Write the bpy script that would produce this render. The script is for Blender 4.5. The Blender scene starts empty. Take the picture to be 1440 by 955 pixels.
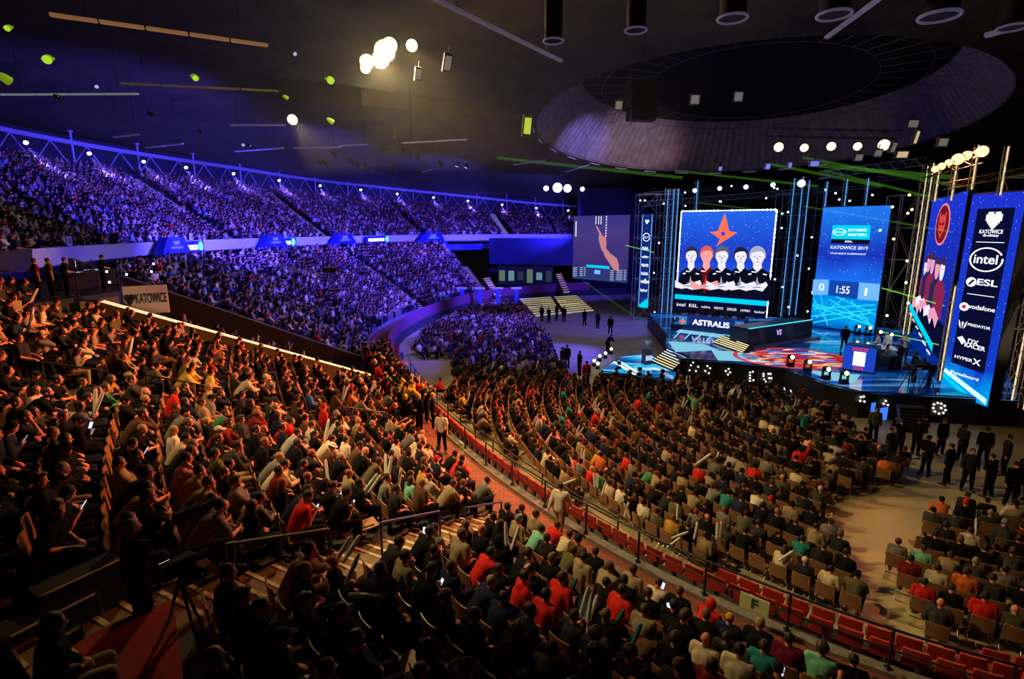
import bpy, math, random
import numpy as np
from mathutils import Vector, Matrix, Euler
R_ = random.Random(7)
scn = bpy.context.scene
COL = scn.collection
pi = math.pi

# ------------------------------------------------------------------ materials
MATS = {}
def mat(name, col, rough=.6, metal=0., emit=None, estr=0., noise=.0, scale=8., alpha=None, spec=None):
    if name in MATS: return MATS[name]
    m = bpy.data.materials.new(name); m.use_nodes = True
    nt = m.node_tree; b = nt.nodes['Principled BSDF']
    c = (col[0], col[1], col[2], 1)
    b.inputs['Base Color'].default_value = c
    b.inputs['Roughness'].default_value = rough
    b.inputs['Metallic'].default_value = metal
    if spec is not None: b.inputs['Specular IOR Level'].default_value = spec
    if emit is not None:
        b.inputs['Emission Color'].default_value = (emit[0], emit[1], emit[2], 1)
        b.inputs['Emission Strength'].default_value = estr
    if noise > 0:
        tc = nt.nodes.new('ShaderNodeTexCoord'); n = nt.nodes.new('ShaderNodeTexNoise'); r = nt.nodes.new('ShaderNodeValToRGB')
        n.inputs['Scale'].default_value = scale; n.inputs['Detail'].default_value = 4
        r.color_ramp.elements[0].position = .3; r.color_ramp.elements[1].position = .7
        r.color_ramp.elements[0].color = tuple(max(0, x*(1-noise)) for x in col)+(1,)
        r.color_ramp.elements[1].color = tuple(min(1, x*(1+noise)) for x in col)+(1,)
        nt.links.new(tc.outputs['Object'], n.inputs['Vector']); nt.links.new(n.outputs['Fac'], r.inputs['Fac'])
        nt.links.new(r.outputs['Color'], b.inputs['Base Color'])
    MATS[name] = m
    return m
def emat(name, col, s):
    if name in MATS: return MATS[name]
    m = bpy.data.materials.new(name); m.use_nodes = True
    nt = m.node_tree; nt.nodes.clear()
    o = nt.nodes.new('ShaderNodeOutputMaterial'); e = nt.nodes.new('ShaderNodeEmission')
    e.inputs['Color'].default_value = (col[0], col[1], col[2], 1); e.inputs['Strength'].default_value = s
    nt.links.new(e.outputs[0], o.inputs['Surface']); MATS[name] = m
    return m

# ------------------------------------------------------------------ mesh builder
class MB:
    def __init__(s): s.v = []; s.f = []; s.m = []; s.sm = []
    def add(s, vs, fs, mi=0, smooth=False):
        n = len(s.v); s.v.extend([tuple(p) for p in vs])
        s.f.extend([tuple(i+n for i in f) for f in fs]); s.m.extend([mi]*len(fs)); s.sm.extend([smooth]*len(fs)); return s
    def box(s, c, size, rot=None, mi=0):
        x, y, z = [q/2 for q in size]
        vs = [Vector((a*x, b*y, d*z)) for a in (-1, 1) for b in (-1, 1) for d in (-1, 1)]
        if rot is not None:
            M = rot if isinstance(rot, Matrix) else Euler(rot).to_matrix()
            vs = [M @ v for v in vs]
        c = Vector(c); vs = [v+c for v in vs]
        return s.add(vs, [(0,1,3,2),(4,6,7,5),(0,4,5,1),(2,3,7,6),(0,2,6,4),(1,5,7,3)], mi)
    def bevbox(s, c, size, b=.02, rot=None, mi=0):
        x, y, z = [q/2 for q in size]; b = min(b, x*.9, y*.9, z*.9)
        # chamfered box: 24 verts
        vs = []; idx = {}
        for a in (-1, 1):
            for e in (-1, 1):
                for d in (-1, 1):
                    for k in range(3):
                        p = [a*x, e*y, d*z]
                        for j in range(3):
                            if j != k: p[j] -= (a, e, d)[j]*b
                        idx[(a, e, d, k)] = len(vs); vs.append(Vector(p))
        F = []
        for k in range(3):
            for sg in (-1, 1):
                o = [j for j in range(3) if j != k]; q = []
                for (u, w) in ((-1,-1),(1,-1),(1,1),(-1,1)):
                    t = [0,0,0]; t[k] = sg; t[o[0]] = u; t[o[1]] = w; q.append(idx[(t[0],t[1],t[2],k)])
                F.append(tuple(q))
        for k in range(3):   # edges along axis k
            o = [j for j in range(3) if j != k]
            for u in (-1, 1):
                for w in (-1, 1):
                    q = []
                    for (sg, kk) in ((-1,o[0]),(1,o[0]),(1,o[1]),(-1,o[1])):
                        t = [0,0,0]; t[k] = sg; t[o[0]] = u; t[o[1]] = w; q.append(idx[(t[0],t[1],t[2],kk)])
                    F.append(tuple(q))
        for a in (-1, 1):
            for e in (-1, 1):
                for d in (-1, 1): F.append(tuple(idx[(a,e,d,k)] for k in range(3)))
        if rot is not None:
            M = rot if isinstance(rot, Matrix) else Euler(rot).to_matrix()
            vs = [M @ v for v in vs]
        c = Vector(c)
        return s.add([v+c for v in vs], F, mi)
    def cyl(s, p0, p1, r0, r1=None, n=8, mi=0, cap=True, smooth=True):
        r1 = r0 if r1 is None else r1
        p0 = Vector(p0); p1 = Vector(p1); d = p1-p0
        if d.length < 1e-6: return s
        q = d.to_track_quat('Z', 'Y')
        vs = []
        for p, r in ((p0, r0), (p1, r1)):
            for i in range(n):
                a = 2*pi*i/n; vs.append(p+q @ Vector((r*math.cos(a), r*math.sin(a), 0)))
        s.add(vs, [(i, (i+1) % n, n+(i+1) % n, n+i) for i in range(n)], mi, smooth)
        if cap:
            s.add(vs[:n], [tuple(reversed(range(n)))], mi); s.add(vs[n:], [tuple(range(n))], mi)
        return s
    def tube(s, pts, r, n=6, mi=0, closed=False):
        k = len(pts)
        for i in range(k if closed else k-1): s.cyl(pts[i], pts[(i+1) % k], r, r, n, mi)
        return s
    def cap(s, p0, r0, p1, r1, n=10, mi=0):
        """tapered capsule"""
        p0 = Vector(p0); p1 = Vector(p1); d = p1-p0
        q = d.to_track_quat('Z', 'Y') if d.length > 1e-6 else Matrix.Identity(3).to_quaternion()
        rings = []
        for k in range(1, 4):
            a = -pi/2+k*pi/8; rings.append((p0, r0*math.cos(a), r0*math.sin(a)))
        rings.append((p0, r0, 0)); rings.append((p1, r1, 0))
        for k in range(1, 4):
            a = k*pi/8; rings.append((p1, r1*math.cos(a), r1*math.sin(a)))
        vs = []
        for (p, r, h) in rings:
            for i in range(n):
                a = 2*pi*i/n; vs.append(p+q @ Vector((r*math.cos(a), r*math.sin(a), h)))
        nr = len(rings); F = []
        for j in range(nr-1):
            for i in range(n): F.append((j*n+i, j*n+(i+1) % n, (j+1)*n+(i+1) % n, (j+1)*n+i))
        b = len(vs); vs.append(p0+q @ Vector((0, 0, -r0))); vs.append(p1+q @ Vector((0, 0, r1)))
        for i in range(n): F.append((b, (i+1) % n, i)); F.append((b+1, (nr-1)*n+i, (nr-1)*n+(i+1) % n))
        return s.add(vs, F, mi, True)
    def ell(s, c, r, rot=None, nu=12, nv=8, mi=0, fn=None):
        c = Vector(c); M = rot if isinstance(rot, Matrix) else (Euler(rot).to_matrix() if rot is not None else Matrix.Identity(3))
        vs = []; F = []
        for j in range(1, nv):
            th = pi*j/nv
            for i in range(nu):
                a = 2*pi*i/nu; p = Vector((math.sin(th)*math.cos(a), math.sin(th)*math.sin(a), math.cos(th)))
                k = fn(p) if fn else 1
                vs.append(c+M @ Vector((p.x*r[0]*k, p.y*r[1]*k, p.z*r[2]*k)))
        for j in range(nv-2):
            for i in range(nu): F.append((j*nu+i, (j+1)*nu+i, (j+1)*nu+(i+1) % nu, j*nu+(i+1) % nu))
        t = len(vs)
        for q in (Vector((0, 0, 1)), Vector((0, 0, -1))):
            k = fn(q) if fn else 1
            vs.append(c+M @ Vector((0, 0, q.z*r[2]*k)))
        for i in range(nu):
            F.append((t, i, (i+1) % nu)); F.append((t+1, (nv-2)*nu+(i+1) % nu, (nv-2)*nu+i))
        return s.add(vs, F, mi, True)
    def quad(s, a, b, c, d, mi=0): return s.add([a, b, c, d], [(0, 1, 2, 3)], mi)
    def prism(s, pts, z0, z1, mi=0):
        """polygon pts (x,y) extruded z0..z1"""
        n = len(pts); vs = [(p[0], p[1], z0) for p in pts]+[(p[0], p[1], z1) for p in pts]
        F = [tuple(reversed(range(n))), tuple(range(n, 2*n))]+[(i, (i+1) % n, n+(i+1) % n, n+i) for i in range(n)]
        return s.add(vs, F, mi)
    def mesh(s, name, mats):
        me = bpy.data.meshes.new(name); me.from_pydata([tuple(v) for v in s.v], [], s.f); me.update()
        for m in (mats if isinstance(mats, (list, tuple)) else [mats]): me.materials.append(m)
        if len(me.polygons) == len(s.m):
            me.polygons.foreach_set('material_index', s.m); me.polygons.foreach_set('use_smooth', s.sm)
        return me
    def build(s, name, mats, parent=None, loc=None, rot=None):
        return link(name, s.mesh(name, mats), parent, loc, rot)

def link(name, data, parent=None, loc=None, rot=None):
    o = bpy.data.objects.new(name, data); COL.objects.link(o)
    if parent is not None: o.parent = parent
    if loc is not None: o.location = loc
    if rot is not None: o.rotation_euler = rot
    return o
def tag(o, label, cat, group=None, kind=None):
    o['label'] = label; o['category'] = cat
    if group: o['group'] = group
    if kind: o['kind'] = kind
    return o
def struct(o): o['kind'] = 'structure'; return o
def empty(name, loc=(0, 0, 0), rz=0., label=None, cat=None, group=None, rot=None):
    o = bpy.data.objects.new(name, None); COL.objects.link(o); o.location = loc
    o.rotation_euler = rot if rot is not None else (0, 0, rz); o.empty_display_size = .1
    if label: tag(o, label, cat, group)
    return o
def copy_tree(o, parent=None):
    c = o.copy(); COL.objects.link(c)
    if parent is not None: c.parent = parent
    for ch in list(o.children): copy_tree(ch, c)
    return c

# ------------------------------------------------------------------ camera
FPX = 760.; CH = 10.; PITCH = math.atan(157/FPX)
cam = bpy.data.cameras.new('camera'); co = bpy.data.objects.new('camera', cam); COL.objects.link(co)
cam.sensor_width = 36; cam.lens = 36*FPX/1440; cam.clip_end = 500; cam.clip_start = .05
co.location = (0, 0, CH); co.rotation_euler = (pi/2-PITCH, 0, 0); scn.camera = co
cp, sp = math.cos(PITCH), math.sin(PITCH)
def ray(x, y):
    u = (x-720)/FPX; v = (477.5-y)/FPX
    return Vector((u, cp+v*sp, -sp+v*cp))
def at(x, y, z=0.):                      # point of the photograph's pixel on the height z
    d = ray(x, y); t = (z-CH)/d.z; return Vector((d.x*t, d.y*t, z))
def atd(x, y, t):                        # ... at camera depth t
    d = ray(x, y); return Vector((d.x*t, d.y*t, CH+d.z*t))
def proj(p):
    dx, dy, dz = p[0], p[1], p[2]-CH
    t = dy*cp-dz*sp; w = dy*sp+dz*cp
    if t < .1: return None
    return (720+FPX*dx/t, 477.5-FPX*w/t, t)

# ------------------------------------------------------------------ the bowl's guiding curve
CP = [(36,14),(30,10),(24,7.6),(18,6.9),(13,7.3),(9.7,8.4),(7.8,9.4),(5.8,10.9),(4.3,12.2),(2.3,14.4),(-1.1,19.4),(-4.1,25.2),
      (-7.2,32.2),(-9.5,40.2),(-10.0,50.5),(-7,63.3),(-1.9,73),(7.3,79.7),(14,82.3),(22,83),(30,81),(36,78)]
def catmull(P, n=12):
    out = []
    for i in range(1, len(P)-2):
        p0, p1, p2, p3 = [np.array(P[j], float) for j in (i-1, i, i+1, i+2)]
        for k in range(n):
            t = k/n
            out.append(.5*((2*p1)+(-p0+p2)*t+(2*p0-5*p1+4*p2-p3)*t*t+(-p0+3*p1-3*p2+p3)*t**3))
    out.append(np.array(P[-2], float)); return np.array(out)
_c = catmull(CP)
def resample(c, step):
    seg = np.linalg.norm(np.diff(c, axis=0), axis=1); L = np.concatenate([[0], np.cumsum(seg)])
    s = np.arange(0, L[-1], step); return np.stack([np.interp(s, L, c[:, k]) for k in range(c.shape[1])], 1), s
CC, SS = resample(_c, .5)
for _ in range(25): CC[1:-1] = (CC[:-2]+2*CC[1:-1]+CC[2:])/4
T = np.gradient(CC, axis=0); T /= np.linalg.norm(T, axis=1)[:, None]
NN = np.stack([-T[:, 1], T[:, 0]], 1)*-1.0
O = np.array((12., 38.))
RAY = CC-O; RAY /= np.linalg.norm(RAY, axis=1)[:, None]
if np.mean(np.sum(NN*RAY, 1)) < 0: NN = -NN
for _ in range(60): NN[1:-1] = (NN[:-2]+2*NN[1:-1]+NN[2:])/4
NN /= np.linalg.norm(NN, axis=1)[:, None]
SMAX = SS[-1]
def cpt(s):
    return (np.interp(s, SS, CC[:, 0]), np.interp(s, SS, CC[:, 1]))
def frame(s):
    c = np.array(cpt(s)); n = np.array([np.interp(s, SS, NN[:, k]) for k in (0, 1)]); n /= np.linalg.norm(n)
    r = c-O; r /= np.linalg.norm(r); return c, n, r
def bp(s, d):                             # bowl point: station s, distance d outwards
    c, n, r = frame(s); return c+r*(d/max(.45, float(r@n)))
def near_s(x, y):                         # station whose ray passes closest to a plan point
    q = np.array((x, y))-O; k = np.abs(q[0]*RAY[:, 1]-q[1]*RAY[:, 0]); k[RAY@q <= 0] = 1e9
    return float(SS[int(np.argmin(k))])
# ------------------------------------------------------------------ setting: floor, terraces, walkway, walls
def zrow(k): return 1.32+.345*k           # lower tier, floor height of row k
def drow(k): return 2.25+.83*k            # distance of the row's seats from the rail curve
NROW = 17
S_NEAR0, S_LEDGE, S_GAP1, S_BLUE1, S_END = 13., 47.5, 53.0, 92.0, 110.
UP0, UP1 = 43., 112.
def rim(s):
    d = float(np.interp(s, [43, 60, 75, 88, 97, 105, 112], [36, 36.5, 38, 40, 39, 36, 34]))
    z = float(np.interp(s, [43, 60, 75, 88, 97, 105, 112], [19.4, 18.9, 18.7, 18.0, 16.6, 15.2, 14.3]))
    return d, z
UD0, UZ0, NUP = 19.0, 8.3, 22
def uprow(s, k):                          # upper tier row k of NUP: distance and floor height
    d1, z1 = rim(s); t = k/(NUP-1.); t2 = t*.92+.08*t*t
    return UD0+1.0+(d1-1.5-UD0-1.0)*t, UZ0+(z1-3.0-UZ0)*t2
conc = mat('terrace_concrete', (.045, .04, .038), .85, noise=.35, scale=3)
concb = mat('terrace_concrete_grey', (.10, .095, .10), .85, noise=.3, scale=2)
brown = mat('brown_wall', (.10, .065, .035), .7, noise=.2, scale=4)
cream = mat('cream_wall', (.55, .52, .42), .6, noise=.08, scale=5)
white = mat('white_wall', (.62, .60, .66), .55, noise=.08, scale=3)
black = mat('black_matte', (.008, .008, .009), .6)
blackm = mat('black_metal', (.015, .015, .02), .4, .3)
steel = mat('steel', (.45, .46, .5), .35, .8)
bluem = mat('blue_paint', (.02, .035, .35), .45)
def strip(name, sa, sb, secs, m, step=.5, kind='structure', closed_ends=True):
    """sweep a section (function s -> list of (d,z)) along the bowl between two stations"""
    mb = MB(); n = max(2, int((sb-sa)/step)+1); rows = []
    for i in range(n):
        s = sa+(sb-sa)*i/(n-1); pts = []
        for (d, z) in secs(s):
            q = bp(s, d); pts.append((q[0], q[1], z))
        rows.append(pts)
    m_ = len(rows[0]); vs = [p for r in rows for p in r]; F = []
    for i in range(n-1):
        for j in range(m_-1): F.append((i*m_+j, (i+1)*m_+j, (i+1)*m_+j+1, i*m_+j+1))
    if closed_ends:
        F.append(tuple(range(m_))); F.append(tuple(reversed(range((n-1)*m_, n*m_))))
    mb.add(vs, F); o = mb.build(name, m)
    if kind: o['kind'] = kind
    return o
# floor
fm = mat('arena_floor', (.46, .38, .20), .5, noise=.22, scale=.55)
mb = MB(); pts = [tuple(bp(s, .3)) for s in np.arange(.5, SMAX-.5, 1.)]
mb.prism(list(reversed(pts)), -.12, 0.)
struct(mb.build('floor', fm))
# lower terraces (near and far blocks, with the sunken block between them)
def lower_sec(dz=0., base=0.):
    def f(s):
        P = [(1.8, base)]
        for k in range(NROW):
            P.append((drow(k)-.45, zrow(k)+dz)); P.append((drow(k)+.37, zrow(k)+dz))
        P.append((17.3, zrow(NROW-1)+.34+dz)); P.append((17.3, base)); return P
    return f
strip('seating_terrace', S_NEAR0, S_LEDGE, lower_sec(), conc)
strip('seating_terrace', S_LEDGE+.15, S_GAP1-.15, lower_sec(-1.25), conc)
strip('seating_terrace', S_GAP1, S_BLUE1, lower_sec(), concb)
# brick walkway ring and red boundary
brick = mat('brick_walkway', (.34, .085, .04), .7)
nt = brick.node_tree; b = nt.nodes['Principled BSDF']; bt = nt.nodes.new('ShaderNodeTexBrick'); tc = nt.nodes.new('ShaderNodeTexCoord')
bt.inputs['Color1'].default_value = (.24, .062, .03, 1); bt.inputs['Color2'].default_value = (.17, .043, .022, 1); bt.inputs['Mortar'].default_value = (.07, .025, .016, 1)
bt.inputs['Scale'].default_value = 1.7; nt.links.new(tc.outputs['Object'], bt.inputs['Vector']); nt.links.new(bt.outputs['Color'], b.inputs['Base Color'])
strip('walkway', S_NEAR0-6, S_END, lambda s: [(-.15, -.05), (-.15, 1.0), (1.9, 1.0), (1.9, -.05)], brick)
strip('trim_1', S_NEAR0-6, 60, lambda s: [(-.16, .95), (-.16, 1.08), (.12, 1.08), (.12, .95)], mat('grey_kerb', (.16, .15, .13), .7, noise=.3))
# inner wall below the walkway
strip('wall_arena', S_NEAR0-6, S_END+6, lambda s: [(-.28, 0.), (-.28, 1.0), (-.16, 1.0), (-.16, 0.)], mat('arena_wall', (.03, .03, .03), .6))
# ledge wall at the far end of the near block (cream top glows to look lit) and the brown wall of the far block
def radial_wall(name, s, d0, d1, th, zlo, ztop, m, mtop=None, ds=0.):
    mb = MB(); n = 14; A = []
    for i in range(n+1):
        d = d0+(d1-d0)*i/n; z = ztop(d)
        for k, off in enumerate((-th/2, th/2)):
            p = bp(s+off+ds, d); A.append((p[0], p[1], zlo)); A.append((p[0], p[1], z))
    for i in range(n):
        a = i*4; b = a+4
        mb.quad(*[a_ for a_ in (A[a], A[b], A[b+1], A[a+1])])
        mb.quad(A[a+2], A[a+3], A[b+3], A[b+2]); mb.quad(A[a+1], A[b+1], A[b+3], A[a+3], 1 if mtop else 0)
    mb.quad(A[0], A[1], A[3], A[2]); e = n*4; mb.quad(A[e], A[e+2], A[e+3], A[e+1])
    return struct(mb.build(name, [m, mtop] if mtop else m))
zl = lambda d: 1.32+.345*(d-2.25)/.83
radial_wall('wall_block_end', S_LEDGE+.1, 1.9, 13.2, .42, 0., lambda d: zl(d)+1.02, mat('ledge_side', (.16, .12, .05), .7, noise=.2), mat('ledge_glow', (.6, .56, .4), .6, emit=(1., .86, .5), estr=.75))  # glow in the cream top's material stands in for light falling on it
radial_wall('wall_far_block', S_GAP1, 1.9, 17.3, .3, 0., lambda d: zl(d)+.75, brown)
# concourse floor behind the lower tier, and the upper tier
strip('concourse', UP0-4, UP1, lambda s: [(17.2, 6.6), (17.2, 6.92), (22., 6.92), (22., 6.6)], conc)
strip('wall_concourse', UP0-4, UP1, lambda s: [(21.5, 6.9), (21.5, 8.8), (21.8, 8.8), (21.8, 6.9)], mat('concourse_wall', (.03, .03, .05), .7))
def up_sec(s):
    P = [(UD0, UZ0-.6), (UD0, UZ0)]
    for k in range(NUP):
        d, z = uprow(s, k); P.append((d-.36, z)); P.append((d+.36 if k < NUP-1 else d+1.3, z))
    d, z = uprow(s, NUP-1); P.append((d+1.3, UZ0-.6)); return P
strip('seating_terrace', UP0, UP1, up_sec, concb)
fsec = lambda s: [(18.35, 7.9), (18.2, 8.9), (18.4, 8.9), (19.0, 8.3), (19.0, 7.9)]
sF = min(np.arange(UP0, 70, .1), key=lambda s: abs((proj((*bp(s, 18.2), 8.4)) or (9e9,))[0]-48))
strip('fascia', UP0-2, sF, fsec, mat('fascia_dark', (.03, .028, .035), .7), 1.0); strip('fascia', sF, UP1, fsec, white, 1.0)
strip('wall_rim', UP0, UP1+3, lambda s: [(rim(s)[0], rim(s)[1]-3.2), (rim(s)[0], rim(s)[1]+.8), (rim(s)[0]+.3, rim(s)[1]+.8), (rim(s)[0]+.3, rim(s)[1]-3.2)], mat('rim_wall', (.012, .012, .02), .8))

# seats: every place a person may sit
AISLES_LOW = []
for q in [at(610, 795, 2.0), at(400, 592, 3.2)]: AISLES_LOW.append((near_s(q.x, q.y), 1.15))
for q in [at(590, 412, 3.0), at(692, 397, 3.0), at(430, 425, 3.5)]: AISLES_LOW.append((near_s(q.x, q.y), 1.2 if q.x > -20 else .9))
AISLES_UP = []
for q, w in [((-44., 62.), 1.4), ((-38., 49.), 1.3)]: AISLES_UP.append((near_s(*q), w))
def up_aisle_from(px, py):   # a stair seen at a pixel in the upper tier: search station/row that projects there
    best = None
    for s in np.arange(UP0, UP1, .5):
        for k in range(0, NUP, 2):
            d, z = uprow(s, k); p = bp(s, d); q = proj((p[0], p[1], z))
            if q:
                e = (q[0]-px)**2+(q[1]-py)**2
                if best is None or e < best[0]: best = (e, s)
    return best[1]
AISLES_UP = [(up_aisle_from(*q), w) for q, w in [((260, 300), 1.5), ((100, 325), 1.2), ((425, 312), 1.4), ((700, 312), 1.6), ((560, 300), .7), ((770, 312), .7)]]
SEATS = []
def add_seats(tier, s0, s1, k0, k1, fn, spacing, aisles):
    for k in range(k0, k1):
        L = 0; s = s0; prev = None; j = 0; acc = spacing
        st = .1
        while s < s1:
            d, z = fn(s, k); p = bp(s, d)
            if prev is not None: acc += math.hypot(p[0]-prev[0], p[1]-prev[1])
            prev = p
            if acc >= spacing:
                hit = False
                for (a, w) in aisles:
                    q = bp(a, d)
                    if math.hypot(p[0]-q[0], p[1]-q[1]) < w/2+.3: hit = True
                if hit: acc = spacing; s += st; continue
                acc = 0; c, n, r = frame(s)
                q = proj((p[0], p[1], z+.8))
                if q and -60 < q[0] < 1500 and -40 < q[1] < 1010:
                    SEATS.append(dict(x=float(p[0]), y=float(p[1]), z=float(z), f=math.atan2(-n[1], -n[0]), tier=tier, row=k, s=s, d=d, px=q[0], py=q[1], t=q[2], j=j))
                j += 1
            s += st
add_seats('near', S_NEAR0, S_LEDGE-.5, 0, NROW, lambda s, k: (drow(k), zrow(k)), .53, AISLES_LOW)
add_seats('gap', S_LEDGE+.6, S_GAP1-.6, 0, NROW-3, lambda s, k: (drow(k), zrow(k)-1.25), .56, [])
add_seats('blue', S_GAP1+.4, S_BLUE1-.3, 0, NROW, lambda s, k: (drow(k), zrow(k)), .50, AISLES_LOW)
add_seats('upper', UP0, UP1-.5, 0, NUP, lambda s, k: uprow(s, k), .56, AISLES_UP)
# floor chairs: rows follow the rail, stepping inwards
FACE = (21.5, 30.)
FSEATS = []
def inside_stage(x, y): return False
def floor_ok(x, y):
    # open floor: main aisle from the near rail towards the stage, strip before the stage, left service floor
    A = [(9.2, 11.0), (10.2, 13.6), (11.0, 15.6), (12.6, 17.2), (15.2, 18.4), (19, 20.2), (24, 22.5)]
    W = [.38, .62, 1.05, 1.3, 1.4, 1.7, 2.4]
    for (a, b, w) in zip(A[:-1], A[1:], W):
        ax, ay = a; bx, by = b; t = max(0, min(1, ((x-ax)*(bx-ax)+(y-ay)*(by-ay))/((bx-ax)**2+(by-ay)**2)))
        if math.hypot(x-ax-t*(bx-ax), y-ay-t*(by-ay)) < w: return False
    q = proj((x, y, 0))
    if not q: return False
    px, py = q[0], q[1]
    def below(poly):   # py must be below (larger than) the front line
        xs = [p[0] for p in poly]; ys = [p[1] for p in poly]; return py > np.interp(px, xs, ys)
    if px > 790 and not below([(790, 545), (850, 546), (957, 549), (1030, 557), (1105, 567), (1160, 591), (1200, 626), (1260, 664), (1330, 690), (1400, 740), (1440, 770), (1500, 800)]): return False
    if px <= 790 and py < 428: return False
    if 690 < px <= 830 and py < np.interp(px, [690, 740, 790, 830], [425, 440, 520, 560]): return False
    # stairs / wheelchair platform near the rail
    if 555 < px < 640 and 505 < py < 560: return False
    if 640 < px < 700 and 600 < py < 665 and px < 640+(py-600)*1.0: return False
    return True
FACE = (22.0, 27.5)
for k in range(0, 52):
    rad = 5.2+.93*k; n_ = int(2*pi*rad/.58)
    for j in range(n_):
        a = 2*pi*j/n_; x = FACE[0]+rad*math.cos(a); y = FACE[1]+rad*math.sin(a)
        if not (-14 < x < 21 and 7 < y < 82): continue
        i_ = int(np.argmin(np.hypot(CC[:, 0]-x, CC[:, 1]-y))); rel = np.array((x, y))-CC[i_]; dd = -float(rel@NN[i_])
        if dd < (2.0 if SS[i_] > 27.5 else 2.7): continue
        if not floor_ok(x, y): continue
        q = proj((x, y, .8))
        if q and -40 < q[0] < 1490 and q[1] < 1000:
            FSEATS.append(dict(x=x, y=y, z=0., f=a+pi, tier='floor', row=k, s=float(SS[i_]), d=-dd, px=q[0], py=q[1], t=q[2], j=j))
# remove overlapping floor chairs
grid = {}; keep = []
for q in FSEATS:
    c = (int(q['x']/.5), int(q['y']/.5)); bad = False
    for a in (-1, 0, 1):
        for b in (-1, 0, 1):
            for r in grid.get((c[0]+a, c[1]+b), []):
                if math.hypot(r['x']-q['x'], r['y']-q['y']) < .46 or (r['row'] != q['row'] and math.hypot(r['x']-q['x'], r['y']-q['y']) < .62): bad = True
    if not bad: keep.append(q); grid.setdefault(c, []).append(q)
FSEATS = keep

def inv(x, y):                            # plan point -> (s, d)
    s = near_s(x, y); c, n, r = frame(s); q = np.array((x, y))-c; return s, float(q@r)*max(.45, float(r@n))
def onT(px, py, h=0.):                    # pixel -> point h above the lower terrace
    d = ray(px, py); best = None
    for t in np.arange(4, 60, .12):
        p = Vector((d.x*t, d.y*t, CH+d.z*t)); s, dd = inv(p.x, p.y); zt = (1.0 if dd < 1.8 else zl(dd)) if dd > 0 else 0.
        if p.z <= zt+h: return p
    return p
# ------------------------------------------------------------------ figures
def V(*a): return Vector(a)
def eval_mesh(ob):
    dg = bpy.context.evaluated_depsgraph_get(); dg.update()
    me = bpy.data.meshes.new_from_object(ob.evaluated_get(dg), preserve_all_data_layers=False, depsgraph=dg); return me
def remeshed(mb, name, vox, target, mats, smooth=3):
    me = mb.mesh(name+'_src', []); ob = bpy.data.objects.new(name+'_src', me); COL.objects.link(ob)
    r = ob.modifiers.new('r', 'REMESH'); r.mode = 'VOXEL'; r.voxel_size = vox
    s = ob.modifiers.new('s', 'SMOOTH'); s.factor = .5; s.iterations = smooth
    m1 = eval_mesh(ob); n = max(1, len(m1.polygons))
    ob.modifiers.clear(); ob.data = m1
    if n > target:
        d = ob.modifiers.new('d', 'DECIMATE'); d.ratio = min(1., target/(n*1.0)/2*1.0*1.0 if False else target/(2.*n)); 
        m2 = eval_mesh(ob)
    else: m2 = m1.copy()
    bpy.data.objects.remove(ob); 
    m2.name = name; m2.materials.clear()
    for m in mats: m2.materials.append(m)
    m2.polygons.foreach_set('use_smooth', [True]*len(m2.polygons))
    return m2
def ik(S, W, l1, l2, pole):
    d = W-S; L = min(d.length, (l1+l2)*.995); u = d.normalized(); W = S+u*L
    a = (l1*l1-l2*l2+L*L)/(2*L); h = math.sqrt(max(0, l1*l1-a*a))
    p = (pole-u*pole.dot(u)); p.normalize(); return S+u*a+p*h, W
def hand(mb, W, fdir, pdir, side, curl=.5, open_=0.):
    """W wrist, fdir finger direction, pdir palm normal"""
    f = fdir.normalized(); p = (pdir-f*pdir.dot(f)).normalized(); s = f.cross(p)*side
    mb.cap(W, .024, W+f*.035, .026, 8)
    for k in range(4):
        o = (k-1.5)*.0185; base = W+f*.03+s*o; kn = W+f*(.088-.004*abs(k-1.3))+s*o*1.12
        mb.cap(base, .013, kn, .0115, 8)
        L = (.036, .042, .039, .030)[k]
        q = (f*math.cos(curl*1.1)+p*math.sin(curl*1.1)).normalized(); k2 = kn+q*L
        q2 = (f*math.cos(curl*2.2)+p*math.sin(curl*2.2)).normalized(); k3 = k2+q2*L*.8
        mb.cap(kn, .0108, k2, .0098, 8); mb.cap(k2, .0098, k3, .0085, 8)
    t0 = W+f*.02-s*.022; t1 = t0+f*.035-s*.022+p*.014; t2 = t1+f*.028-s*.004+p*.014
    mb.cap(t0, .015, t1, .0125, 8); mb.cap(t1, .0125, t2, .0105, 8)
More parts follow.
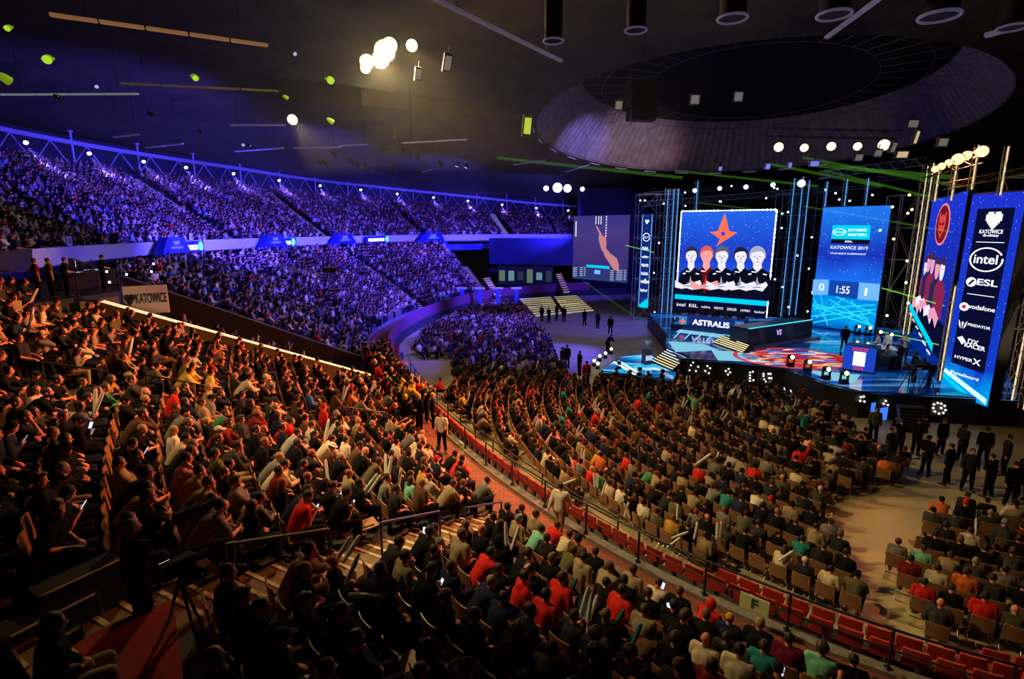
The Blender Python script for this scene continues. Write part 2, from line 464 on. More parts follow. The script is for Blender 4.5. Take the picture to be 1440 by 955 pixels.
def skel(P):
    J = {}
    st = P.get('stand', False); hz = .94 if st else .53
    J['hip'] = V(0, P.get('hipy', 0), hz+P.get('hipz', 0))
    la = math.radians(P.get('lean', 5)); tw = math.radians(P.get('twist', 0)); side = math.radians(P.get('side', 0))
    sd = V(math.sin(side), math.sin(la), math.cos(la)).normalized()
    la2 = la+math.radians(P.get('slump', 8)); sd2 = V(math.sin(side), math.sin(la2), math.cos(la2)).normalized()
    J['waist'] = J['hip']+sd*.2; J['chest'] = J['waist']+sd2*.18; J['neck'] = J['chest']+sd2*.155
    rx = V(math.cos(tw), -math.sin(tw), 0)
    J['rx'] = rx; J['sd2'] = sd2
    for k, sg in (('R', 1), ('L', -1)):
        sh = J['chest']+sd2*.115+rx*(.18*sg)+V(0, 0, P.get('shrug'+k, 0)); J['sh'+k] = sh
        tg = P['hand'+k]; W = V(*tg)
        pole = V(*P.get('pole'+k, (sg*.6, -.5, -.8))); e, W = ik(sh, W, .285, .255, pole); J['el'+k] = e; J['wr'+k] = W
        if st:
            kn = V(*P.get('knee'+k, (sg*.1, .02, .5))); an = V(*P.get('ank'+k, (sg*.11, -.02, .09)))
        else:
            kn = V(*P.get('knee'+k, (sg*.13, .45, .53))); an = V(*P.get('ank'+k, (sg*.13, .43, .09)))
        J['kn'+k] = kn; J['an'+k] = an; J['th'+k] = J['hip']+V(sg*.09, .0, -.01)
        J['toe'+k] = an+V(*P.get('toe'+k, (sg*.03, .16, -.05)))
    yaw = math.radians(P.get('yaw', 0)); pit = math.radians(P.get('pitch', 8))
    J['hrot'] = Euler((-pit, 0, -yaw), 'XYZ').to_matrix()
    J['head'] = J['neck']+V(0, math.sin(la2*.6+pit*.35)*.11, .155)
    return J
def body_mesh(name, P, J):
    mb = MB(); H = J['head']; M = J['hrot']
    def hp(x, y, z): return H+M @ V(x, y, z)
    mb.ell(hp(0, -.008, .03), (.077, .094, .092), M, 16, 12)
    mb.ell(hp(0, .02, -.035), (.062, .068, .078), M, 14, 10)
    mb.ell(hp(0, .05, -.082), (.032, .03, .024), M, 10, 8)                 # chin
    mb.cap(hp(0, .082, .012), .010, hp(0, .104, -.024), .0145, 8)          # nose
    mb.cap(hp(-.022, .084, -.056), .008, hp(.022, .084, -.056), .008, 8)   # lips
    mb.cap(hp(-.036, .078, .026), .010, hp(.036, .078, .026), .010, 8)     # brow
    for sg in (1, -1):
        mb.ell(hp(sg*.077, -.01, -.008), (.012, .022, .032), M, 8, 6)
        mb.ell(hp(sg*.04, .055, -.02), (.022, .024, .022), M, 8, 6)        # cheek
    mb.cap(J['neck']+V(0, 0, -.04), .062, H+M @ V(0, -.018, -.06), .052, 12)
    mb.cap(J['shL'], .05, J['shR'], .05, 10); mb.cap(J['chest'], .125, J['waist'], .115, 12); mb.cap(J['waist'], .115, J['hip'], .125, 12)
    for k, sg in (('R', 1), ('L', -1)):
        mb.cap(J['sh'+k], .055, J['el'+k], .040, 10); mb.cap(J['el'+k], .040, J['wr'+k], .026, 10)
        fd = (J['wr'+k]-J['el'+k]).normalized(); bend = V(*P.get('hdir'+k, tuple(fd)))
        hand(mb, J['wr'+k], (fd*.5+bend*.5).normalized(), V(*P.get('palm'+k, (0, 0, -1))), sg*(1), P.get('curl'+k, .5))
        mb.cap(J['th'+k], .088, J['kn'+k], .058, 12); mb.cap(J['kn'+k], .058, J['an'+k], .040, 10); mb.cap(J['an'+k], .040, J['toe'+k], .032, 8)
    me = remeshed(mb, name, .0085, 5200, [None, M_EYE, M_LIP], 2)
    mi = []
    Mi = M.inverted()
    for p in me.polygons:
        q = Mi @ (p.center-H); m = 0
        if q.y > .05:
            if abs(abs(q.x)-.033) < .013 and abs(q.z-.008) < .0085: m = 1
            elif abs(q.x) < .024 and abs(q.z+.056) < .008 and q.y > .07: m = 2
        mi.append(m)
    me.polygons.foreach_set('material_index', mi); return me
def top_mesh(name, P, J, long_=True, hood=False, bulk=1.):
    mb = MB(); g = .022*bulk
    mb.cap(J['shL']*.97+J['neck']*.03, .056+g, J['shR']*.97+J['neck']*.03, .056+g, 12)
    up = J['sd2']
    mb.cap(J['chest']+J['rx']*.05, .128+g, J['waist']+J['rx']*.03, .115+g, 12); mb.cap(J['chest']-J['rx']*.05, .128+g, J['waist']-J['rx']*.03, .115+g, 12)
    mb.cap(J['waist']+J['rx']*.035, .118+g, J['hip']+V(.035, 0, .03), .120+g, 12); mb.cap(J['waist']-J['rx']*.035, .118+g, J['hip']+V(-.035, 0, .03), .120+g, 12)
    mb.cap(J['neck']+V(0, -.005, -.07), .085+g*.6, J['neck']+V(0, 0, .0), .062+g*.4, 12)
    if hood:
        mb.ell(J['neck']+V(0, -.085, .0), (.105, .06, .075), None, 12, 8)
        mb.cap(J['neck']+V(-.07, .0, .005), .036, J['neck']+V(-.03, .06, -.06), .03, 8); mb.cap(J['neck']+V(.07, .0, .005), .036, J['neck']+V(.03, .06, -.06), .03, 8)
    for k, sg in (('R', 1), ('L', -1)):
        S, E, W = J['sh'+k], J['el'+k], J['wr'+k]
        if long_:
            mb.cap(S, .060+g, E, .050+g*.7, 10); mb.cap(E, .050+g*.7, E*.1+W*.9, .034+g*.5, 10)
        else:
            mb.cap(S, .060+g, S*.35+E*.65, .056+g, 10)
    return remeshed(mb, name, .014, 1500, [None], 4)
def legs_mesh(name, P, J):
    mb = MB(); g = .016
    mb.cap(J['thL'], .118, J['thR'], .118, 12)
    for k, sg in (('R', 1), ('L', -1)):
        mb.cap(J['th'+k], .095+g, J['kn'+k], .064+g, 12); a = J['kn'+k]*.1+J['an'+k]*.9
        mb.cap(J['kn'+k], .064+g, a, .050+g, 10)
    return remeshed(mb, name, .016, 1100, [None], 3)
def shoes_mesh(name, P, J, k_):
    mb = MB()
    for k, sg in ((k_, 1),):
        a = J['an'+k]; t = J['toe'+k]; d = (t-a); 
        mb.cap(a+V(0, -.035, -.035), .043, a+d*.5+V(0, 0, -.012), .047, 10); mb.cap(a+d*.4, .045, t+d*.12, .037, 10); mb.cap(a+V(0, 0, .02), .05, a, .047, 10)
    return remeshed(mb, name, .012, 260, [None], 2)
M_EYE = mat('eyes', (.02, .012, .01), .4); M_LIP = mat('lips', (.36, .12, .09), .6)

SITL = dict(handR=(.13, .30, .66), handL=(-.13, .30, .66), palmR=(0, 0, -1), palmL=(0, 0, -1), curlR=.35, curlL=.35)
POSES = {
 'hands_in_lap': dict(SITL, lean=2, slump=10, handR=(.05, .22, .66), handL=(-.05, .24, .68), curlR=.8, curlL=.7, pitch=6),
 'hands_on_knees': dict(SITL, lean=8, slump=10, pitch=4, yaw=8),
 'leaning_forward': dict(lean=34, slump=14, pitch=-2, handR=(.03, .62, .62), handL=(-.04, .62, .60), poleR=(.8, .2, -1), poleL=(-.8, .2, -1), palmR=(-1, 0, 0), palmL=(1, 0, 0), curlR=.9, curlL=.9, kneeR=(.17, .45, .53), kneeL=(-.17, .45, .53)),
 'chin_in_hand': dict(lean=26, slump=14, pitch=0, yaw=-6, handR=(.05, .43, 1.02), poleR=(.5, .3, -1), hdirR=(-.1, .15, 1), palmR=(-.3, -1, 0), curlR=1.1, handL=(-.08, .42, .68), poleL=(-.8, 0, -1), curlL=.6, kneeR=(.15, .45, .53)),
 'looking_at_phone': dict(lean=14, slump=16, pitch=30, handR=(.05, .36, .84), handL=(-.06, .36, .84), palmR=(-.7, 0, .7), palmL=(.7, 0, .7), curlR=.9, curlL=.9),
 'arms_crossed': dict(lean=-4, slump=8, pitch=6, handR=(-.13, .19, .86), handL=(.12, .21, .83), poleR=(1, .4, -.9), poleL=(-1, .4, -.9), palmR=(0, -1, 0), palmL=(0, -1, 0), curlR=.5, curlL=.5),
 'leaning_back': dict(lean=-14, slump=8, pitch=10, handR=(.16, .2, .66), handL=(-.16, .2, .66), kneeR=(.16, .5, .5), kneeL=(-.16, .5, .5), ankR=(.16, .62, .1), ankL=(-.16, .66, .1)),
 'holding_sticks': dict(lean=6, slump=10, pitch=0, handR=(.09, .36, .92), handL=(-.07, .36, .94), hdirR=(0, .6, .8), hdirL=(0, .6, .8), palmR=(-1, 0, 0), palmL=(1, 0, 0), curlR=1.2, curlL=1.2),
 'turned_right': dict(SITL, lean=10, slump=10, yaw=48, twist=18, handL=(-.02, .32, .68), pitch=6),
 'turned_left': dict(SITL, lean=6, slump=10, yaw=-50, twist=-16, handR=(.04, .3, .68), pitch=6),
 'pointing': dict(lean=8, slump=8, pitch=0, handR=(.16, .62, 1.12), poleR=(.6, 0, -1), curlR=.2, palmR=(0, 0, -1), handL=(-.1, .3, .66)),
 'arm_raised': dict(lean=2, slump=6, pitch=-8, handR=(.22, .22, 1.52), poleR=(1, .3, 0), hdirR=(0, .1, 1), palmR=(0, 1, 0), curlR=.5, handL=(-.13, .30, .66)),
 'hand_on_face': dict(lean=12, slump=14, pitch=12, yaw=-10, handR=(.06, .26, 1.06), poleR=(.9, .1, -1), hdirR=(-.3, .1, 1), palmR=(0, -1, 0), curlR=.9, handL=(.05, .26, .74), poleL=(-1, .3, -.6)),
 'legs_crossed': dict(lean=-6, slump=10, pitch=6, handR=(.06, .3, .74), handL=(-.05, .28, .74), kneeR=(.02, .46, .66), ankR=(-.16, .66, .4), toeR=(-.03, .15, .02), kneeL=(-.1, .45, .53)),
 # standing
 'standing': dict(stand=True, lean=1, slump=2, pitch=4, handR=(.26, .06, .84), handL=(-.26, .06, .84), hdirR=(0, .1, -1), hdirL=(0, .1, -1), palmR=(-1, 0, 0), palmL=(1, 0, 0), curlR=.4, curlL=.4, kneeR=(.12, .03, .5), kneeL=(-.12, .03, .5), ankR=(.15, -.02, .09), ankL=(-.15, 0, .09)),
 'standing_hands_front': dict(stand=True, lean=3, slump=4, pitch=14, handR=(.05, .26, 1.1), handL=(-.05, .27, 1.1), palmR=(-1, 0, 0), palmL=(1, 0, 0), curlR=1., curlL=1., ankR=(.15, -.02, .09), ankL=(-.15, 0, .09)),
 'standing_filming': dict(stand=True, lean=2, slump=2, pitch=-4, handR=(.1, .4, 1.58), handL=(-.08, .4, 1.56), poleR=(.8, 0, -1), poleL=(-.8, 0, -1), hdirR=(0, .2, 1), hdirL=(0, .2, 1), palmR=(-1, 0, 0), palmL=(1, 0, 0), curlR=.9, curlL=.9),
 'arms_up': dict(stand=True, lean=0, slump=0, pitch=-8, handR=(.34, .16, 1.86), handL=(-.34, .16, 1.86), poleR=(1, 0, 0), poleL=(-1, 0, 0), hdirR=(0, 0, 1), hdirL=(0, 0, 1), palmR=(0, 1, 0), palmL=(0, 1, 0), curlR=.8, curlL=.8),
 'walking': dict(stand=True, lean=5, slump=3, pitch=4, handR=(.27, .3, .93), handL=(-.27, -.24, .9), hdirR=(0, .4, -1), hdirL=(0, -.2, -1), palmR=(-1, 0, 0), palmL=(1, 0, 0), curlR=.6, curlL=.6, kneeR=(.09, -.04, .5), ankR=(.1, -.28, .13), toeR=(.0, .12, -.09), kneeL=(-.1, .24, .52), ankL=(-.1, .3, .09), poleR=(.2, -1, -.2), poleL=(-.2, -1, -.2)),
 'bending': dict(stand=True, lean=42, slump=12, pitch=10, hipy=-.12, handR=(.14, .52, .98), handL=(-.12, .52, .98), kneeR=(.12, .02, .5), kneeL=(-.12, .02, .5)),
}
SK = {}; BM = {}; TL = {}; TS = {}; TH = {}; LG = {}; SHO = {}
def pose_meshes(nm):
    if nm in BM: return
    P = POSES[nm]; J = skel(P); SK[nm] = J
    BM[nm] = body_mesh('person_body', P, J); TL[nm] = top_mesh('long_top', P, J); TS[nm] = top_mesh('short_top', P, J, False)
    TH[nm] = top_mesh('hooded_top', P, J, True, True, 1.25); LG[nm] = legs_mesh('trousers', P, J); SHO[nm] = [shoes_mesh('shoe', P, J, k) for k in 'RL']
import time as _t
_t0 = _t.time()
for nm in POSES: pose_meshes(nm)
print('poses', round(_t.time()-_t0, 1))

# hair and headwear, in head space
def noisy(seed, amp, fr=9.):
    rr = random.Random(seed); ph = [(rr.uniform(-1, 1), rr.uniform(-1, 1), rr.uniform(-1, 1), rr.uniform(0, 6)) for _ in range(7)]
    def f(p): return 1+amp*sum(math.sin(fr*(a*p.x+b*p.y+c*p.z)+d) for a, b, c, d in ph)/3.
    return f
def hair_mesh(kind):
    mb = MB()
    if kind == 'short_hair': mb.ell((0, -.017, .031), (.086, .097, .100), None, 20, 14, fn=noisy(3, .035))
    elif kind == 'swept_hair': mb.ell((0, -.017, .036), (.087, .099, .104), (-.25, 0, 0), 20, 14, fn=noisy(5, .06, 7)); mb.ell((.01, .045, .105), (.06, .045, .03), (.3, 0, 0), 12, 8, fn=noisy(6, .08))
    elif kind == 'buzzed_hair': mb.ell((0, -.014, .030), (.0815, .0955, .0945), None, 18, 12)
    elif kind == 'curly_hair': mb.ell((0, -.02, .04), (.103, .108, .112), None, 22, 16, fn=noisy(8, .10, 16))
    elif kind == 'long_hair':
        mb.ell((0, -.02, .030), (.088, .1, .102), None, 20, 14, fn=noisy(11, .03))
        mb.ell((0, -.062, -.11), (.092, .05, .175), (.12, 0, 0), 18, 14, fn=noisy(12, .05, 12)); mb.ell((.07, -.01, -.07), (.026, .045, .12), None, 10, 8); mb.ell((-.07, -.01, -.07), (.026, .045, .12), None, 10, 8)
    elif kind == 'tied_hair':
        mb.ell((0, -.017, .029), (.084, .097, .098), None, 20, 14); mb.ell((0, -.125, .04), (.035, .04, .035), None, 12, 8); mb.cap((0, -.13, .02), .03, (0, -.12, -.13), .012, 10)
    elif kind == 'cap':
        mb.ell((0, -.012, .038), (.088, .104, .090), None, 20, 12, fn=lambda p: 1 if p.z > -.15 else .94)
        vs = []; n = 10
        for a in range(n+1):
            t = pi*.12+pi*.76*a/n; vs.append((.085*math.cos(t), .07+.02*math.sin(t), .052)); vs.append((.078*math.cos(t), .085+.085*math.sin(t), .036))
        m = len(vs); vs += [(x, y, z-.007) for x, y, z in vs]; F = []
        for a in range(n):
            i = 2*a; F += [(i, i+1, i+3, i+2), (i+m, i+2+m, i+3+m, i+1+m), (i+1, i+1+m, i+3+m, i+3)]
        mb.add(vs, F)
    elif kind == 'beanie': mb.ell((0, -.014, .048), (.090, .104, .098), None, 20, 14, fn=noisy(14, .02)); mb.cyl((0, -.012, .012), (0, -.014, .045), .098, .096, 20)
    elif kind == 'hood': mb.ell((0, -.035, .012), (.108, .112, .142), (-.1, 0, 0), 20, 14, fn=noisy(15, .03, 6))
    elif kind == 'beard': mb.ell((0, .028, -.062), (.062, .066, .05), None, 14, 10, fn=noisy(18, .03)); 
    elif kind == 'white_panama': mb.ell((0, -.01, .07), (.09, .104, .07), None, 18, 10); mb.cyl((0, -.01, .055), (0, -.01, .062), .155, .15, 24)
    me = mb.mesh(kind, [None]); me.polygons.foreach_set('use_smooth', [True]*len(me.polygons)); return me
HAIRS = {k: hair_mesh(k) for k in ('short_hair', 'swept_hair', 'buzzed_hair', 'curly_hair', 'long_hair', 'tied_hair', 'cap', 'beanie', 'hood', 'beard', 'white_panama')}

TOPC = {'black': (.007, .007, .009), 'charcoal': (.022, .021, .023), 'dark grey': (.042, .04, .04), 'grey': (.17, .165, .15), 'light grey': (.34, .33, .30), 'white': (.62, .58, .48), 'cream': (.55, .47, .32),
        'navy': (.015, .02, .05), 'blue': (.04, .09, .30), 'red': (.55, .02, .015), 'dark red': (.16, .015, .015), 'orange': (.55, .13, .03), 'olive': (.10, .095, .045), 'khaki': (.28, .22, .12),
        'brown': (.10, .05, .025), 'green': (.04, .22, .08), 'mint green': (.18, .50, .32), 'teal': (.02, .20, .18), 'yellow': (.62, .42, .06), 'mustard': (.45, .24, .04), 'pink': (.5, .22, .22), 'burgundy': (.14, .01, .03)}
def lum_name(n): return n
CLOTH = {n: mat('fabric_'+n.replace(' ', '_'), c, .9, noise=.14, scale=26, spec=.08) for n, c in TOPC.items()}
HAIRC = {'dark': (.012, .009, .007), 'brown': (.045, .022, .012), 'light brown': (.11, .06, .03), 'blond': (.30, .19, .08), 'grey': (.22, .21, .2), 'ginger': (.25, .07, .02)}
HAIRM = {n: mat('hair_'+n.replace(' ', '_'), c, .6, noise=.25, scale=60, spec=.4) for n, c in HAIRC.items()}
SKINC = [(.62, .23, .135), (.68, .28, .18), (.56, .20, .115), (.42, .145, .08)]
SKINM = [mat('skin_%d' % i, c, .55, noise=.06, scale=14, spec=.4) for i, c in enumerate(SKINC)]
SHOEM = {'black': mat('shoe_black', (.015, .014, .014), .5), 'white': mat('shoe_white', (.5, .48, .45), .5)}
def set_slot(o, m, i=0):
    o.material_slots[i].link = 'OBJECT'; o.material_slots[i].material = m
PEOPLE = []
def person(loc, yaw, pose, top='black', garment='long', hair='short_hair', hairc='dark', legs='navy', skin=0, shoe='black', beard=False, scale=1., headwear_col=None):
    """yaw: direction the figure faces (radians, plan)"""
    b = link('person', BM[pose]); b.location = loc; b.rotation_euler = (0, 0, yaw-pi/2); b.scale = (scale,)*3
    set_slot(b, SKINM[skin])
    tm = {'long': TL, 'short': TS, 'hood': TH}[garment][pose]
    nm = {'long': 'long_sleeved_top', 'short': 't_shirt', 'hood': 'hooded_top'}[garment]
    t = link(nm, tm, b); set_slot(t, CLOTH[top]); l = link('trousers', LG[pose], b); set_slot(l, CLOTH[legs]); [set_slot(link('shoe', m_, b), SHOEM[shoe]) for m_ in SHO[pose]]
    J = SK[pose]
    def put(kind, m, name=None):
        h = link(name or kind, HAIRS[kind], b); h.matrix_local = Matrix.Translation(J['head']) @ J['hrot'].to_4x4(); set_slot(h, m); return h
    if hair == 'cap': put('short_hair', HAIRM[hairc], 'hair').scale = (.96, .96, .94); put('cap', CLOTH[headwear_col or 'black'])
    elif hair == 'panama': put('short_hair', HAIRM[hairc], 'hair').scale = (.96,)*3; put('white_panama', CLOTH['white'], 'sun_hat')
    elif hair == 'beanie': put('beanie', CLOTH[headwear_col or 'charcoal'])
    elif hair == 'hood': put('hood', CLOTH[top])
    elif hair != 'bald': put(hair, HAIRM[hairc], 'hair')
    if beard: put('beard', HAIRM[hairc])
    PEOPLE.append(b); return b
# ------------------------------------------------------------------ seats and chairs
plyw = mat('seat_plywood', (.30, .13, .05), .38, noise=.2, scale=6); plywd = mat('seat_bracket', (.02, .018, .018), .45, .4)
redv = mat('red_vinyl', (.42, .030, .018), .5, noise=.12, scale=5); tanv = mat('tan_fabric', (.25, .12, .052), .75, noise=.12, scale=30); chrome = mat('chair_chrome', (.55, .5, .45), .3, .9)
def curved_panel(w, h, th, curve, z0, y0, tilt=.0, n=6, mi=0):
    mb = MB(); vs = []; 
    for j, zz in enumerate((0, .06, .94, 1)):
        for i in range(n+1):
            x = (i/n-.5); xx = x*w*(1 if j in (1, 2) else .93); y = y0+curve*(x*2)**2-tilt*zz*h
            vs.append((xx, y, z0+zz*h))
    m = len(vs); vs += [(x, y-th, z) for x, y, z in vs]; F = []
    for j in range(3):
        for i in range(n):
            a = j*(n+1)+i; F += [(a, a+n+1, a+n+2, a+1), (a+m, a+1+m, a+n+2+m, a+n+1+m)]
    bd = [i for i in range(n+1)]+[(j+1)*(n+1)+n for j in range(3)]+[3*(n+1)+i for i in range(n-1, -1, -1)]+[j*(n+1) for j in (2, 1)]
    for a, b in zip(bd, bd[1:]+bd[:1]): F.append((a, b, b+m, a+m))
    return mb.add(vs, F, mi)
def seat_parts(style):
    if style == 'brown': bk = curved_panel(.46, .42, .018, .03, .48, -.225, .10); bm = plyw
    elif style == 'red': bk = curved_panel(.47, .40, .055, .02, .42, -.20, .08); bm = redv
    else: bk = curved_panel(.46, .40, .025, .03, .47, -.215, .10); bm = tanv
    pan = MB()
    if style == 'tan': pan.bevbox((0, .02, .44), (.45, .42, .05), .02)
    elif style == 'red': pan.bevbox((0, .0, .42), (.45, .36, .09), .03, rot=(.1, 0, 0))
    else: pan.bevbox((0, .01, .42), (.44, .40, .03), .012, rot=(.06, 0, 0))
    fr = MB()
    if style == 'tan':
        for sg in (-1, 1):
            fr.tube([(sg*.2, .22, 0), (sg*.21, -.18, .42), (sg*.21, -.26, .85)], .011, 6); fr.tube([(sg*.2, -.24, 0), (sg*.2, .2, .42)], .011, 6)
        fr.cyl((-.2, .21, .02), (.2, .21, .02), .01, n=6); fr.cyl((-.2, -.235, .02), (.2, -.235, .02), .01, n=6)
    else:
        fr.bevbox((0, -.12, .2), (.06, .1, .4), .01); fr.bevbox((0, -.05, .012), (.2, .25, .024), .008); fr.bevbox((0, -.235, .5), (.05, .03, .3), .008)
        for sg in (-1, 1): fr.bevbox((sg*.235, -.05, .50), (.025, .26, .035), .008)
    return bk, pan, fr, bm
SP = {}
for st in ('brown', 'red', 'tan'):
    bk, pan, fr, bm = seat_parts(st); fm_ = chrome if st == 'tan' else plywd
    SP[st] = (bk.mesh('backrest', bm), pan.mesh('seat_pan', bm), fr.mesh('frame', fm_), bk, pan, fr)
def seat_obj(name, style, q, label, group=None):
    t = empty(name, (q['x'], q['y'], q['z']), q['f']-pi/2, label, 'seat' if style != 'tan' else 'chair', group)
    link('backrest', SP[style][0], t); link('seat_pan', SP[style][1], t); link('bracket' if style != 'tan' else 'frame', SP[style][2], t); return t
ORD = ['first', 'second', 'third', 'fourth', 'fifth', 'sixth', 'seventh', 'eighth', 'ninth', 'tenth', 'eleventh', 'twelfth', 'thirteenth', 'fourteenth', 'fifteenth', 'sixteenth', 'seventeenth', 'eighteenth', 'nineteenth', 'twentieth']
def ordn(i):
    if i < 20: return ORD[i]
    tens = ['', '', 'twenty', 'thirty', 'forty', 'fifty', 'sixty', 'seventy']; a, b = divmod(i+1, 10)
    return (tens[a]+'-'+ORD[b-1]) if b else tens[a][:-1]+'ieth'
# red seats just inside the rail
RSEATS = []
for (d, z, s0, s1, row) in ((-.72, .56, 9., 60., 0), (-1.5, .3, 9., 27.5, 1), (-2.25, .06, 9., 21.5, 2)):
    s = s0; acc = .6; prev = None; j = 0
    while s < s1:
        c, n, r = frame(s); p = c+n*d
        if prev is not None: acc += float(np.hypot(*(p-prev)))
        prev = p
        if acc > .54:
            acc = 0; q = proj((p[0], p[1], z+.5))
            if q and q[0] < 1500 and q[1] < 1000: RSEATS.append(dict(x=float(p[0]), y=float(p[1]), z=z, f=math.atan2(-n[1], -n[0]), tier='red', row=row, s=s, d=d, px=q[0], py=q[1], t=q[2]))
        s += .05
FSEATS = [q for q in FSEATS if not any(math.hypot(q['x']-r['x'], q['y']-r['y']) < .75 for r in RSEATS)]
struct(MB().build('riser_dummy', black)) if False else None
strip('red_seat_step', 9., 60., lambda s: [(-.29, 0.), (-.29, .55), (-1.12, .55), (-1.12, 0.)], conc)
strip('red_seat_step', 9., 27.7, lambda s: [(-1.12, 0.), (-1.12, .29), (-1.88, .29), (-1.88, 0.)], conc)
strip('red_seat_step', 9., 21.7, lambda s: [(-1.88, 0.), (-1.88, .05), (-2.65, .05), (-2.65, 0.)], conc)

# ------------------------------------------------------------------ who sits where
ALL = [q for q in SEATS if q['tier'] in ('near', 'gap', 'blue', 'upper')]+FSEATS
rr = random.Random(21)
RED_STAIR = lambda px, py: px < 235 and py > 790+(-px*.12) and not (px < 70 and py > 880)
for q in ALL:
    q['occ'] = rr.random() < {'near': .93, 'gap': .75, 'blue': .96, 'upper': .965, 'floor': .95}[q['tier']]
    if q['tier'] == 'near' and RED_STAIR(q['px'], q['py']): q['occ'] = False; q['cut'] = True
    if q['tier'] == 'upper' and q['px'] > 812 : q['occ'] = False
    if q['tier'] == 'near' and 40 < q['px'] < 176 and 365 < q['py'] < 436: q['occ'] = False; q['cut'] = True
    if q['tier'] in ('near', 'gap') and 165 < q['px'] < 240 and q['py'] < 442-.45*(q['px']-165)+8: q['occ'] = False; q['cut'] = True
    if q['tier'] == 'floor' and math.hypot(q['px']-1292, (q['py']-762)*1.5) < 24: q['occ'] = False; q['cut'] = True
    # the open stretch beside the middle stairs
    q['at'] = {}
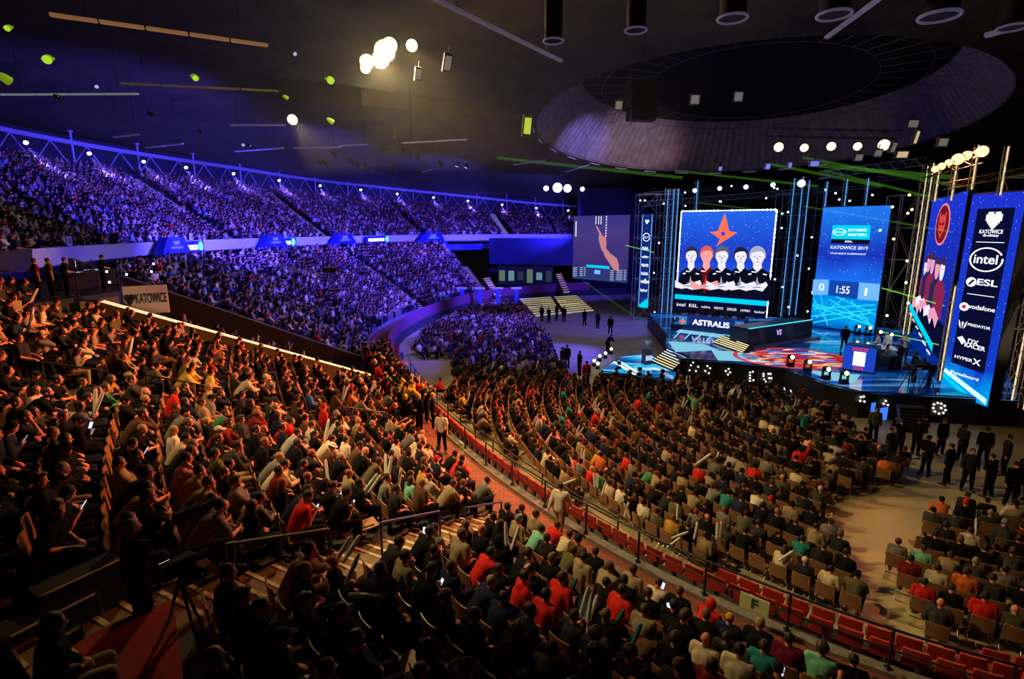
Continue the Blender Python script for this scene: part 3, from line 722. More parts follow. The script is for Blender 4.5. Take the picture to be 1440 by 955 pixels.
NOTE = [(45,900,'black','long','long_hair','dark','hands_in_lap'),  # px, py, top, garment, hair, hair colour, pose, extras
 (99,552,'green','long','short_hair','dark','leaning_forward'),(23,550,'cream','long','tied_hair','light brown','turned_right'),(38,560,'black','short','short_hair','dark','leaning_forward'),
 (109,570,'black','long','short_hair','brown','chin_in_hand'),(53,517,'charcoal','short','short_hair','dark','leaning_back'),(55,492,'grey','long','cap','brown','hand_on_face','cream'),
 (142,498,'khaki','long','short_hair','dark','leaning_forward'),(97,485,'white','long','short_hair','dark','hand_on_face'),(85,619,'black','long','cap','dark','looking_at_phone','grey'),
 (231,529,'yellow','long','short_hair','dark','leaning_forward'),(178,547,'black','long','cap','brown','leaning_back','khaki'),(223,636,'cream','long','swept_hair','dark','chin_in_hand'),
 (10,590,'dark grey','short','short_hair','dark','leaning_forward'),(168,604,'brown','long','short_hair','dark','chin_in_hand'),(12,665,'charcoal','short','short_hair','dark','chin_in_hand'),
 (36,672,'black','long','short_hair','grey','hand_on_face'),(50,709,'black','hood','swept_hair','light brown','leaning_back'),(77,729,'black','short','short_hair','dark','looking_at_phone'),
 (144,674,'khaki','long','short_hair','brown','arms_crossed'),(166,657,'black','long','short_hair','dark','chin_in_hand'),(178,709,'khaki','long','short_hair','dark','leaning_forward'),
 (248,699,'khaki','short','short_hair','dark','chin_in_hand'),(262,672,'pink','long','short_hair','dark','hand_on_face'),(262,710,'khaki','short','short_hair','brown','leaning_forward'),
 (282,729,'olive','short','short_hair','dark','leaning_forward'),(294,742,'grey','short','short_hair','dark','leaning_forward'),(324,684,'black','short','buzzed_hair','brown','leaning_back','beard'),
 (307,660,'olive','short','short_hair','dark','leaning_back'),(320,648,'dark grey','long','short_hair','dark','leaning_forward'),(356,702,'grey','long','short_hair','dark','leaning_forward'),
 (344,725,'black','long','long_hair','brown','hands_in_lap'),(382,687,'dark red','short','short_hair','dark','hands_on_knees'),(414,725,'red','short','short_hair','brown','looking_at_phone','beard'),
 (397,694,'black','long','long_hair','ginger','hands_in_lap'),(399,667,'cream','long','short_hair','dark','leaning_forward'),(381,766,'khaki','short','short_hair','dark','chin_in_hand'),
 (253,781,'red','long','short_hair','brown','hands_in_lap'),(465,647,'brown','long','panama','brown','looking_at_phone'),(461,685,'black','long','buzzed_hair','ginger','leaning_back'),
 (273,535,'yellow','hood','short_hair','dark','hands_on_knees'),(242,537,'yellow','long','short_hair','dark','leaning_forward'),(315,552,'cream','long','short_hair','dark','leaning_forward'),
 (369,559,'charcoal','short','short_hair','dark','arms_crossed'),(413,567,'black','short','short_hair','dark','arms_crossed'),(381,587,'cream','short','short_hair','brown','hand_on_face'),
 (391,607,'red','long','short_hair','dark','leaning_forward'),(273,587,'khaki','long','short_hair','dark','leaning_back'),(243,577,'red','long','short_hair','dark','hands_on_knees'),
 (299,619,'dark red','long','swept_hair','brown','leaning_forward'),(404,624,'light grey','long','short_hair','dark','leaning_forward'),(434,612,'cream','short','short_hair','dark','hands_on_knees'),
 (473,604,'cream','long','short_hair','dark','chin_in_hand'),(458,634,'cream','long','short_hair','dark','leaning_forward'),(250,629,'white','long','long_hair','blond','hands_in_lap'),(456,587,'red','long','cap','dark','hands_in_lap','red'),
 (547,604,'cream','short','short_hair','brown','pointing'),(557,631,'cream','long','short_hair','dark','hands_on_knees'),(574,636,'cream','short','short_hair','dark','leaning_forward'),(492,634,'white','long','short_hair','dark','hands_in_lap'),
 (706,621,'cream','long','short_hair','ginger','leaning_forward'),(642,564,'yellow','long','short_hair','dark','holding_sticks'),(669,575,'cream','long','short_hair','dark','chin_in_hand'),(604,544,'red','long','short_hair','dark','hands_on_knees'),
 (575,642,'cream','hood','short_hair','dark','leaning_forward'),(591,657,'cream','long','short_hair','dark','leaning_forward'),(602,672,'mustard','long','short_hair','dark','hands_in_lap'),(631,668,'red','long','short_hair','dark','leaning_forward'),
 (574,704,'mint green','long','long_hair','brown','hands_on_knees'),(666,692,'grey','long','short_hair','dark','leaning_forward'),(634,752,'black','long','long_hair','light brown','hands_in_lap'),
 (661,769,'black','long','bald','dark','hands_in_lap'),(648,712,'black','long','short_hair','light brown','hands_in_lap'),(673,735,'black','long','short_hair','dark','chin_in_hand'),(693,722,'black','short','short_hair','dark','hand_on_face'),
 (497,689,'khaki','long','buzzed_hair','ginger','hands_in_lap'),(542,680,'grey','long','short_hair','dark','turned_right'),(517,660,'olive','long','short_hair','brown','leaning_forward'),
 (584,817,'khaki','short','short_hair','brown','hands_on_knees'),(547,817,'charcoal','long','short_hair','dark','leaning_forward'),(668,817,'red','hood','short_hair','dark','leaning_forward'),
 (519,889,'black','hood','beanie','dark','turned_right'),(764,653,'cream','long','short_hair','dark','hand_on_face'),(802,663,'red','long','short_hair','dark','holding_sticks'),(831,667,'red','short','bald','dark','pointing'),
 (878,653,'red','long','short_hair','dark','hands_on_knees'),(849,648,'orange','long','short_hair','dark','hands_in_lap'),(839,704,'cream','long','short_hair','brown','hands_in_lap'),(883,742,'white','short','short_hair','dark','hands_in_lap'),
 (894,754,'olive','hood','short_hair','dark','hands_in_lap'),(926,746,'mustard','long','buzzed_hair','ginger','hands_on_knees'),(774,766,'red','long','short_hair','brown','leaning_forward'),(737,757,'mint green','long','short_hair','dark','leaning_forward'),
 (812,781,'brown','long','beanie','dark','hands_in_lap'),(950,680,'khaki','short','short_hair','dark','hands_in_lap'),(945,734,'olive','long','short_hair','dark','hands_in_lap'),(730,857,'red','hood','short_hair','dark','turned_right'),
 (747,869,'red','long','short_hair','dark','hands_on_knees'),(822,815,'khaki','hood','short_hair','dark','hands_in_lap'),(844,825,'khaki','long','short_hair','brown','chin_in_hand'),(799,805,'olive','long','short_hair','brown','leaning_forward'),
 (844,864,'red','short','short_hair','dark','hands_on_knees'),(928,849,'cream','short','buzzed_hair','brown','looking_at_phone'),(884,813,'khaki','long','short_hair','brown','hands_in_lap'),(980,675,'red','short','buzzed_hair','brown','hands_in_lap'),
 (1060,668,'red','short','short_hair','dark','hands_on_knees'),(1010,702,'teal','long','short_hair','dark','leaning_forward'),(1017,717,'grey','long','short_hair','ginger','hands_in_lap'),(1118,677,'cream','long','short_hair','brown','hands_in_lap'),
 (1146,680,'brown','long','short_hair','dark','leaning_forward'),(1080,660,'grey','long','short_hair','brown','hands_in_lap'),(1040,732,'olive','hood','short_hair','brown','leaning_forward'),(1116,774,'teal','long','short_hair','dark','leaning_forward'),
 (1149,757,'khaki','hood','short_hair','dark','turned_right'),(1119,725,'khaki','long','short_hair','dark','hands_in_lap'),(1262,702,'orange','long','short_hair','brown','hands_in_lap'),(1305,695,'orange','short','short_hair','dark','chin_in_hand'),
 (1250,772,'grey','long','short_hair','brown','hands_in_lap'),(1284,782,'mint green','short','buzzed_hair','brown','hands_in_lap'),(1307,776,'black','short','short_hair','dark','hands_in_lap'),(1357,764,'white','hood','short_hair','dark','hands_in_lap'),
 (1361,734,'black','long','beanie','dark','hands_in_lap','red'),(1332,660,'charcoal','long','panama','brown','hands_in_lap'),(975,869,'red','hood','hood','dark','leaning_forward'),(1039,902,'navy','long','cap','brown','hands_in_lap','mustard'),
 (983,930,'cream','long','bald','brown','hands_in_lap'),(1111,922,'burgundy','long','short_hair','dark','hands_in_lap'),(1141,945,'mint green','long','curly_hair','brown','hands_in_lap'),(1087,940,'teal','short','short_hair','brown','hands_in_lap'),
 (1014,812,'khaki','long','short_hair','dark','hands_in_lap'),(1149,845,'cream','short','short_hair','dark','hands_on_knees'),(1260,885,'red','short','short_hair','dark','hands_in_lap'),(1354,887,'red','short','short_hair','dark','hands_in_lap'),
 (1361,833,'orange','long','short_hair','brown','hands_in_lap'),(1287,835,'dark red','short','short_hair','dark','hands_in_lap'),(1314,828,'cream','long','short_hair','dark','hands_in_lap'),(1406,904,'olive','short','bald','brown','hands_in_lap'),
 (1409,825,'grey','long','short_hair','dark','hands_in_lap'),(1114,850,'charcoal','long','beanie','dark','hands_in_lap','cream'),(876,840,'black','short','short_hair','dark','hands_in_lap'),(899,862,'black','short','short_hair','brown','hands_in_lap'),
 (931,880,'black','short','short_hair','dark','hands_in_lap'),(814,942,'black','short','curly_hair','dark','hands_in_lap')]
CAND = [q for q in ALL if 0 < q['px'] < 1440]
for nrow in NOTE:
    best = min((q for q in CAND if 'note' not in q and not q.get('cut') and q['tier'] in ('near', 'floor', 'gap')), key=lambda q: (q['px']-nrow[0])**2+(q['py']-nrow[1])**2)
    best['note'] = nrow; best['occ'] = True
SEAT_POSES = [('hands_in_lap', 5), ('hands_on_knees', 5), ('leaning_forward', 6), ('chin_in_hand', 3), ('looking_at_phone', 2), ('arms_crossed', 3), ('leaning_back', 4), ('holding_sticks', 1.2), ('turned_right', 1.5), ('turned_left', 1), ('hand_on_face', 1.5), ('legs_crossed', 1), ('pointing', .3), ('arm_raised', .15)]
TOPD = [('black', 58), ('charcoal', 14), ('dark grey', 10), ('navy', 8), ('grey', 4), ('brown', 4), ('olive', 4), ('khaki', 3), ('cream', 2), ('light grey', 1.5), ('white', 1), ('red', 1.3), ('dark red', 2), ('burgundy', 1.5), ('blue', .8), ('teal', .6), ('green', .6), ('orange', .5), ('mustard', .3), ('pink', .5)]
def pick(r, L): return r.choices([a for a, b in L], [b for a, b in L])[0]
HAIRD = [('short_hair', 30), ('swept_hair', 8), ('buzzed_hair', 8), ('curly_hair', 2), ('long_hair', 4), ('tied_hair', 2), ('cap', 4), ('beanie', 2), ('hood', 1), ('bald', 1.5)]
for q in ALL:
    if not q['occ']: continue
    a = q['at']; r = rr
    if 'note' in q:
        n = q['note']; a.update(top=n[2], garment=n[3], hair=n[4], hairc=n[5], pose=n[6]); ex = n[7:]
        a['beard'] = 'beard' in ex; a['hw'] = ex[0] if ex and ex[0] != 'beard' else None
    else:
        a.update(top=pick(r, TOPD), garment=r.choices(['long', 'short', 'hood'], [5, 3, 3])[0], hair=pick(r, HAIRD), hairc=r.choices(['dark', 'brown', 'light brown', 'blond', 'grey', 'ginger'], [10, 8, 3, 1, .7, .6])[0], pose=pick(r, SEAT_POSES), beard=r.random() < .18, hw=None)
        if a['hair'] in ('long_hair', 'tied_hair'): a['beard'] = False
        if a['hair'] in ('cap', 'beanie'): a['hw'] = r.choice(['black', 'charcoal', 'navy', 'black', 'red', 'grey', 'cream'])
        if a['hair'] == 'hood': a['garment'] = 'hood'
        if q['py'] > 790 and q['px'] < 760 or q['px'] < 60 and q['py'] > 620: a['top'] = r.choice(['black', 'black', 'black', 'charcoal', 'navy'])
    a['legs'] = r.choices(['navy', 'black', 'charcoal', 'khaki', 'brown'], [6, 5, 3, 1, .6])[0]; a['skin'] = r.choices([0, 1, 2, 3], [5, 4, 3, .6])[0]
    a['shoe'] = r.choice(['black', 'black', 'white']); a['dyaw'] = r.uniform(-.16, .16); a['dx'] = r.uniform(-.03, .03); a['sc'] = r.uniform(.93, 1.06)
    if a['hair'] in ('long_hair', 'tied_hair'): a['sc'] *= .95

# standing figures seen in the photograph (pixel of the feet, height of what they stand on)
STAND = [
 # feet px, z, yaw deg, pose, top, garment, hair, hairc, legs, label, scale
 ((786, 757), 1.0, 60, 'walking', 'white', 'long', 'short_hair', 'dark', 'khaki', 'person in loose cream shirt and khaki trousers walking along the brick walkway'),
 ((622, 636), 1.0, 260, 'standing', 'white', 'short', 'short_hair', 'dark', 'black', 'guard in pale short-sleeved shirt standing on the walkway beside the G sign'),
]
for i, (px, py, yaw, pose, top) in enumerate([(1226, 622, 250, 'standing', 'olive'), (1262, 642, 80, 'standing_filming', 'black'), (1300, 668, 200, 'standing_hands_front', 'black'), (1330, 682, 120, 'standing', 'black'), (1358, 690, 240, 'standing', 'charcoal'), (1388, 700, 100, 'standing_hands_front', 'black'), (1418, 712, 260, 'standing', 'black'),
        (1286, 640, 30, 'standing_filming', 'black'), (1246, 655, 300, 'standing', 'navy'), (1320, 640, 280, 'standing', 'black'), (1350, 650, 190, 'standing_hands_front', 'charcoal'), (1380, 655, 60, 'standing', 'black'), (1410, 668, 150, 'standing', 'charcoal'), (1436, 700, 180, 'standing', 'black')]):
    STAND.append(((px, py), 0., yaw, pose, top, 'long', ['short_hair', 'buzzed_hair', 'cap', 'short_hair'][i % 4], 'dark', 'black',
     ['person in olive shirt standing alone on the open floor before the stage', 'person in black raising a camera at the edge of the open floor', 'person in black with folded hands beside the lowest stage steps', 'person in black standing just behind the white-hatted spectator', 'person in charcoal top standing left of the tight group on the right',
      'person in black with clasped hands in the group at right edge', 'person in black, rightmost of the front standing group', 'person in black filming near the blue-lit floor monitors', 'person in navy top standing between filming crew and seats', 'person in black standing close under the stage front',
      'person in charcoal with folded hands right under the tall sponsor tower', 'person in black standing below the tower, facing left', 'person in charcoal standing in the dark behind the group', 'person in black cut off by the right picture edge'][i]))
for i, (px, py, yaw, pose, top) in enumerate([(975, 600, 70, 'arms_up', 'mint green'), (1062, 612, 60, 'arm', 'black'), (1096, 622, 60, 'standing_filming', 'charcoal'), (1128, 628, 80, 'standing_filming', 'teal'), (1150, 640, 70, 'standing_filming', 'black'), (1176, 655, 65, 'standing_filming', 'black'), (1110, 668, 60, 'standing', 'black'), (940, 590, 60, 'standing_hands_front', 'black'), (1000, 598, 60, 'standing', 'black'), (1204, 668, 60, 'standing_filming', 'black'), (1160, 612, 80, 'standing_filming', 'black'), (1035, 600, 80, 'standing', 'charcoal')]):
    STAND.append(((px, py), 0., yaw, 'standing_filming' if pose == 'arm' else pose, top, 'short', ['short_hair', 'buzzed_hair', 'short_hair', 'beanie'][i % 4], 'dark', 'black',
     ['person in pale green shirt with both arms up waving sticks by stage', 'person in black holding a phone high left of the glowing phone screens', 'person in charcoal filming the stage from the front rows', 'person in teal shirt with raised hands in the front rows', 'person in black with raised hands right of the teal shirt',
      'person in black with raised hands beside the open floor', 'person in black standing in the seated crowd, back to camera', 'person in black with hands together near the low stage steps', 'person in black standing right of the waving person', 'person in black filming at the right end of the front rows',
      'person in black filming closest to the stage edge', 'person in charcoal standing in the front row centre'][i]))
for i, (px, py, yaw, pose, top) in enumerate([(815, 528, 200, 'standing', 'black'), (824, 545, 280, 'standing', 'red'), (790, 522, 20, 'standing', 'charcoal'), (797, 518, 60, 'standing', 'black'), (855, 497, 40, 'bending', 'black'), (858, 470, 260, 'standing', 'black'), (822, 458, 120, 'standing', 'black'), (840, 462, 40, 'standing', 'black'),
        (762, 452, 230, 'standing', 'black'), (772, 455, 230, 'standing_hands_front', 'black'), (783, 450, 210, 'standing', 'charcoal'), (793, 453, 240, 'standing', 'black')]):
    STAND.append(((px, py), 0., yaw, pose, top, 'long', ['short_hair', 'cap', 'beanie', 'short_hair'][i % 4], 'dark', 'black',
     ['person in black standing alone on the blue-lit service floor', 'person in red jacket at the corner of the small cyan stage', 'person in charcoal at the edge of the blue-lit seats', 'person in black beside another at the edge of the blue-lit seats', 'person in black bending over floor lamps by the small stage', 'person in black standing before the hanging camera-view screen',
      'person in black walking on the far service floor', 'person in black on the far service floor nearer the stage', 'person in black, leftmost of those before the bright steps', 'person in black with folded hands before the bright steps', 'person in charcoal before the bright steps', 'person in black, rightmost of those before the bright steps'][i]))
STANDQ = []
for st in STAND:
    p = at(st[0][0], st[0][1], st[1]); q = proj((p.x, p.y, st[1]+1.0)); STANDQ.append(dict(x=p.x, y=p.y, z=st[1], f=math.radians(st[2]), px=q[0], py=q[1], t=q[2], st=st))

# ------------------------------------------------------------------ the 300 largest as individuals
OCC = [q for q in ALL if q['occ']]
vis = lambda q: -12 < q['px'] < 1452 and -10 < q['py'] < 985
inview = sorted([q for q in OCC if vis(q) and 0 < q['px'] < 1440 and 0 < q['py'] < 970], key=lambda q: q['t'])
NH = 296-len(STANDQ)
HERO = inview[:NH]; hero_ids = set(id(q) for q in HERO)
print('hero depth', HERO[-1]['t'])
HWORD = {'short_hair': '{} hair', 'swept_hair': 'swept {} hair', 'buzzed_hair': 'cropped {} hair', 'curly_hair': 'curly {} hair', 'long_hair': 'long {} hair', 'tied_hair': 'tied {} hair', 'cap': 'a {} cap', 'beanie': 'a {} beanie', 'hood': 'hood up', 'bald': 'bald head', 'panama': 'a pale sun hat'}
GW = {'long': 'top', 'short': 'T-shirt', 'hood': 'hoodie'}
PW = {'hands_in_lap': '', 'hands_on_knees': '', 'leaning_forward': 'leaning forward', 'chin_in_hand': 'chin on hand', 'looking_at_phone': 'looking at a phone', 'arms_crossed': 'arms crossed', 'leaning_back': 'leaning back', 'holding_sticks': 'holding inflatable sticks', 'turned_right': 'turned right', 'turned_left': 'turned left', 'pointing': 'pointing', 'arm_raised': 'one arm raised', 'hand_on_face': 'hand at face', 'legs_crossed': 'legs crossed'}
a1, a2 = AISLES_LOW[0][0], AISLES_LOW[1][0]
# seat order within each row segment
segs = {}
for q in ALL+RSEATS:
    if q['tier'] == 'near':
        key = (q['row'], 0 if q['s'] < a1 else 1 if q['s'] < a2 else 2); ref = {0: a1, 1: a1, 2: a2}[key[1]]
        q['seg'] = ('near',)+key; segs.setdefault(q['seg'], []).append((abs(q['s']-ref), q))
    elif q['tier'] == 'gap': q['seg'] = ('gap', q['row'], 0); segs.setdefault(q['seg'], []).append((q['s'], q))
    elif q['tier'] == 'blue': q['seg'] = ('blue', q['row'], 0); segs.setdefault(q['seg'], []).append((q['s'], q))
    elif q['tier'] in ('floor', 'red'): q['seg'] = (q['tier'], q['row'], 0); 
for L in segs.values():
    for i, (d_, q) in enumerate(sorted(L, key=lambda a: a[0])): q['n'] = i
fl = {}
for q in FSEATS+RSEATS:
    if 0 < q['px'] < 1450 and q['py'] < 975: fl.setdefault((q['tier'], q['row']), []).append(q)
for L in fl.values():
    for i, q in enumerate(sorted(L, key=lambda a: -a['px'])): q['n'] = i
def place(q):
    n = q.get('n', 0)
    if q['tier'] == 'near':
        side = {0: 'right of front stairs', 1: 'left of front stairs', 2: 'beyond rear stairs'}[q['seg'][2]]
        return '%s row above walkway, %s %s' % (ordn(q['row']), ordn(n), side)
    if q['tier'] == 'floor': return '%s floor row from stage, %s from right' % (ordn(q['row']), ordn(n))
    if q['tier'] == 'red': return '%s red row from rail, %s from right' % (ordn(q['row']), ordn(n))
    return '%s row %s, %s seat' % (ordn(q['row']), 'in sunken block' if q['tier'] == 'gap' else 'in blue-lit stand', ordn(n))
def plabel(q):
    a = q['at']; col = a['top']+' '+GW[a['garment']]
    h = HWORD[a['hair']]; h = h.format(a['hw'] if a['hair'] in ('cap', 'beanie') else a['hairc']) if '{}' in h else h
    if a['hair'] in ('cap', 'beanie') and not a['hw']: h = h.replace('None', 'dark')
    pl = place(q); ps = PW[a['pose']]
    opts = ['person in %s with %s %s, %s' % (col, h, ps, pl), 'person in %s with %s, %s' % (col, h, pl), 'person in %s %s, %s' % (col, ps, pl), 'person in %s, %s' % (col, pl)]
    for o in opts:
        o = o.replace(' ,', ',').replace('  ', ' ')
        if len(o.split()) <= 16: return o
    return opts[-1]
def seat_person(q, ox=0.):
    a = q['at']; f = q['f']+a['dyaw']; c, s_ = math.cos(q['f']), math.sin(q['f']); back = -.02+a['dx']
    return (q['x']+c*back, q['y']+s_*back, q['z']-.02), f
for q in HERO:
    a = q['at']; loc, f = seat_person(q)
    if a['hair'] == 'cap' and a['hw'] is None: a['hw'] = 'black'
    if a['hair'] == 'beanie' and a['hw'] is None: a['hw'] = 'charcoal'
    b = person(loc, f, a['pose'], a['top'], a['garment'], a['hair'], a['hairc'], a['legs'], a['skin'], a['shoe'], a['beard'], a['sc'], a['hw'])
    tag(b, plabel(q), 'person', 'seated spectators'); q['obj'] = b
for q in STANDQ:
    st = q['st']
    b = person((q['x'], q['y'], q['z']), q['f'], st[3], st[4], st[5], st[6], st[7], st[8], 1, 'black', False, 1.0, 'black'); tag(b, st[9], 'person', 'standing people')

# ------------------------------------------------------------------ everyone else: one object
def arr(me):
    n = len(me.vertices); v = np.empty(n*3, np.float32); me.vertices.foreach_get('co', v); me.calc_loop_triangles()
    t = np.empty(len(me.loop_triangles)*3, np.int32); me.loop_triangles.foreach_get('vertices', t); return v.reshape(-1, 3), t.reshape(-1, 3)
def deci(me, target):
    ob = bpy.data.objects.new('tmp', me); COL.objects.link(ob); me.calc_loop_triangles(); n = len(me.loop_triangles)
    d = ob.modifiers.new('d', 'DECIMATE'); d.ratio = min(1, target/n); m = eval_mesh(ob); bpy.data.objects.remove(ob); r = arr(m); bpy.data.meshes.remove(m); return r
def combine(parts):
    vs, ts, cl = [], [], []; n = 0
    for (v, t), c in parts: vs.append(v); ts.append(t+n); cl.append(np.full(len(v), c, np.int8)); n += len(v)
    return np.concatenate(vs), np.concatenate(ts), np.concatenate(cl)
hairL = {k: deci(HAIRS[k], 70) for k in ('short_hair', 'long_hair', 'cap')}
MID = {}
for nm in POSES:
    J = SK[nm]; M = np.array(J['hrot']); hv = hairL['short_hair']; b = deci(BM[nm], 330)
    MID[nm] = {}
    for g, src in (('long', TL), ('short', TS), ('hood', TH)):
        if POSES[nm].get('stand') and g == 'short': continue
        MID[nm][g] = combine([(b, 0), (deci(src[nm], 150), 1), (deci(LG[nm], 90), 2), ((hv[0] @ M.T.astype(np.float32)+np.array(J['head'], np.float32), hv[1]), 3)])
def far_template(lean, arms):
    mb = [MB() for _ in range(4)]; s = math.sin(lean); c = math.cos(lean)
    hd = (0, .50*s+.05, .53+.66*c); sh = (0, .42*s, .53+.42*c)
    mb[0].ell(hd, (.085, .10, .125), None, 6, 4); mb[3].ell((hd[0], hd[1]-.02, hd[2]+.035), (.094, .107, .108), None, 6, 4)
    mb[1].cap((-.1, sh[1], sh[2]), .12, (-.05, 0, .58), .14, 5); mb[1].cap((.1, sh[1], sh[2]), .12, (.05, 0, .58), .14, 5)
    for sg in (-1, 1):
        e = (sg*.26, sh[1]+.08, .78); h = (sg*.12, .36, .7) if arms == 0 else ((sg*.1, .3, .95) if arms == 1 else (sg*.22, .2, 1.45))
        if arms == 2: e = (sg*.3, .1, 1.15)
        mb[1].cyl((sg*.2, sh[1], sh[2]), e, .055, .045, 4, cap=False); mb[0].cyl(e, h, .042, .035, 4)
        mb[2].cyl((sg*.1, 0, .53), (sg*.14, .45, .53), .09, .07, 5); mb[2].cyl((sg*.14, .45, .53), (sg*.14, .42, .03), .065, .05, 4)
    return combine([(arr(m.mesh('t', [])), i) for i, m in enumerate(mb)])
FAR = [far_template(.1, 0), far_template(.5, 0), far_template(-.1, 1), far_template(.3, 1), far_template(.05, 2)]
def build_crowd(name, Q, vest=None):
    VS, TS_, CO = [], [], []; n = 0
    r2 = np.random.RandomState(5)
    for q in Q:
        a = q['at']; (x, y, z), f = seat_person(q)
        if q['t'] < 48: v, t, cl = MID[a['pose']][a['garment']]
        else: v, t, cl = FAR[int(r2.choice(5, p=[.35, .3, .17, .15, .03]))]
        ang = f-pi/2; c, s = math.cos(ang), math.sin(ang); k = a['sc']
        w = np.empty_like(v); w[:, 0] = (v[:, 0]*c-v[:, 1]*s)*k+x; w[:, 1] = (v[:, 0]*s+v[:, 1]*c)*k+y; w[:, 2] = v[:, 2]*k+z
        hc = HAIRC[a['hairc']] if a['hair'] not in ('cap', 'beanie', 'hood', 'bald') else (TOPC[a['hw'] or 'black'] if a['hair'] != 'bald' else SKINC[0])
        pal = np.array([SKINC[a['skin']], TOPC[a['top']], TOPC[a['legs']], hc], np.float32)
        VS.append(w); TS_.append(t+n); CO.append(pal[cl]); n += len(v)
    v = np.concatenate(VS); t = np.concatenate(TS_).astype(np.int32); c = np.concatenate(CO)
    me = bpy.data.meshes.new(name); me.vertices.add(len(v)); me.vertices.foreach_set('co', v.ravel().astype(np.float32))
    me.loops.add(len(t)*3); me.loops.foreach_set('vertex_index', t.ravel()); me.polygons.add(len(t))
    me.polygons.foreach_set('loop_start', np.arange(0, len(t)*3, 3, dtype=np.int32)); 
    me.polygons.foreach_set('use_smooth', np.ones(len(t), bool)); me.update(calc_edges=True)
    at_ = me.color_attributes.new('tint', 'FLOAT_COLOR', 'POINT'); cc = np.ones((len(v), 4), np.float32); cc[:, :3] = c; at_.data.foreach_set('color', cc.ravel())
    m = bpy.data.materials.new(name); m.use_nodes = True; nt = m.node_tree; b = nt.nodes['Principled BSDF']; b.inputs['Roughness'].default_value = .85; b.inputs['Specular IOR Level'].default_value = .1
    an = nt.nodes.new('ShaderNodeAttribute'); an.attribute_name = 'tint'; nt.links.new(an.outputs['Color'], b.inputs['Base Color']); me.materials.append(m)
    print(name, len(Q), len(t)); return link(name, me)
REST = [q for q in OCC if id(q) not in hero_ids]
# the far crowd wears more light clothing in the photograph
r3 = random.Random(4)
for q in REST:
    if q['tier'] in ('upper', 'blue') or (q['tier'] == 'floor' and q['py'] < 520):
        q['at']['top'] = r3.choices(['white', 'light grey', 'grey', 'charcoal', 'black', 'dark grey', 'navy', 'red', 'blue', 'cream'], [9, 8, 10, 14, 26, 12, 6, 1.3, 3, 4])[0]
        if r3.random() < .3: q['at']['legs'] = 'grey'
for s in np.arange(41.5, 55, .33):      # people standing along the far end of the walkway
    for d in (.35, .95, 1.5):
        if r3.random() < .6:
            p = bp(s+r3.uniform(-.12, .12), d); c, n, r = frame(s); q = proj((p[0], p[1], 2.))
            REST.append(dict(x=float(p[0]), y=float(p[1]), z=1.0, f=math.atan2(-n[1], -n[0])+r3.uniform(-.5, .5), t=q[2], px=q[0], py=q[1], tier='ring', at=dict(pose=r3.choice(['standing', 'standing_hands_front', 'standing_filming']), garment='long', top=r3.choice(['black', 'charcoal', 'yellow', 'black', 'navy', 'red']), legs='black', hairc='dark', hair=r3.choice(['short_hair', 'cap', 'beanie']), hw=r3.choice(['yellow', 'black', 'yellow', 'green']), skin=0, sc=1., dyaw=0., dx=0., beard=False)))
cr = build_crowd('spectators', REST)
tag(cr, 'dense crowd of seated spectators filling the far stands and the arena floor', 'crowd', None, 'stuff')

# ------------------------------------------------------------------ seats: largest as individuals, the rest as one object per kind
def lodseat(style): return combine([(arr(SP[style][3].mesh('t', [])), 0), (arr(SP[style][4].mesh('t', [])), 0)])
def bulk(name, style, Q, label, cat):
    if style == 'red': v0, t0, _ = lodseat('red')
    else:
        m = MB(); m.box((0, -.24, .68), (.45, .03, .40), rot=(.12, 0, 0)); m.box((0, .0, .43), (.44, .40, .04)); v0, t0 = arr(m.mesh('t', []))
    VS, TT = [], []; n = 0
    for q in Q:
        ang = q['f']-pi/2; c, s = math.cos(ang), math.sin(ang)
        w = np.empty_like(v0); w[:, 0] = v0[:, 0]*c-v0[:, 1]*s+q['x']; w[:, 1] = v0[:, 0]*s+v0[:, 1]*c+q['y']; w[:, 2] = v0[:, 2]+q['z']
        VS.append(w); TT.append(t0+n); n += len(v0)
    v = np.concatenate(VS); t = np.concatenate(TT); me = bpy.data.meshes.new(name); me.from_pydata(v.tolist(), [], t.tolist()); me.materials.append(SPM[style])
    o = link(name, me); tag(o, label, cat, None, 'stuff'); return o
SPM = {'brown': plyw, 'red': redv, 'tan': tanv, 'dark': mat('dark_seat', (.03, .025, .05), .5)}
near_seats = sorted([q for q in SEATS if q['tier'] in ('near', 'gap') and not q.get('cut')], key=lambda q: q['t'])
hs = [q for q in near_seats if 0 < q['px'] < 1440 and q['py'] < 980][:300]; hid = set(id(q) for q in hs)
for q in hs: seat_obj('folding_seat', 'brown', q, ('%s plywood seat, %s' % ('occupied brown' if q['occ'] else 'empty brown', place(q))), 'brown folding seats of the near stand')
bulk('folding_seats', 'brown', [q for q in near_seats if id(q) not in hid], 'rows of brown plywood folding seats farther along the near stand', 'seats')
rs = sorted([q for q in RSEATS if 0 < q['px'] < 1440 and q['py'] < 980], key=lambda q: q['t'])
for q in rs[:150]: seat_obj('padded_seat', 'red', q, 'red padded seat, %s' % place(q), 'red padded seats behind the rail')
rest = [q for q in RSEATS if q not in rs[:150]]
if rest: bulk('padded_seats', 'red', rest, 'red padded seats farther along the rail', 'seats')
FSEATS = [q for q in FSEATS if not q.get('cut')]
fs = sorted(FSEATS, key=lambda q: q['t']); fh = [q for q in fs if 0 < q['px'] < 1440 and q['py'] < 980][:300]; fid = set(id(q) for q in fh)
for q in fh: seat_obj('floor_chair', 'tan', q, '%s tan metal-framed chair, %s' % ('occupied' if q['occ'] else 'empty', place(q)), 'tan chairs on the arena floor')
bulk('floor_chairs', 'tan', [q for q in fs if id(q) not in fid], 'rows of tan chairs farther back on the arena floor', 'chairs')
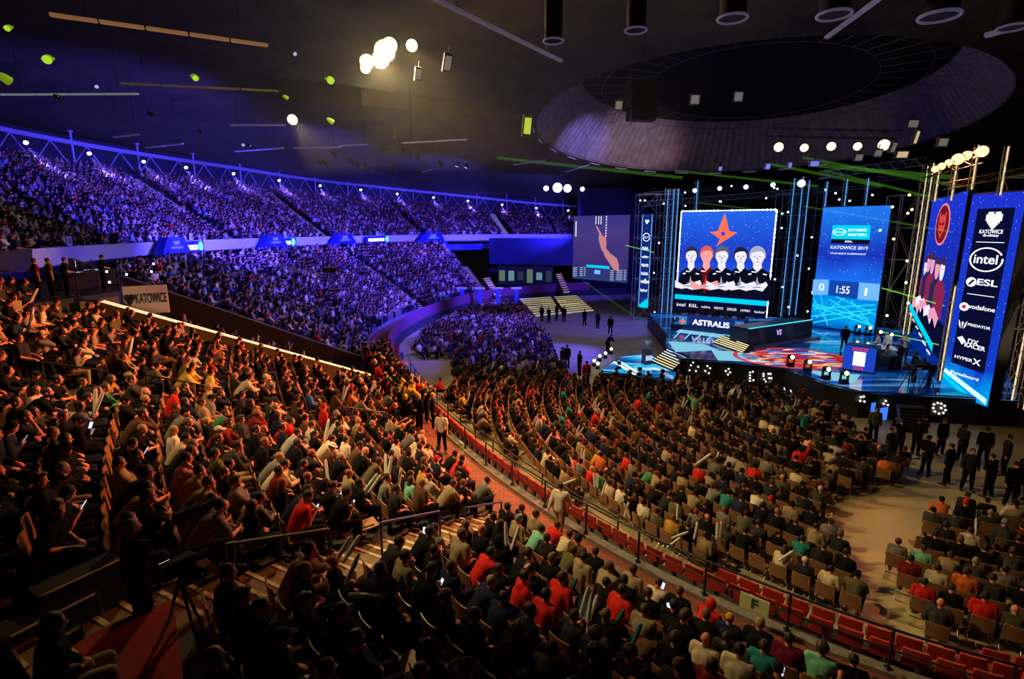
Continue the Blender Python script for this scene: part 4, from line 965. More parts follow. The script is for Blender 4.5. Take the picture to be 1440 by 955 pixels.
bulk('stand_seats', 'dark', [q for q in SEATS if q['tier'] in ('blue', 'upper')], 'rows of dark seats under the crowd in the far stands', 'seats')
# the single empty chair turned on the pale aisle floor
p = at(1290, 785, 0.); seat_obj('floor_chair', 'tan', dict(x=p.x, y=p.y, z=0., f=1.3), 'empty tan chair standing alone on the pale floor of the aisle')
# ------------------------------------------------------------------ helpers for built structure
_txt = {}
def text_mesh(s, size, m, ext=.004, bold=0., xs=1.):
    c = bpy.data.curves.new('lettering', 'FONT'); c.body = s; c.size = size; c.align_x = 'CENTER'; c.align_y = 'CENTER'; c.extrude = ext; c.offset = bold
    o = bpy.data.objects.new('lettering', c); COL.objects.link(o); me = eval_mesh(o); bpy.data.objects.remove(o)
    me.transform(Matrix.Diagonal((xs, 1, 1, 1))); me.transform(Matrix.Rotation(pi/2, 4, 'X')); me.materials.clear(); me.materials.append(m); return me
def lattice(mb, p0, p1, w=.3, step=.5, r=.025, r2=.014, n=5, mi=0, tri=False):
    p0 = Vector(p0); p1 = Vector(p1); d = (p1-p0); L = d.length; u = d.normalized(); q = u.to_track_quat('Z', 'Y'); h = w/2
    cs = [(-h, -h), (h, -h), (h, h), (-h, h)] if not tri else [(-h, -h*.6), (h, -h*.6), (0, h)]
    off = [q @ Vector((a, b, 0)) for a, b in cs]
    for o in off: mb.cyl(p0+o, p1+o, r, r, n, mi)
    k = max(1, int(L/step))
    for i in range(k):
        a = p0+u*(L*i/k); b = p0+u*(L*(i+1)/k)
        for j in range(len(off)):
            o1, o2 = off[j], off[(j+1) % len(off)]
            if i % 2: o1, o2 = o2, o1
            mb.cyl(a+o1, b+o2, r2, r2, 4, mi, cap=False)
    return mb
yel_edge = mat('step_edge', (.62, .52, .28), .6, noise=.1)
# ------------------------------------------------------------------ rail round the walkway
def ring_rail(name, sa, sb, d, z, h, label, post_step=1.9, m=blackm, mid=(.5,)):
    t = empty(name, (*bp((sa+sb)/2, d), z), 0, label, 'railing'); inv_ = Matrix.Translation(t.location).inverted()
    for nm, hh, r in [('top_rail', h, .028)]+[('middle_rail', h*k, .016) for k in mid]:
        mb = MB(); pts = [(*bp(s, d), z+hh) for s in np.arange(sa, sb+.01, .8)]
        pts = [tuple(Vector(p)-t.location) for p in pts]; mb.tube(pts, r, 6); mb.build(nm, m, t)
    for s in np.arange(sa, sb, post_step):
        p = Vector((*bp(s, d), z))-t.location; mb = MB(); mb.bevbox((p.x, p.y, p.z+h/2), (.05, .05, h), .008, rot=(0, 0, .3)); mb.bevbox((p.x, p.y, p.z+.02), (.13, .13, .03), .006); mb.build('post', m, t)
    return t
ring_rail('guard_rail', 10., 56., -.02, 1.08, .92, 'long black guard rail between brick walkway and the red padded seats')
# floor fence inside the red seats
ring_rail('guard_rail', 30., 56., -1.35, 0., 1.15, 'black floor fence between red padded seats and the floor chairs', 2.0, blackm, (.35, .7))
# terrace handrails
def handrail(pts, label, m, r=.03):
    P = [Vector(p) for p in pts]; base = P[0]; t = empty('handrail', base, 0, label, 'handrail')
    mb = MB(); mb.tube([p-base for p in P], r, 8); 
    for p in P[1:-1]: mb.ell(p-base, (r, r, r), None, 8, 6)
    mb.build('rail', m, t)
    for p in (P[0], P[-1]):
        s, d = inv(p.x, p.y); zz = zl(d) if d > 1.8 else 1.; 
        q = MB(); q.cyl(p-base, Vector((p.x, p.y, min(zz, p.z-.3)))-base, r*.9, r*.9, 8); q.build('post', m, t)
    return t
blr = mat('blue_handrail', (.03, .04, .22), .35, .2)
handrail([onT(535, 735, .95), onT(618, 719, .95)], 'blue handrail at the foot of the front stairs, left section', blr)
handrail([onT(655, 714, .95), onT(705, 706, .95)], 'blue handrail at the foot of the front stairs, ending at the walkway', blr)
handrail([onT(315, 766, .95), onT(462, 744, .95)], 'black handrail beside the front stairs behind the row of khaki shirts', blackm)
handrail([onT(58, 509, .9), onT(151, 522, .9)], 'black handrail high in the left block, uppermost', blackm)
handrail([onT(205, 527, .9), onT(312, 547, .9), onT(330, 590, .6)], 'black handrail by the two spectators in yellow', blackm)
handrail([onT(482, 572, .9), onT(540, 580, .9)], 'thin black handrail low near the end of the lit ledge', blackm)
# stair treads on the aisles of the lower tier, with pale edges
def aisle(s0, w, k0, k1, rowfn, label, edge, treadm, rise, zoff=0.):
    t = empty('aisle_stairs', (*bp(s0, rowfn(k0)[0]), rowfn(k0)[1]), 0, label, 'stairs'); B = t.location
    tr = MB(); eg = MB()
    for k in range(k0, k1):
        d, z = rowfn(k); d2, z2 = rowfn(k+1)
        for h in (0, 1):
            dd = d+(d2-d)*(.55*h)-.15; zz = z+rise*h+.02+zoff
            dd2 = dd+(d2-d)*.48
            a = bp(s0, dd); b = bp(s0, dd2); u = np.array(b)-np.array(a); L = np.linalg.norm(u); u /= L; v = np.array((-u[1], u[0]))*w/2
            cx, cy = (a+b)/2; ang = math.atan2(u[1], u[0])
            tr.box((cx-B.x, cy-B.y, zz-B.z-.06), (L, w, .16), rot=(0, 0, ang))
            eg.box((a[0]-B.x, a[1]-B.y, zz-B.z+.012), (.07, w, .035), rot=(0, 0, ang))
    tr.build('treads', treadm, t); eg.build('step_edges', edge, t); return t
lowfn = lambda k: (drow(k)-.3, zrow(k))
woodstep = mat('stair_wood', (.20, .12, .05), .6, noise=.25, scale=6)
aisle(AISLES_LOW[0][0], 1.05, 0, 14, lowfn, 'front aisle stairs climbing from the walkway between dark blocks', yel_edge, woodstep, .17)
aisle(AISLES_LOW[1][0], 1.05, 0, 14, lowfn, 'rear aisle stairs through the orange-lit block, dark treads', mat('edge_dim', (.2, .15, .08), .6), conc, .17)
edge_o = mat('step_edge_lit', (.75, .5, .3), .6, emit=(1., .55, .25), estr=.22)
edge_y = mat('step_edge_yellow', (.8, .75, .45), .6, emit=(1., .9, .5), estr=.18)  # pale nosings, with a faint glow added as if lit
for i, (s, w) in enumerate(AISLES_LOW[2:4]): aisle(s, 1.1, 0, [12, 9, 8][i], lowfn, ['far lower stairs with glowing edges near the middle of the blue stand', 'far lower stairs with glowing edges at the right end of the blue stand', 'x'][i], edge_o, concb, .17)
upfn = lambda k_: (lambda s: lambda k: (uprow(s, min(k, NUP-1))[0]-.2+(.0 if k < NUP else .7), uprow(s, min(k, NUP-1))[1]))(k_)
for i, (s, w) in enumerate(AISLES_UP[:4]):
    z0 = (uprow(s, 1)[1]-uprow(s, 0)[1])/2
    aisle(s, 1.1, 0, NUP-1, upfn(s), ['upper stairs with pale edges, second from left', 'upper stairs at far left, partly hidden by the crowd', 'upper stairs with pale edges, third from left', 'upper stairs with pale edges, rightmost by the dark wall'][i], edge_y, concb, z0)
# F and G signs
def sign(px, py, s_, z, w, h, ch, label):
    p = at(px, py, z); s, d = inv(p.x, p.y); c, n, r = frame(s); f = math.atan2(n[1], n[0])
    t = empty('row_sign', (p.x+n[0]*.06, p.y+n[1]*.06, z-h/2), f+pi/2, label, 'sign')
    mb = MB(); mb.bevbox((0, 0, h/2), (w, .03, h), .006); mb.build('board', mat('sign_board', (.55, .60, .33), .6), t)
    o = link('letter', text_mesh(ch, h*.85, mat('sign_green', (.01, .13, .04), .6), .003, .012), t, (0, -.022, h/2)); o['label'] = 'green letter '+ch
    return t
sign(1062, 848, 0, 1.78, .62, .38, 'F', 'pale sign with a green letter F on the guard rail')
sign(651, 629, 0, 1.75, .34, .46, 'G', 'small pale sign with letter G on the rail by the guard')
# ------------------------------------------------------------------ front steps, red carpet and corner parapet (bottom left)
red = mat('red_carpet', (.30, .012, .010), .95, noise=.2, scale=5)
q = [onT(px, py, .0) for px, py in ((45, 955), (70, 920), (150, 880), (240, 846), (252, 955))]
zc = max(p.z for p in q)-.2
P = [at(px, py, zc+.3) for px, py in ((30, 960), (70, 925), (150, 880), (243, 842), (262, 990), (120, 1040))]
mb = MB(); mb.prism([(p.x, p.y) for p in P], zc-.9, zc+.3); t = mb.build('carpeted_landing', red); tag(t, 'red carpeted landing below the black steps in the bottom left corner', 'landing')
t = empty('stair_flight', at(60, 880, zc+.3), 0, 'wide black steps with pale nosings above the red landing', 'stairs'); B = t.location
for i, ((xa, ya), (xb, yb)) in enumerate([((57, 914), (110, 884)), ((15, 896), (133, 836)), ((60, 838), (168, 788))]):
    z = zc+.36+.15*i; a = at(xa, ya, z); b = at(xb, yb, z); a2 = a+(a-b)*.25*(i > 1); u = (b-a).normalized(); v = Vector((-u.y, u.x, 0)); v = v if v.y > 0 or v.x < 0 else -v
    c = (a+b)/2+v*.18; ang = math.atan2(u.y, u.x); L = (b-a).length
    m = MB(); m.bevbox(c-B-Vector((0, 0, .3)), (L+.1, .36, .6), .01, rot=(0, 0, ang)); s_ = m.build('step', mat('black_step', (.004, .004, .004), .6), t)
    m = MB(); m.box((a+b)/2-B+Vector((0, 0, .004)), (L, .035, .012), rot=(0, 0, ang)); e = m.build('nosing', mat('nosing', (.42, .27, .13), .5), s_)
P = [atd(px, py, 4.6) for px, py in ((-12, 878), (52, 965), (-30, 975))]
mb = MB(); 
vs = [P[0], P[1], P[2]]; lo = [p-Vector((0, 0, .5)) for p in vs]; mb.add(vs+lo, [(0, 2, 1), (3, 4, 5), (0, 1, 4, 3), (1, 2, 5, 4), (2, 0, 3, 5)]); t = mb.build('corner_parapet', mat('parapet_brown', (.10, .045, .025), .7, noise=.2)); tag(t, 'brown parapet corner cut by the bottom left of the picture', 'parapet')
# ------------------------------------------------------------------ rim truss, posts and lamps
tr = empty('rim_truss', (*bp(75, rim(75)[0]-1), rim(75)[1]), 0, 'long steel rim truss above the last row of the upper stand', 'truss'); B = tr.location
steelb = mat('rim_steel', (.42, .42, .5), .5, .2)
def rp(s, dd=1., dz=0.): d, z = rim(s); q = bp(s, d-dd); return Vector((q[0], q[1], z+dz))
ch = MB(); ss = np.arange(UP0+1, UP1+1, .75)
for a, b in zip(ss[:-1], ss[1:]):
    p, q_ = rp(a)-B, rp(b)-B; u = (q_-p); ang = math.atan2(u.y, u.x); L = u.length+.05
    mid = (p+q_)/2; tilt = math.atan2(u.z, math.hypot(u.x, u.y))
    M = Euler((0, -tilt, ang)).to_matrix(); ch.box(mid, (L, .3, .42), rot=M)
ch.build('chord', steelb, tr)
ch = MB()
for a, b in zip(ss[:-1], ss[1:]): ch.cyl(rp(a, 1, -2.6)-B, rp(b, 1, -2.6)-B, .07, .07, 5, cap=False)
ch.build('lower_chord', steelb, tr)
dl = MB()
zz = [rp(s, 1, (-.15, -2.6)[i % 2])-B for i, s in enumerate(np.arange(UP0+1, UP1, .85))]
for i, (a, b) in enumerate(zip(zz[:-1], zz[1:])):
    m = MB(); m.cyl(a, b, .07, .07, 5, cap=False); m.build('diagonal', steelb, tr)
for i, s in enumerate(np.arange(UP0+2, UP1, 3.4)):
    m = MB(); m.cyl(rp(s, 1, -2.9)-B, rp(s, 1, 1.1 if i % 1 == 0 else .2)-B, .13, .13, 8); m.cyl(rp(s, 1, 1.05)-B, rp(s, 1, 1.2)-B, .3, .3, 8); m.build('post', steelb, tr)
LAMPPX = [(37.5, 204.5), (125, 217.6), (202, 227), (261.5, 235), (329, 243), (393, 250), (450, 257), (507, 261), (559, 265.5), (610, 269), (658, 273), (706, 275), (754, 277.6), (799, 279)]
def rim_s(px):
    best = None
    for s in np.arange(UP0, UP1+3, .1):
        p = rp(s, 1.9, -1.0); q = proj(p)
        if q and (best is None or abs(q[0]-px) < best[0]): best = (abs(q[0]-px), s)
    return best[1]
LAMPS = [rp(rim_s(px), 1.9, -1.0) for px, py in LAMPPX]
lens_b = emat('lens_blue_white', (.75, .78, 1.), 14)
def lamp(name, pos, aim, r, lens, label, group=None, cat='spotlight', body=blackm, L=None):
    """stage lantern: housing, yoke, lens"""
    L = L or r*2.4; t = empty(name, pos, 0, label, cat, group); d = (Vector(aim)-Vector(pos)).normalized(); q = d.to_track_quat('Z', 'Y'); t.rotation_mode = 'QUATERNION'; t.rotation_quaternion = q
    m = MB(); m.cyl((0, 0, -L), (0, 0, -L*.55), r*.6, r*.95, 12); m.cyl((0, 0, -L*.55), (0, 0, .02), r*.95, r*1.08, 12, cap=False); m.cyl((0, 0, -L*.56), (0, 0, -L*.54), r*.94, r*.94, 12); m.build('housing', body, t)
    m = MB(); m.cyl((0, 0, -.03), (0, 0, -.01), r*.96, r*.96, 16); m.build('lens', lens, t)
    y = MB(); y.box((r*1.2, 0, -L*.4), (.03, .06, r*1.6)); y.box((-r*1.2, 0, -L*.4), (.03, .06, r*1.6)); y.box((0, 0, -L*.4-r*.8-.02), (r*2.44, .06, .04)); y.build('yoke', body, t)
    return t
LIGHT_AIMS = []
for i, p in enumerate(LAMPS):
    aimv = p+Vector((2.2 if i < 3 else .3, -2.2, -5.))
    lamp('spotlight', p, p+((Vector((0, 0, 10))-p).normalized()*1.2+Vector((.2, 0, -.9))), .2, lens_b, 'small blue-white rim spotlight, %s from the left' % ordn(i), 'blue rim spotlights')
    LIGHT_AIMS.append(aimv)
# ------------------------------------------------------------------ upper tier fascia: portals, light boxes, banners
def fasc(px, py):                         # station of a fascia point seen at this pixel
    best = None
    for s in np.arange(UP0, UP1, .1):
        p = bp(s, 18.2); q = proj((p[0], p[1], 8.4))
        if q and (best is None or abs(q[0]-px) < best[0]): best = (abs(q[0]-px), s)
    return best[1]
def fpos(s, d=18.0, z=8.0):
    c, n, r = frame(s); p = bp(s, d); return (float(p[0]), float(p[1]), z), math.atan2(n[1], n[0])-pi/2
arch_m = mat('arch_blue_cloth', (.02, .03, .42), .6, noise=.12, scale=2)
for i, px in enumerate([235, 380, 480, 606]):
    s = fasc(px, 0); (x, y, z), f = fpos(s, 17.6, 6.5); W = [7.6, 7.8, 8.6, 9.8][i]; k = W/5.4
    t = empty('entrance_arch', (x, y, z), f, 'blue fabric entrance arch in the concourse, %s from the left' % ordn(i), 'arch', 'entrance arches')
    o = [(-W/2, 0), (-W/2*.36, 2.75), (W/2*.36, 2.75), (W/2, 0), (W/2*.66, 0), (W/2*.30, 1.45), (-W/2*.30, 1.45), (-W/2*.66, 0)]
    vs = [(a, -.25, b) for a, b in o]+[(a, .45, b) for a, b in o]; F = []
    for a, b, c, d in ((0, 1, 6, 7), (1, 2, 5, 6), (2, 3, 4, 5)): F += [(a, b, c, d), (a+8, d+8, c+8, b+8)]
    for j in range(8): F.append((j, j+8, (j+1) % 8+8, (j+1) % 8))
    mb = MB(); mb.add(vs, F); mb.build('fabric', arch_m, t)
    lt = link('lettering', text_mesh('intel', .42*k, emat('arch_letter', (.35, .4, 1.), .7), .004, .01), t, (0, -.27, 2.32)); lt2 = link('lettering', text_mesh('EXTREME MASTERS', .17*k, emat('arch_letter', (.35, .4, 1.), .7), .004, .004), t, (0, -.27, 1.9))
    m = MB(); m.box((0, .4, .7), (W*.6, .06, 1.4)); m.build('dark_opening', black, t)
lb = emat('lightbox_white', (.70, .74, 1.), 2.2); lbc = emat('lightbox_cyan', (.10, .55, 1.), 2.4)
for i, (px, wid) in enumerate([(265, 3.9), (398, 4.0), (530, 5.0)]):
    s = fasc(px, 0); (x, y, z), f = fpos(s, 17.95, 7.85)
    t = empty('light_box', (x, y, z), f, 'long illuminated sign box on the white parapet, %s from the left' % ordn(i), 'light box')
    m = MB(); m.bevbox((0, 0, .5), (wid*1.25, .14, 1.0), .02); m.build('backing', bluem, t)
    m = MB(); m.box((-wid*.1, -.09, .45), (wid*.8, .03, .42)); m.build('lit_strip', lb, t)
    link('lettering', text_mesh('PREDATOR', .40, mat('sign_letter_blue', (.02, .04, .3), .5), .003, .004, 1.3), t, (-wid*.1, -.11, .45))
    m = MB(); m.ell((wid*.45, -.1, .5), (.42, .05, .46), None, 16, 8); m.build('round_emblem', lbc, t)
for i, px in enumerate([95, 268, 401, 530, 652]):
    s = fasc(px, 0); (x, y, z), f = fpos(s, 18.0, 8.95); t = empty('block_sign', (x, y, z), f, 'small pale block number plate on the upper parapet, %s from the left' % ordn(i), 'sign')
    m = MB(); m.bevbox((0, 0, .28), (.62, .05, .56), .01); m.build('plate', mat('plate_white', (.6, .6, .62), .5), t); link('figure', text_mesh(['12', '13', '14', '15', '16'][i], .4, black, .003, .01), t, (0, -.03, .28))
# graphic banner band under the parapet on the far blue stand, and the solid blue wall with the glass doors
bandm = mat('blue_banner', (.03, .04, .40), .6, noise=.45, scale=.6)
sb0, sb1 = 78., 97.
o = strip('banner_band', sb0, sb1, lambda s: [(17.0, 6.4), (17.0, 7.35), (17.12, 7.35), (17.12, 6.4)], bandm, 1., kind=None); tag(o, 'long blue banner band along the top of the far lower stand', 'banner')
def pbox(name, pxs, ts, zlo, zhi, th, m, label, cat, kind=None):
    a = atd(pxs[0], 380, ts[0]); b = atd(pxs[1], 380, ts[1]); a.z = b.z = 0; u = (b-a).normalized(); v = Vector((-u.y, u.x, 0)); c = (a+b)/2+v*th/2
    mb = MB(); mb.bevbox((c.x, c.y, (zlo+zhi)/2), ((b-a).length, th, zhi-zlo), .03, rot=(0, 0, math.atan2(u.y, u.x))); o = mb.build(name, m)
    if kind: o['kind'] = kind
    else: tag(o, label, cat)
    return o, a, b, u
pbox('wall_far', (688, 830), (88, 84), 4.2, 8.4, 1.2, mat('far_blue_wall', (.02, .025, .13), .6, noise=.2, scale=.5), '', '', 'structure')
pbox('wall_far', (688, 1000), (90, 100), 0., 4.2, .6, mat('far_dark_wall', (.008, .008, .02), .7), '', '', 'structure')
pbox('wall_backstage', (810, 1500), (88, 60), 0., 16, .5, mat('back_drape', (.006, .006, .012), .9), '', '', 'structure')
# lit doorway
a = atd(700, 410, 87); b = atd(778, 410, 85.); u = (b-a); L = Vector((u.x, u.y, 0)).length; ang = math.atan2(u.y, u.x)
t = empty('glass_doors', ((a.x+b.x)/2, (a.y+b.y)/2, 1.), ang, 'lit glass doors under the blue wall beyond the far stand', 'doors')
m = MB(); m.box((0, 0, 1.6), (L, .1, 3.0)); m.build('back_panel', mat('door_back', (.02, .03, .03), .5), t)
rr5 = random.Random(9)
for k in range(6):
    m = MB(); m.box((-L/2+L*(k+.5)/6, -.1, 1.55), (L/6*.62, .04, 2.3*rr5.uniform(.5, 1))); m.build('pane', emat('door_glow_%d' % (k % 3), [(.5, .8, .5), (.35, .7, .8), (.25, .3, .6)][k % 3], [.2, .35, .1][k % 3]), t)
# bright retractable steps and two small stair runs at the far end
def far_steps(corners, z0, z1, n, label, m):
    """corners: px bottom-left, bottom-right, top-left, top-right"""
    bl, br = at(*corners[0], z0), at(*corners[1], z0); tl, tr_ = at(*corners[2], z1), at(*corners[3], z1)
    t = empty('stair_flight', (bl+br)/2, 0, label, 'stairs'); B = t.location; fr = MB(); eg = MB()
    for i in range(n):
        k = i/(n-1); a = bl.lerp(tl, k); b = br.lerp(tr_, k); k2 = (i+1)/(n-1); c = bl.lerp(tl, k2); d = br.lerp(tr_, k2); z = a.z
        q = [Vector((p.x, p.y, z)) for p in (a, b, d, c)]; lo = [Vector((p.x, p.y, z0-.3)) for p in q]
        fr.add([p-B for p in q+lo], [(0, 1, 2, 3), (0, 4, 5, 1), (1, 5, 6, 2), (2, 6, 7, 3), (3, 7, 4, 0)])
        w = (Vector((d.x, d.y, z))-Vector((b.x, b.y, z)))*.45; w0 = (Vector((c.x, c.y, z))-Vector((a.x, a.y, z)))*.45
        e = [q[0]+Vector((0, 0, .01)), q[1]+Vector((0, 0, .01)), q[1]+w+Vector((0, 0, .01)), q[0]+w0+Vector((0, 0, .01))]; eg.add([p-B for p in e]+[p-B-Vector((0, 0, .12)) for p in e], [(0, 1, 2, 3), (0, 4, 5, 1)])
    fr.build('treads', concb, t); eg.build('step_edges', m, t); return t
far_steps([(753, 444), (790, 440), (731, 421), (775, 418)], .1, 1.3, 9, 'bright yellow retractable steps at the far end, left flight', edge_s := mat('step_edge_bright', (.8, .72, .45), .6, emit=(1., .85, .45), estr=.55))
far_steps([(796, 440), (835, 436), (780, 418), (812, 416)], .1, 1.2, 9, 'bright yellow retractable steps at the far end, right flight', edge_s)
far_steps([(793, 411), (801, 410), (782, 386), (790, 385)], 1.2, 3.3, 9, 'narrow orange-lit stair between blue wall and hanging screen', mat('edge_oo', (.8, .5, .3), .6, emit=(1., .5, .22), estr=.5))
far_steps([(697, 417), (705, 416), (680, 392), (689, 391)], 1.2, 3.1, 9, 'narrow orange-lit stair at the right end of the blue seats', MATS['edge_oo'])
# white panels and posts under the far rail
for i, px in enumerate([650, 675, 700, 726]):
    p = at(px, 436, 0); t = empty('white_pillar', p, 0, 'small white-topped pillar at the back of the blue floor seats, %s from the left' % ordn(i), 'pillar'); m = MB(); m.bevbox((0, 0, 1.3), (.5, .3, 2.6), .03); m.build('shaft', mat('pillar_blue', (.08, .1, .5), .5), t); m = MB(); m.bevbox((0, 0, 2.7), (1.3, .4, .22), .03); m.build('cap', mat('pillar_white', (.7, .7, .8), .5), t)
# tinted apron round the far ring
o = strip('wall_ring', 58., S_END, lambda s: [(-.30, 0.9), (-.30, 2.0), (-.1, 2.0), (-.1, .9)], mat('ring_red_blue', (.22, .05, .10), .5, noise=.15), 1.0)
# ------------------------------------------------------------------ camera and lighting platform (left)
def plat():
    P = [onT(px, py, 0.) for px, py in ((45, 434), (172, 440), (176, 398), (50, 394))]
    c = sum(P, Vector())/4; zt = c.z+.25; t = empty('production_platform', (c.x, c.y, zt), 0, 'dark production platform with consoles left of the letter banner', 'platform'); B = t.location
    mb = MB(); mb.prism([(p.x-B.x, p.y-B.y) for p in P], -.9, 0); mb.build('deck', black, t)
    a, b = onT(112, 432, .3), onT(168, 436, .3); u = b-a
    m = MB(); m.bevbox((a+b)/2-B, (u.length, .1, .9), .02, rot=(0, 0, math.atan2(u.y, u.x))); m.build('side_panel', mat('plat_olive', (.10, .085, .04), .7), t)
    rl = MB(); pr = [Vector((p.x, p.y, zt+1.05)) for p in (P[0].lerp(P[1], .5), P[1], P[2], P[3])]
    rl.tube([p-B for p in pr], .03, 6); rl.tube([p-B-Vector((0, 0, .5)) for p in pr], .02, 6)
    for a_, b_ in zip(pr[:-1], pr[1:]):
        for k in (0, .5, 1): p = a_.lerp(b_, k); rl.cyl(p-B, p-B-Vector((0, 0, 1.05)), .03, .03, 6)
    rl.build('railing', blackm, t)
    for k, (px, py) in enumerate(((100, 402), (140, 404))):
        p = onT(px, py, .25); m = MB(); m.bevbox((p.x-B.x, p.y-B.y, .42), (1.7, .8, .84), .04, rot=(0, 0, .9)); q = m.build('console', mat('console_black', (.01, .01, .012), .4), t)
        m = MB(); r_ = random.Random(k)
        for n_ in range(14): m.box((p.x-B.x+r_.uniform(-.5, .5), p.y-B.y+r_.uniform(-.3, .3), .86), (.06, .04, .02), rot=(0, 0, .9))
        g = m.build('console_lights', emat('console_glow', (.4, .5, 1.), 1.2), q); g['kind'] = 'stuff'
    return zt
ZP = plat()
a = onT(174, 430, .5); a = atd(176, 428, proj(a)[2]*.93); b = atd(234, 409, proj(a)[2]*1.03); b.z = a.z; u = b-a; ang = math.atan2(u.y, u.x); L = u.length
t = empty('letter_banner', ((a.x+b.x)/2, (a.y+b.y)/2, a.z-.45), ang, 'white banner with dark city name hanging on the production platform', 'banner')
m = MB(); m.bevbox((0, 0, .6), (L*1.05, .06, 1.3), .02); m.build('cloth', mat('banner_white', (.5, .5, .56), .6), t)
link('lettering', text_mesh('KATOWICE', .62, black, .004, .008, L/4.4), t, (L*.12, -.045, .65)); m = MB()
for pnt in ((0, 0), (.18, .0)): m.ell((-L*.38+pnt[0]-.09, -.05, .75), (.13, .02, .14), None, 12, 6)
m.cyl((-L*.38, -.04, .67), (-L*.38, -.04, .37), .2, .0, 4); m.build('heart_emblem', black, t)
for i, (px, py) in enumerate([(112, 384), (98, 388), (134, 387)]):
    p = onT(px, py+16, .25); p.z = ZP+.85; t = empty('monitor', p, -.9, ['bright white monitor on the production platform', 'dim monitor on the production platform, left of the bright one', 'dark monitor on the production platform, right of the bright one'][i], 'monitor')
    m = MB(); m.bevbox((0, 0, .38), (.62, .05, .38), .012); m.build('casing', black, t); m = MB(); m.box((0, -.03, .38), (.56, .012, .32)); m.build('display', emat('mon%d' % i, [(.6, .75, 1.), (.3, .25, .2), (.05, .06, .1)][i], [2.0, .3, .3][i]), t); m = MB(); m.cyl((0, 0, .2), (0, 0, 0), .03, .03, 6); m.bevbox((0, 0, .01), (.25, .18, .02), .005); m.build('stand', black, t)
for i, (px, py, top, lab) in enumerate([(75, 420, 'brown', 'person in brown shirt standing on the production platform, seen from behind'), (97, 424, 'charcoal', 'person in charcoal beside the brown shirt on the production platform'), (55, 415, 'dark red', 'person in dark red at the left end of the production platform'), (150, 424, 'black', 'person in black at the right end of the production platform')]):
    p = onT(px, py, .25); b_ = person((p.x, p.y, ZP), .9, 'standing_hands_front' if i % 2 else 'standing', top, 'short', 'short_hair', 'brown', 'black', 1, 'black'); tag(b_, lab, 'person', 'standing people')
# crew lamps on tall stands, broadcast crane, tripods
for i, (px, py) in enumerate([(150, 382), (178, 386), (154, 397), (213, 382), (216, 371)]):
    p = onT(px, py+25, 1.5); p = atd(px, py, proj(p)[2]); lamp('work_light', p, (0, 8, 8), .045, lens_b, 'small bright work light on the production platform, %s from the left' % ordn(i), 'platform work lights')
p = atd(463, 379, 34); t = empty('crane_camera', p, .4, 'remote camera hanging on a crane arm over the blue stand', 'camera crane')
m = MB(); m.bevbox((0, 0, 0), (.9, .4, .3), .05); m.build('camera_body', black, t); m = MB(); m.cyl((.0, 0, -.15), (.15, .0, -1.2), .035, .03, 6); m.bevbox((.2, 0, -1.3), (.7, .4, .16), .04); m.build('remote_head', blackm, t)
m = MB(); lattice(m, (-.2, 0, -.4), (-3.2, 1., .35), .16, .4, .014, .009, 4, tri=True); m.build('arm', steel, t)
# camera operator at bottom left, with camera on shoulder support
p = onT(207, 905, .0); opp = person((p.x, p.y, p.z), 1.0, 'standing_filming', 'black', 'long', 'short_hair', 'grey', 'black', 1, 'black', True, 1.0); tag(opp, 'grey-haired camera operator in black standing at the bottom left stairs', 'person', 'standing people')
cpos = p+Vector((.38, .55, 1.52)); t = empty('shoulder_camera', cpos, -.55, 'black shoulder camera held by the grey-haired operator', 'camera')
m = MB(); m.bevbox((0, 0, 0), (.13, .36, .17), .02); m.build('body', blackm, t); m = MB(); m.cyl((0, .18, 0), (0, .38, 0), .05, .065, 12); m.build('lens', blackm, t); m = MB(); m.bevbox((-.09, .1, .1), (.05, .12, .06), .01); m.build('viewfinder', blackm, t)
p = onT(268, 925, .0); t = empty('tripod_camera', p, -.6, 'video camera on tripod with small lit display beside the red landing', 'camera')
for k in range(3): m = MB(); a_ = 2.1*k; m.cyl((0, 0, 1.15), (.35*math.cos(a_), .35*math.sin(a_), .0), .022, .016, 6); m.build('leg', blackm, t)
m = MB(); m.bevbox((0, 0, 1.3), (.16, .4, .2), .02); m.cyl((0, .2, 1.3), (0, .36, 1.3), .05, .06, 10); m.build('camera_body', blackm, t); m = MB(); m.box((-.1, -.1, 1.34), (.01, .12, .08)); m.build('display', emat('cam_disp', (.9, .75, .5), .8), t)
# ------------------------------------------------------------------ roof
RC = Vector((25., 59.)); RA, RB = 22.5, 15.5
def ringp(a, k=1., dz=0.):
    x = RC.x+RA*k*math.cos(a); y = RC.y+RB*k*math.sin(a); return (x, y, 20.6-.215*(y-59.)+dz)
def outp(a): 
    x = 15+66*math.cos(a); y = 46+76*math.sin(a); return (x, y, 18.4-.040*(x-15)-.036*(y-48))
roofm = mat('roof_dark', (.045, .033, .010), .85, noise=.5, scale=.35)
mb = MB(); N = 96; K = 10; vs = []
for j in range(K+1):
    k = j/K
    for i in range(N):
        a = 2*pi*i/N; o = Vector(outp(a)); r = Vector(ringp(a)); p = o.lerp(r, k); p.z += 1.6*math.sin(pi*k)*(.5 if math.sin(a) > 0 else 1.2); vs.append(tuple(p))
F = [(j*N+i, j*N+(i+1) % N, (j+1)*N+(i+1) % N, (j+1)*N+i) for j in range(K) for i in range(N)]
mb.add(vs, F); struct(mb.build('ceiling', roofm))
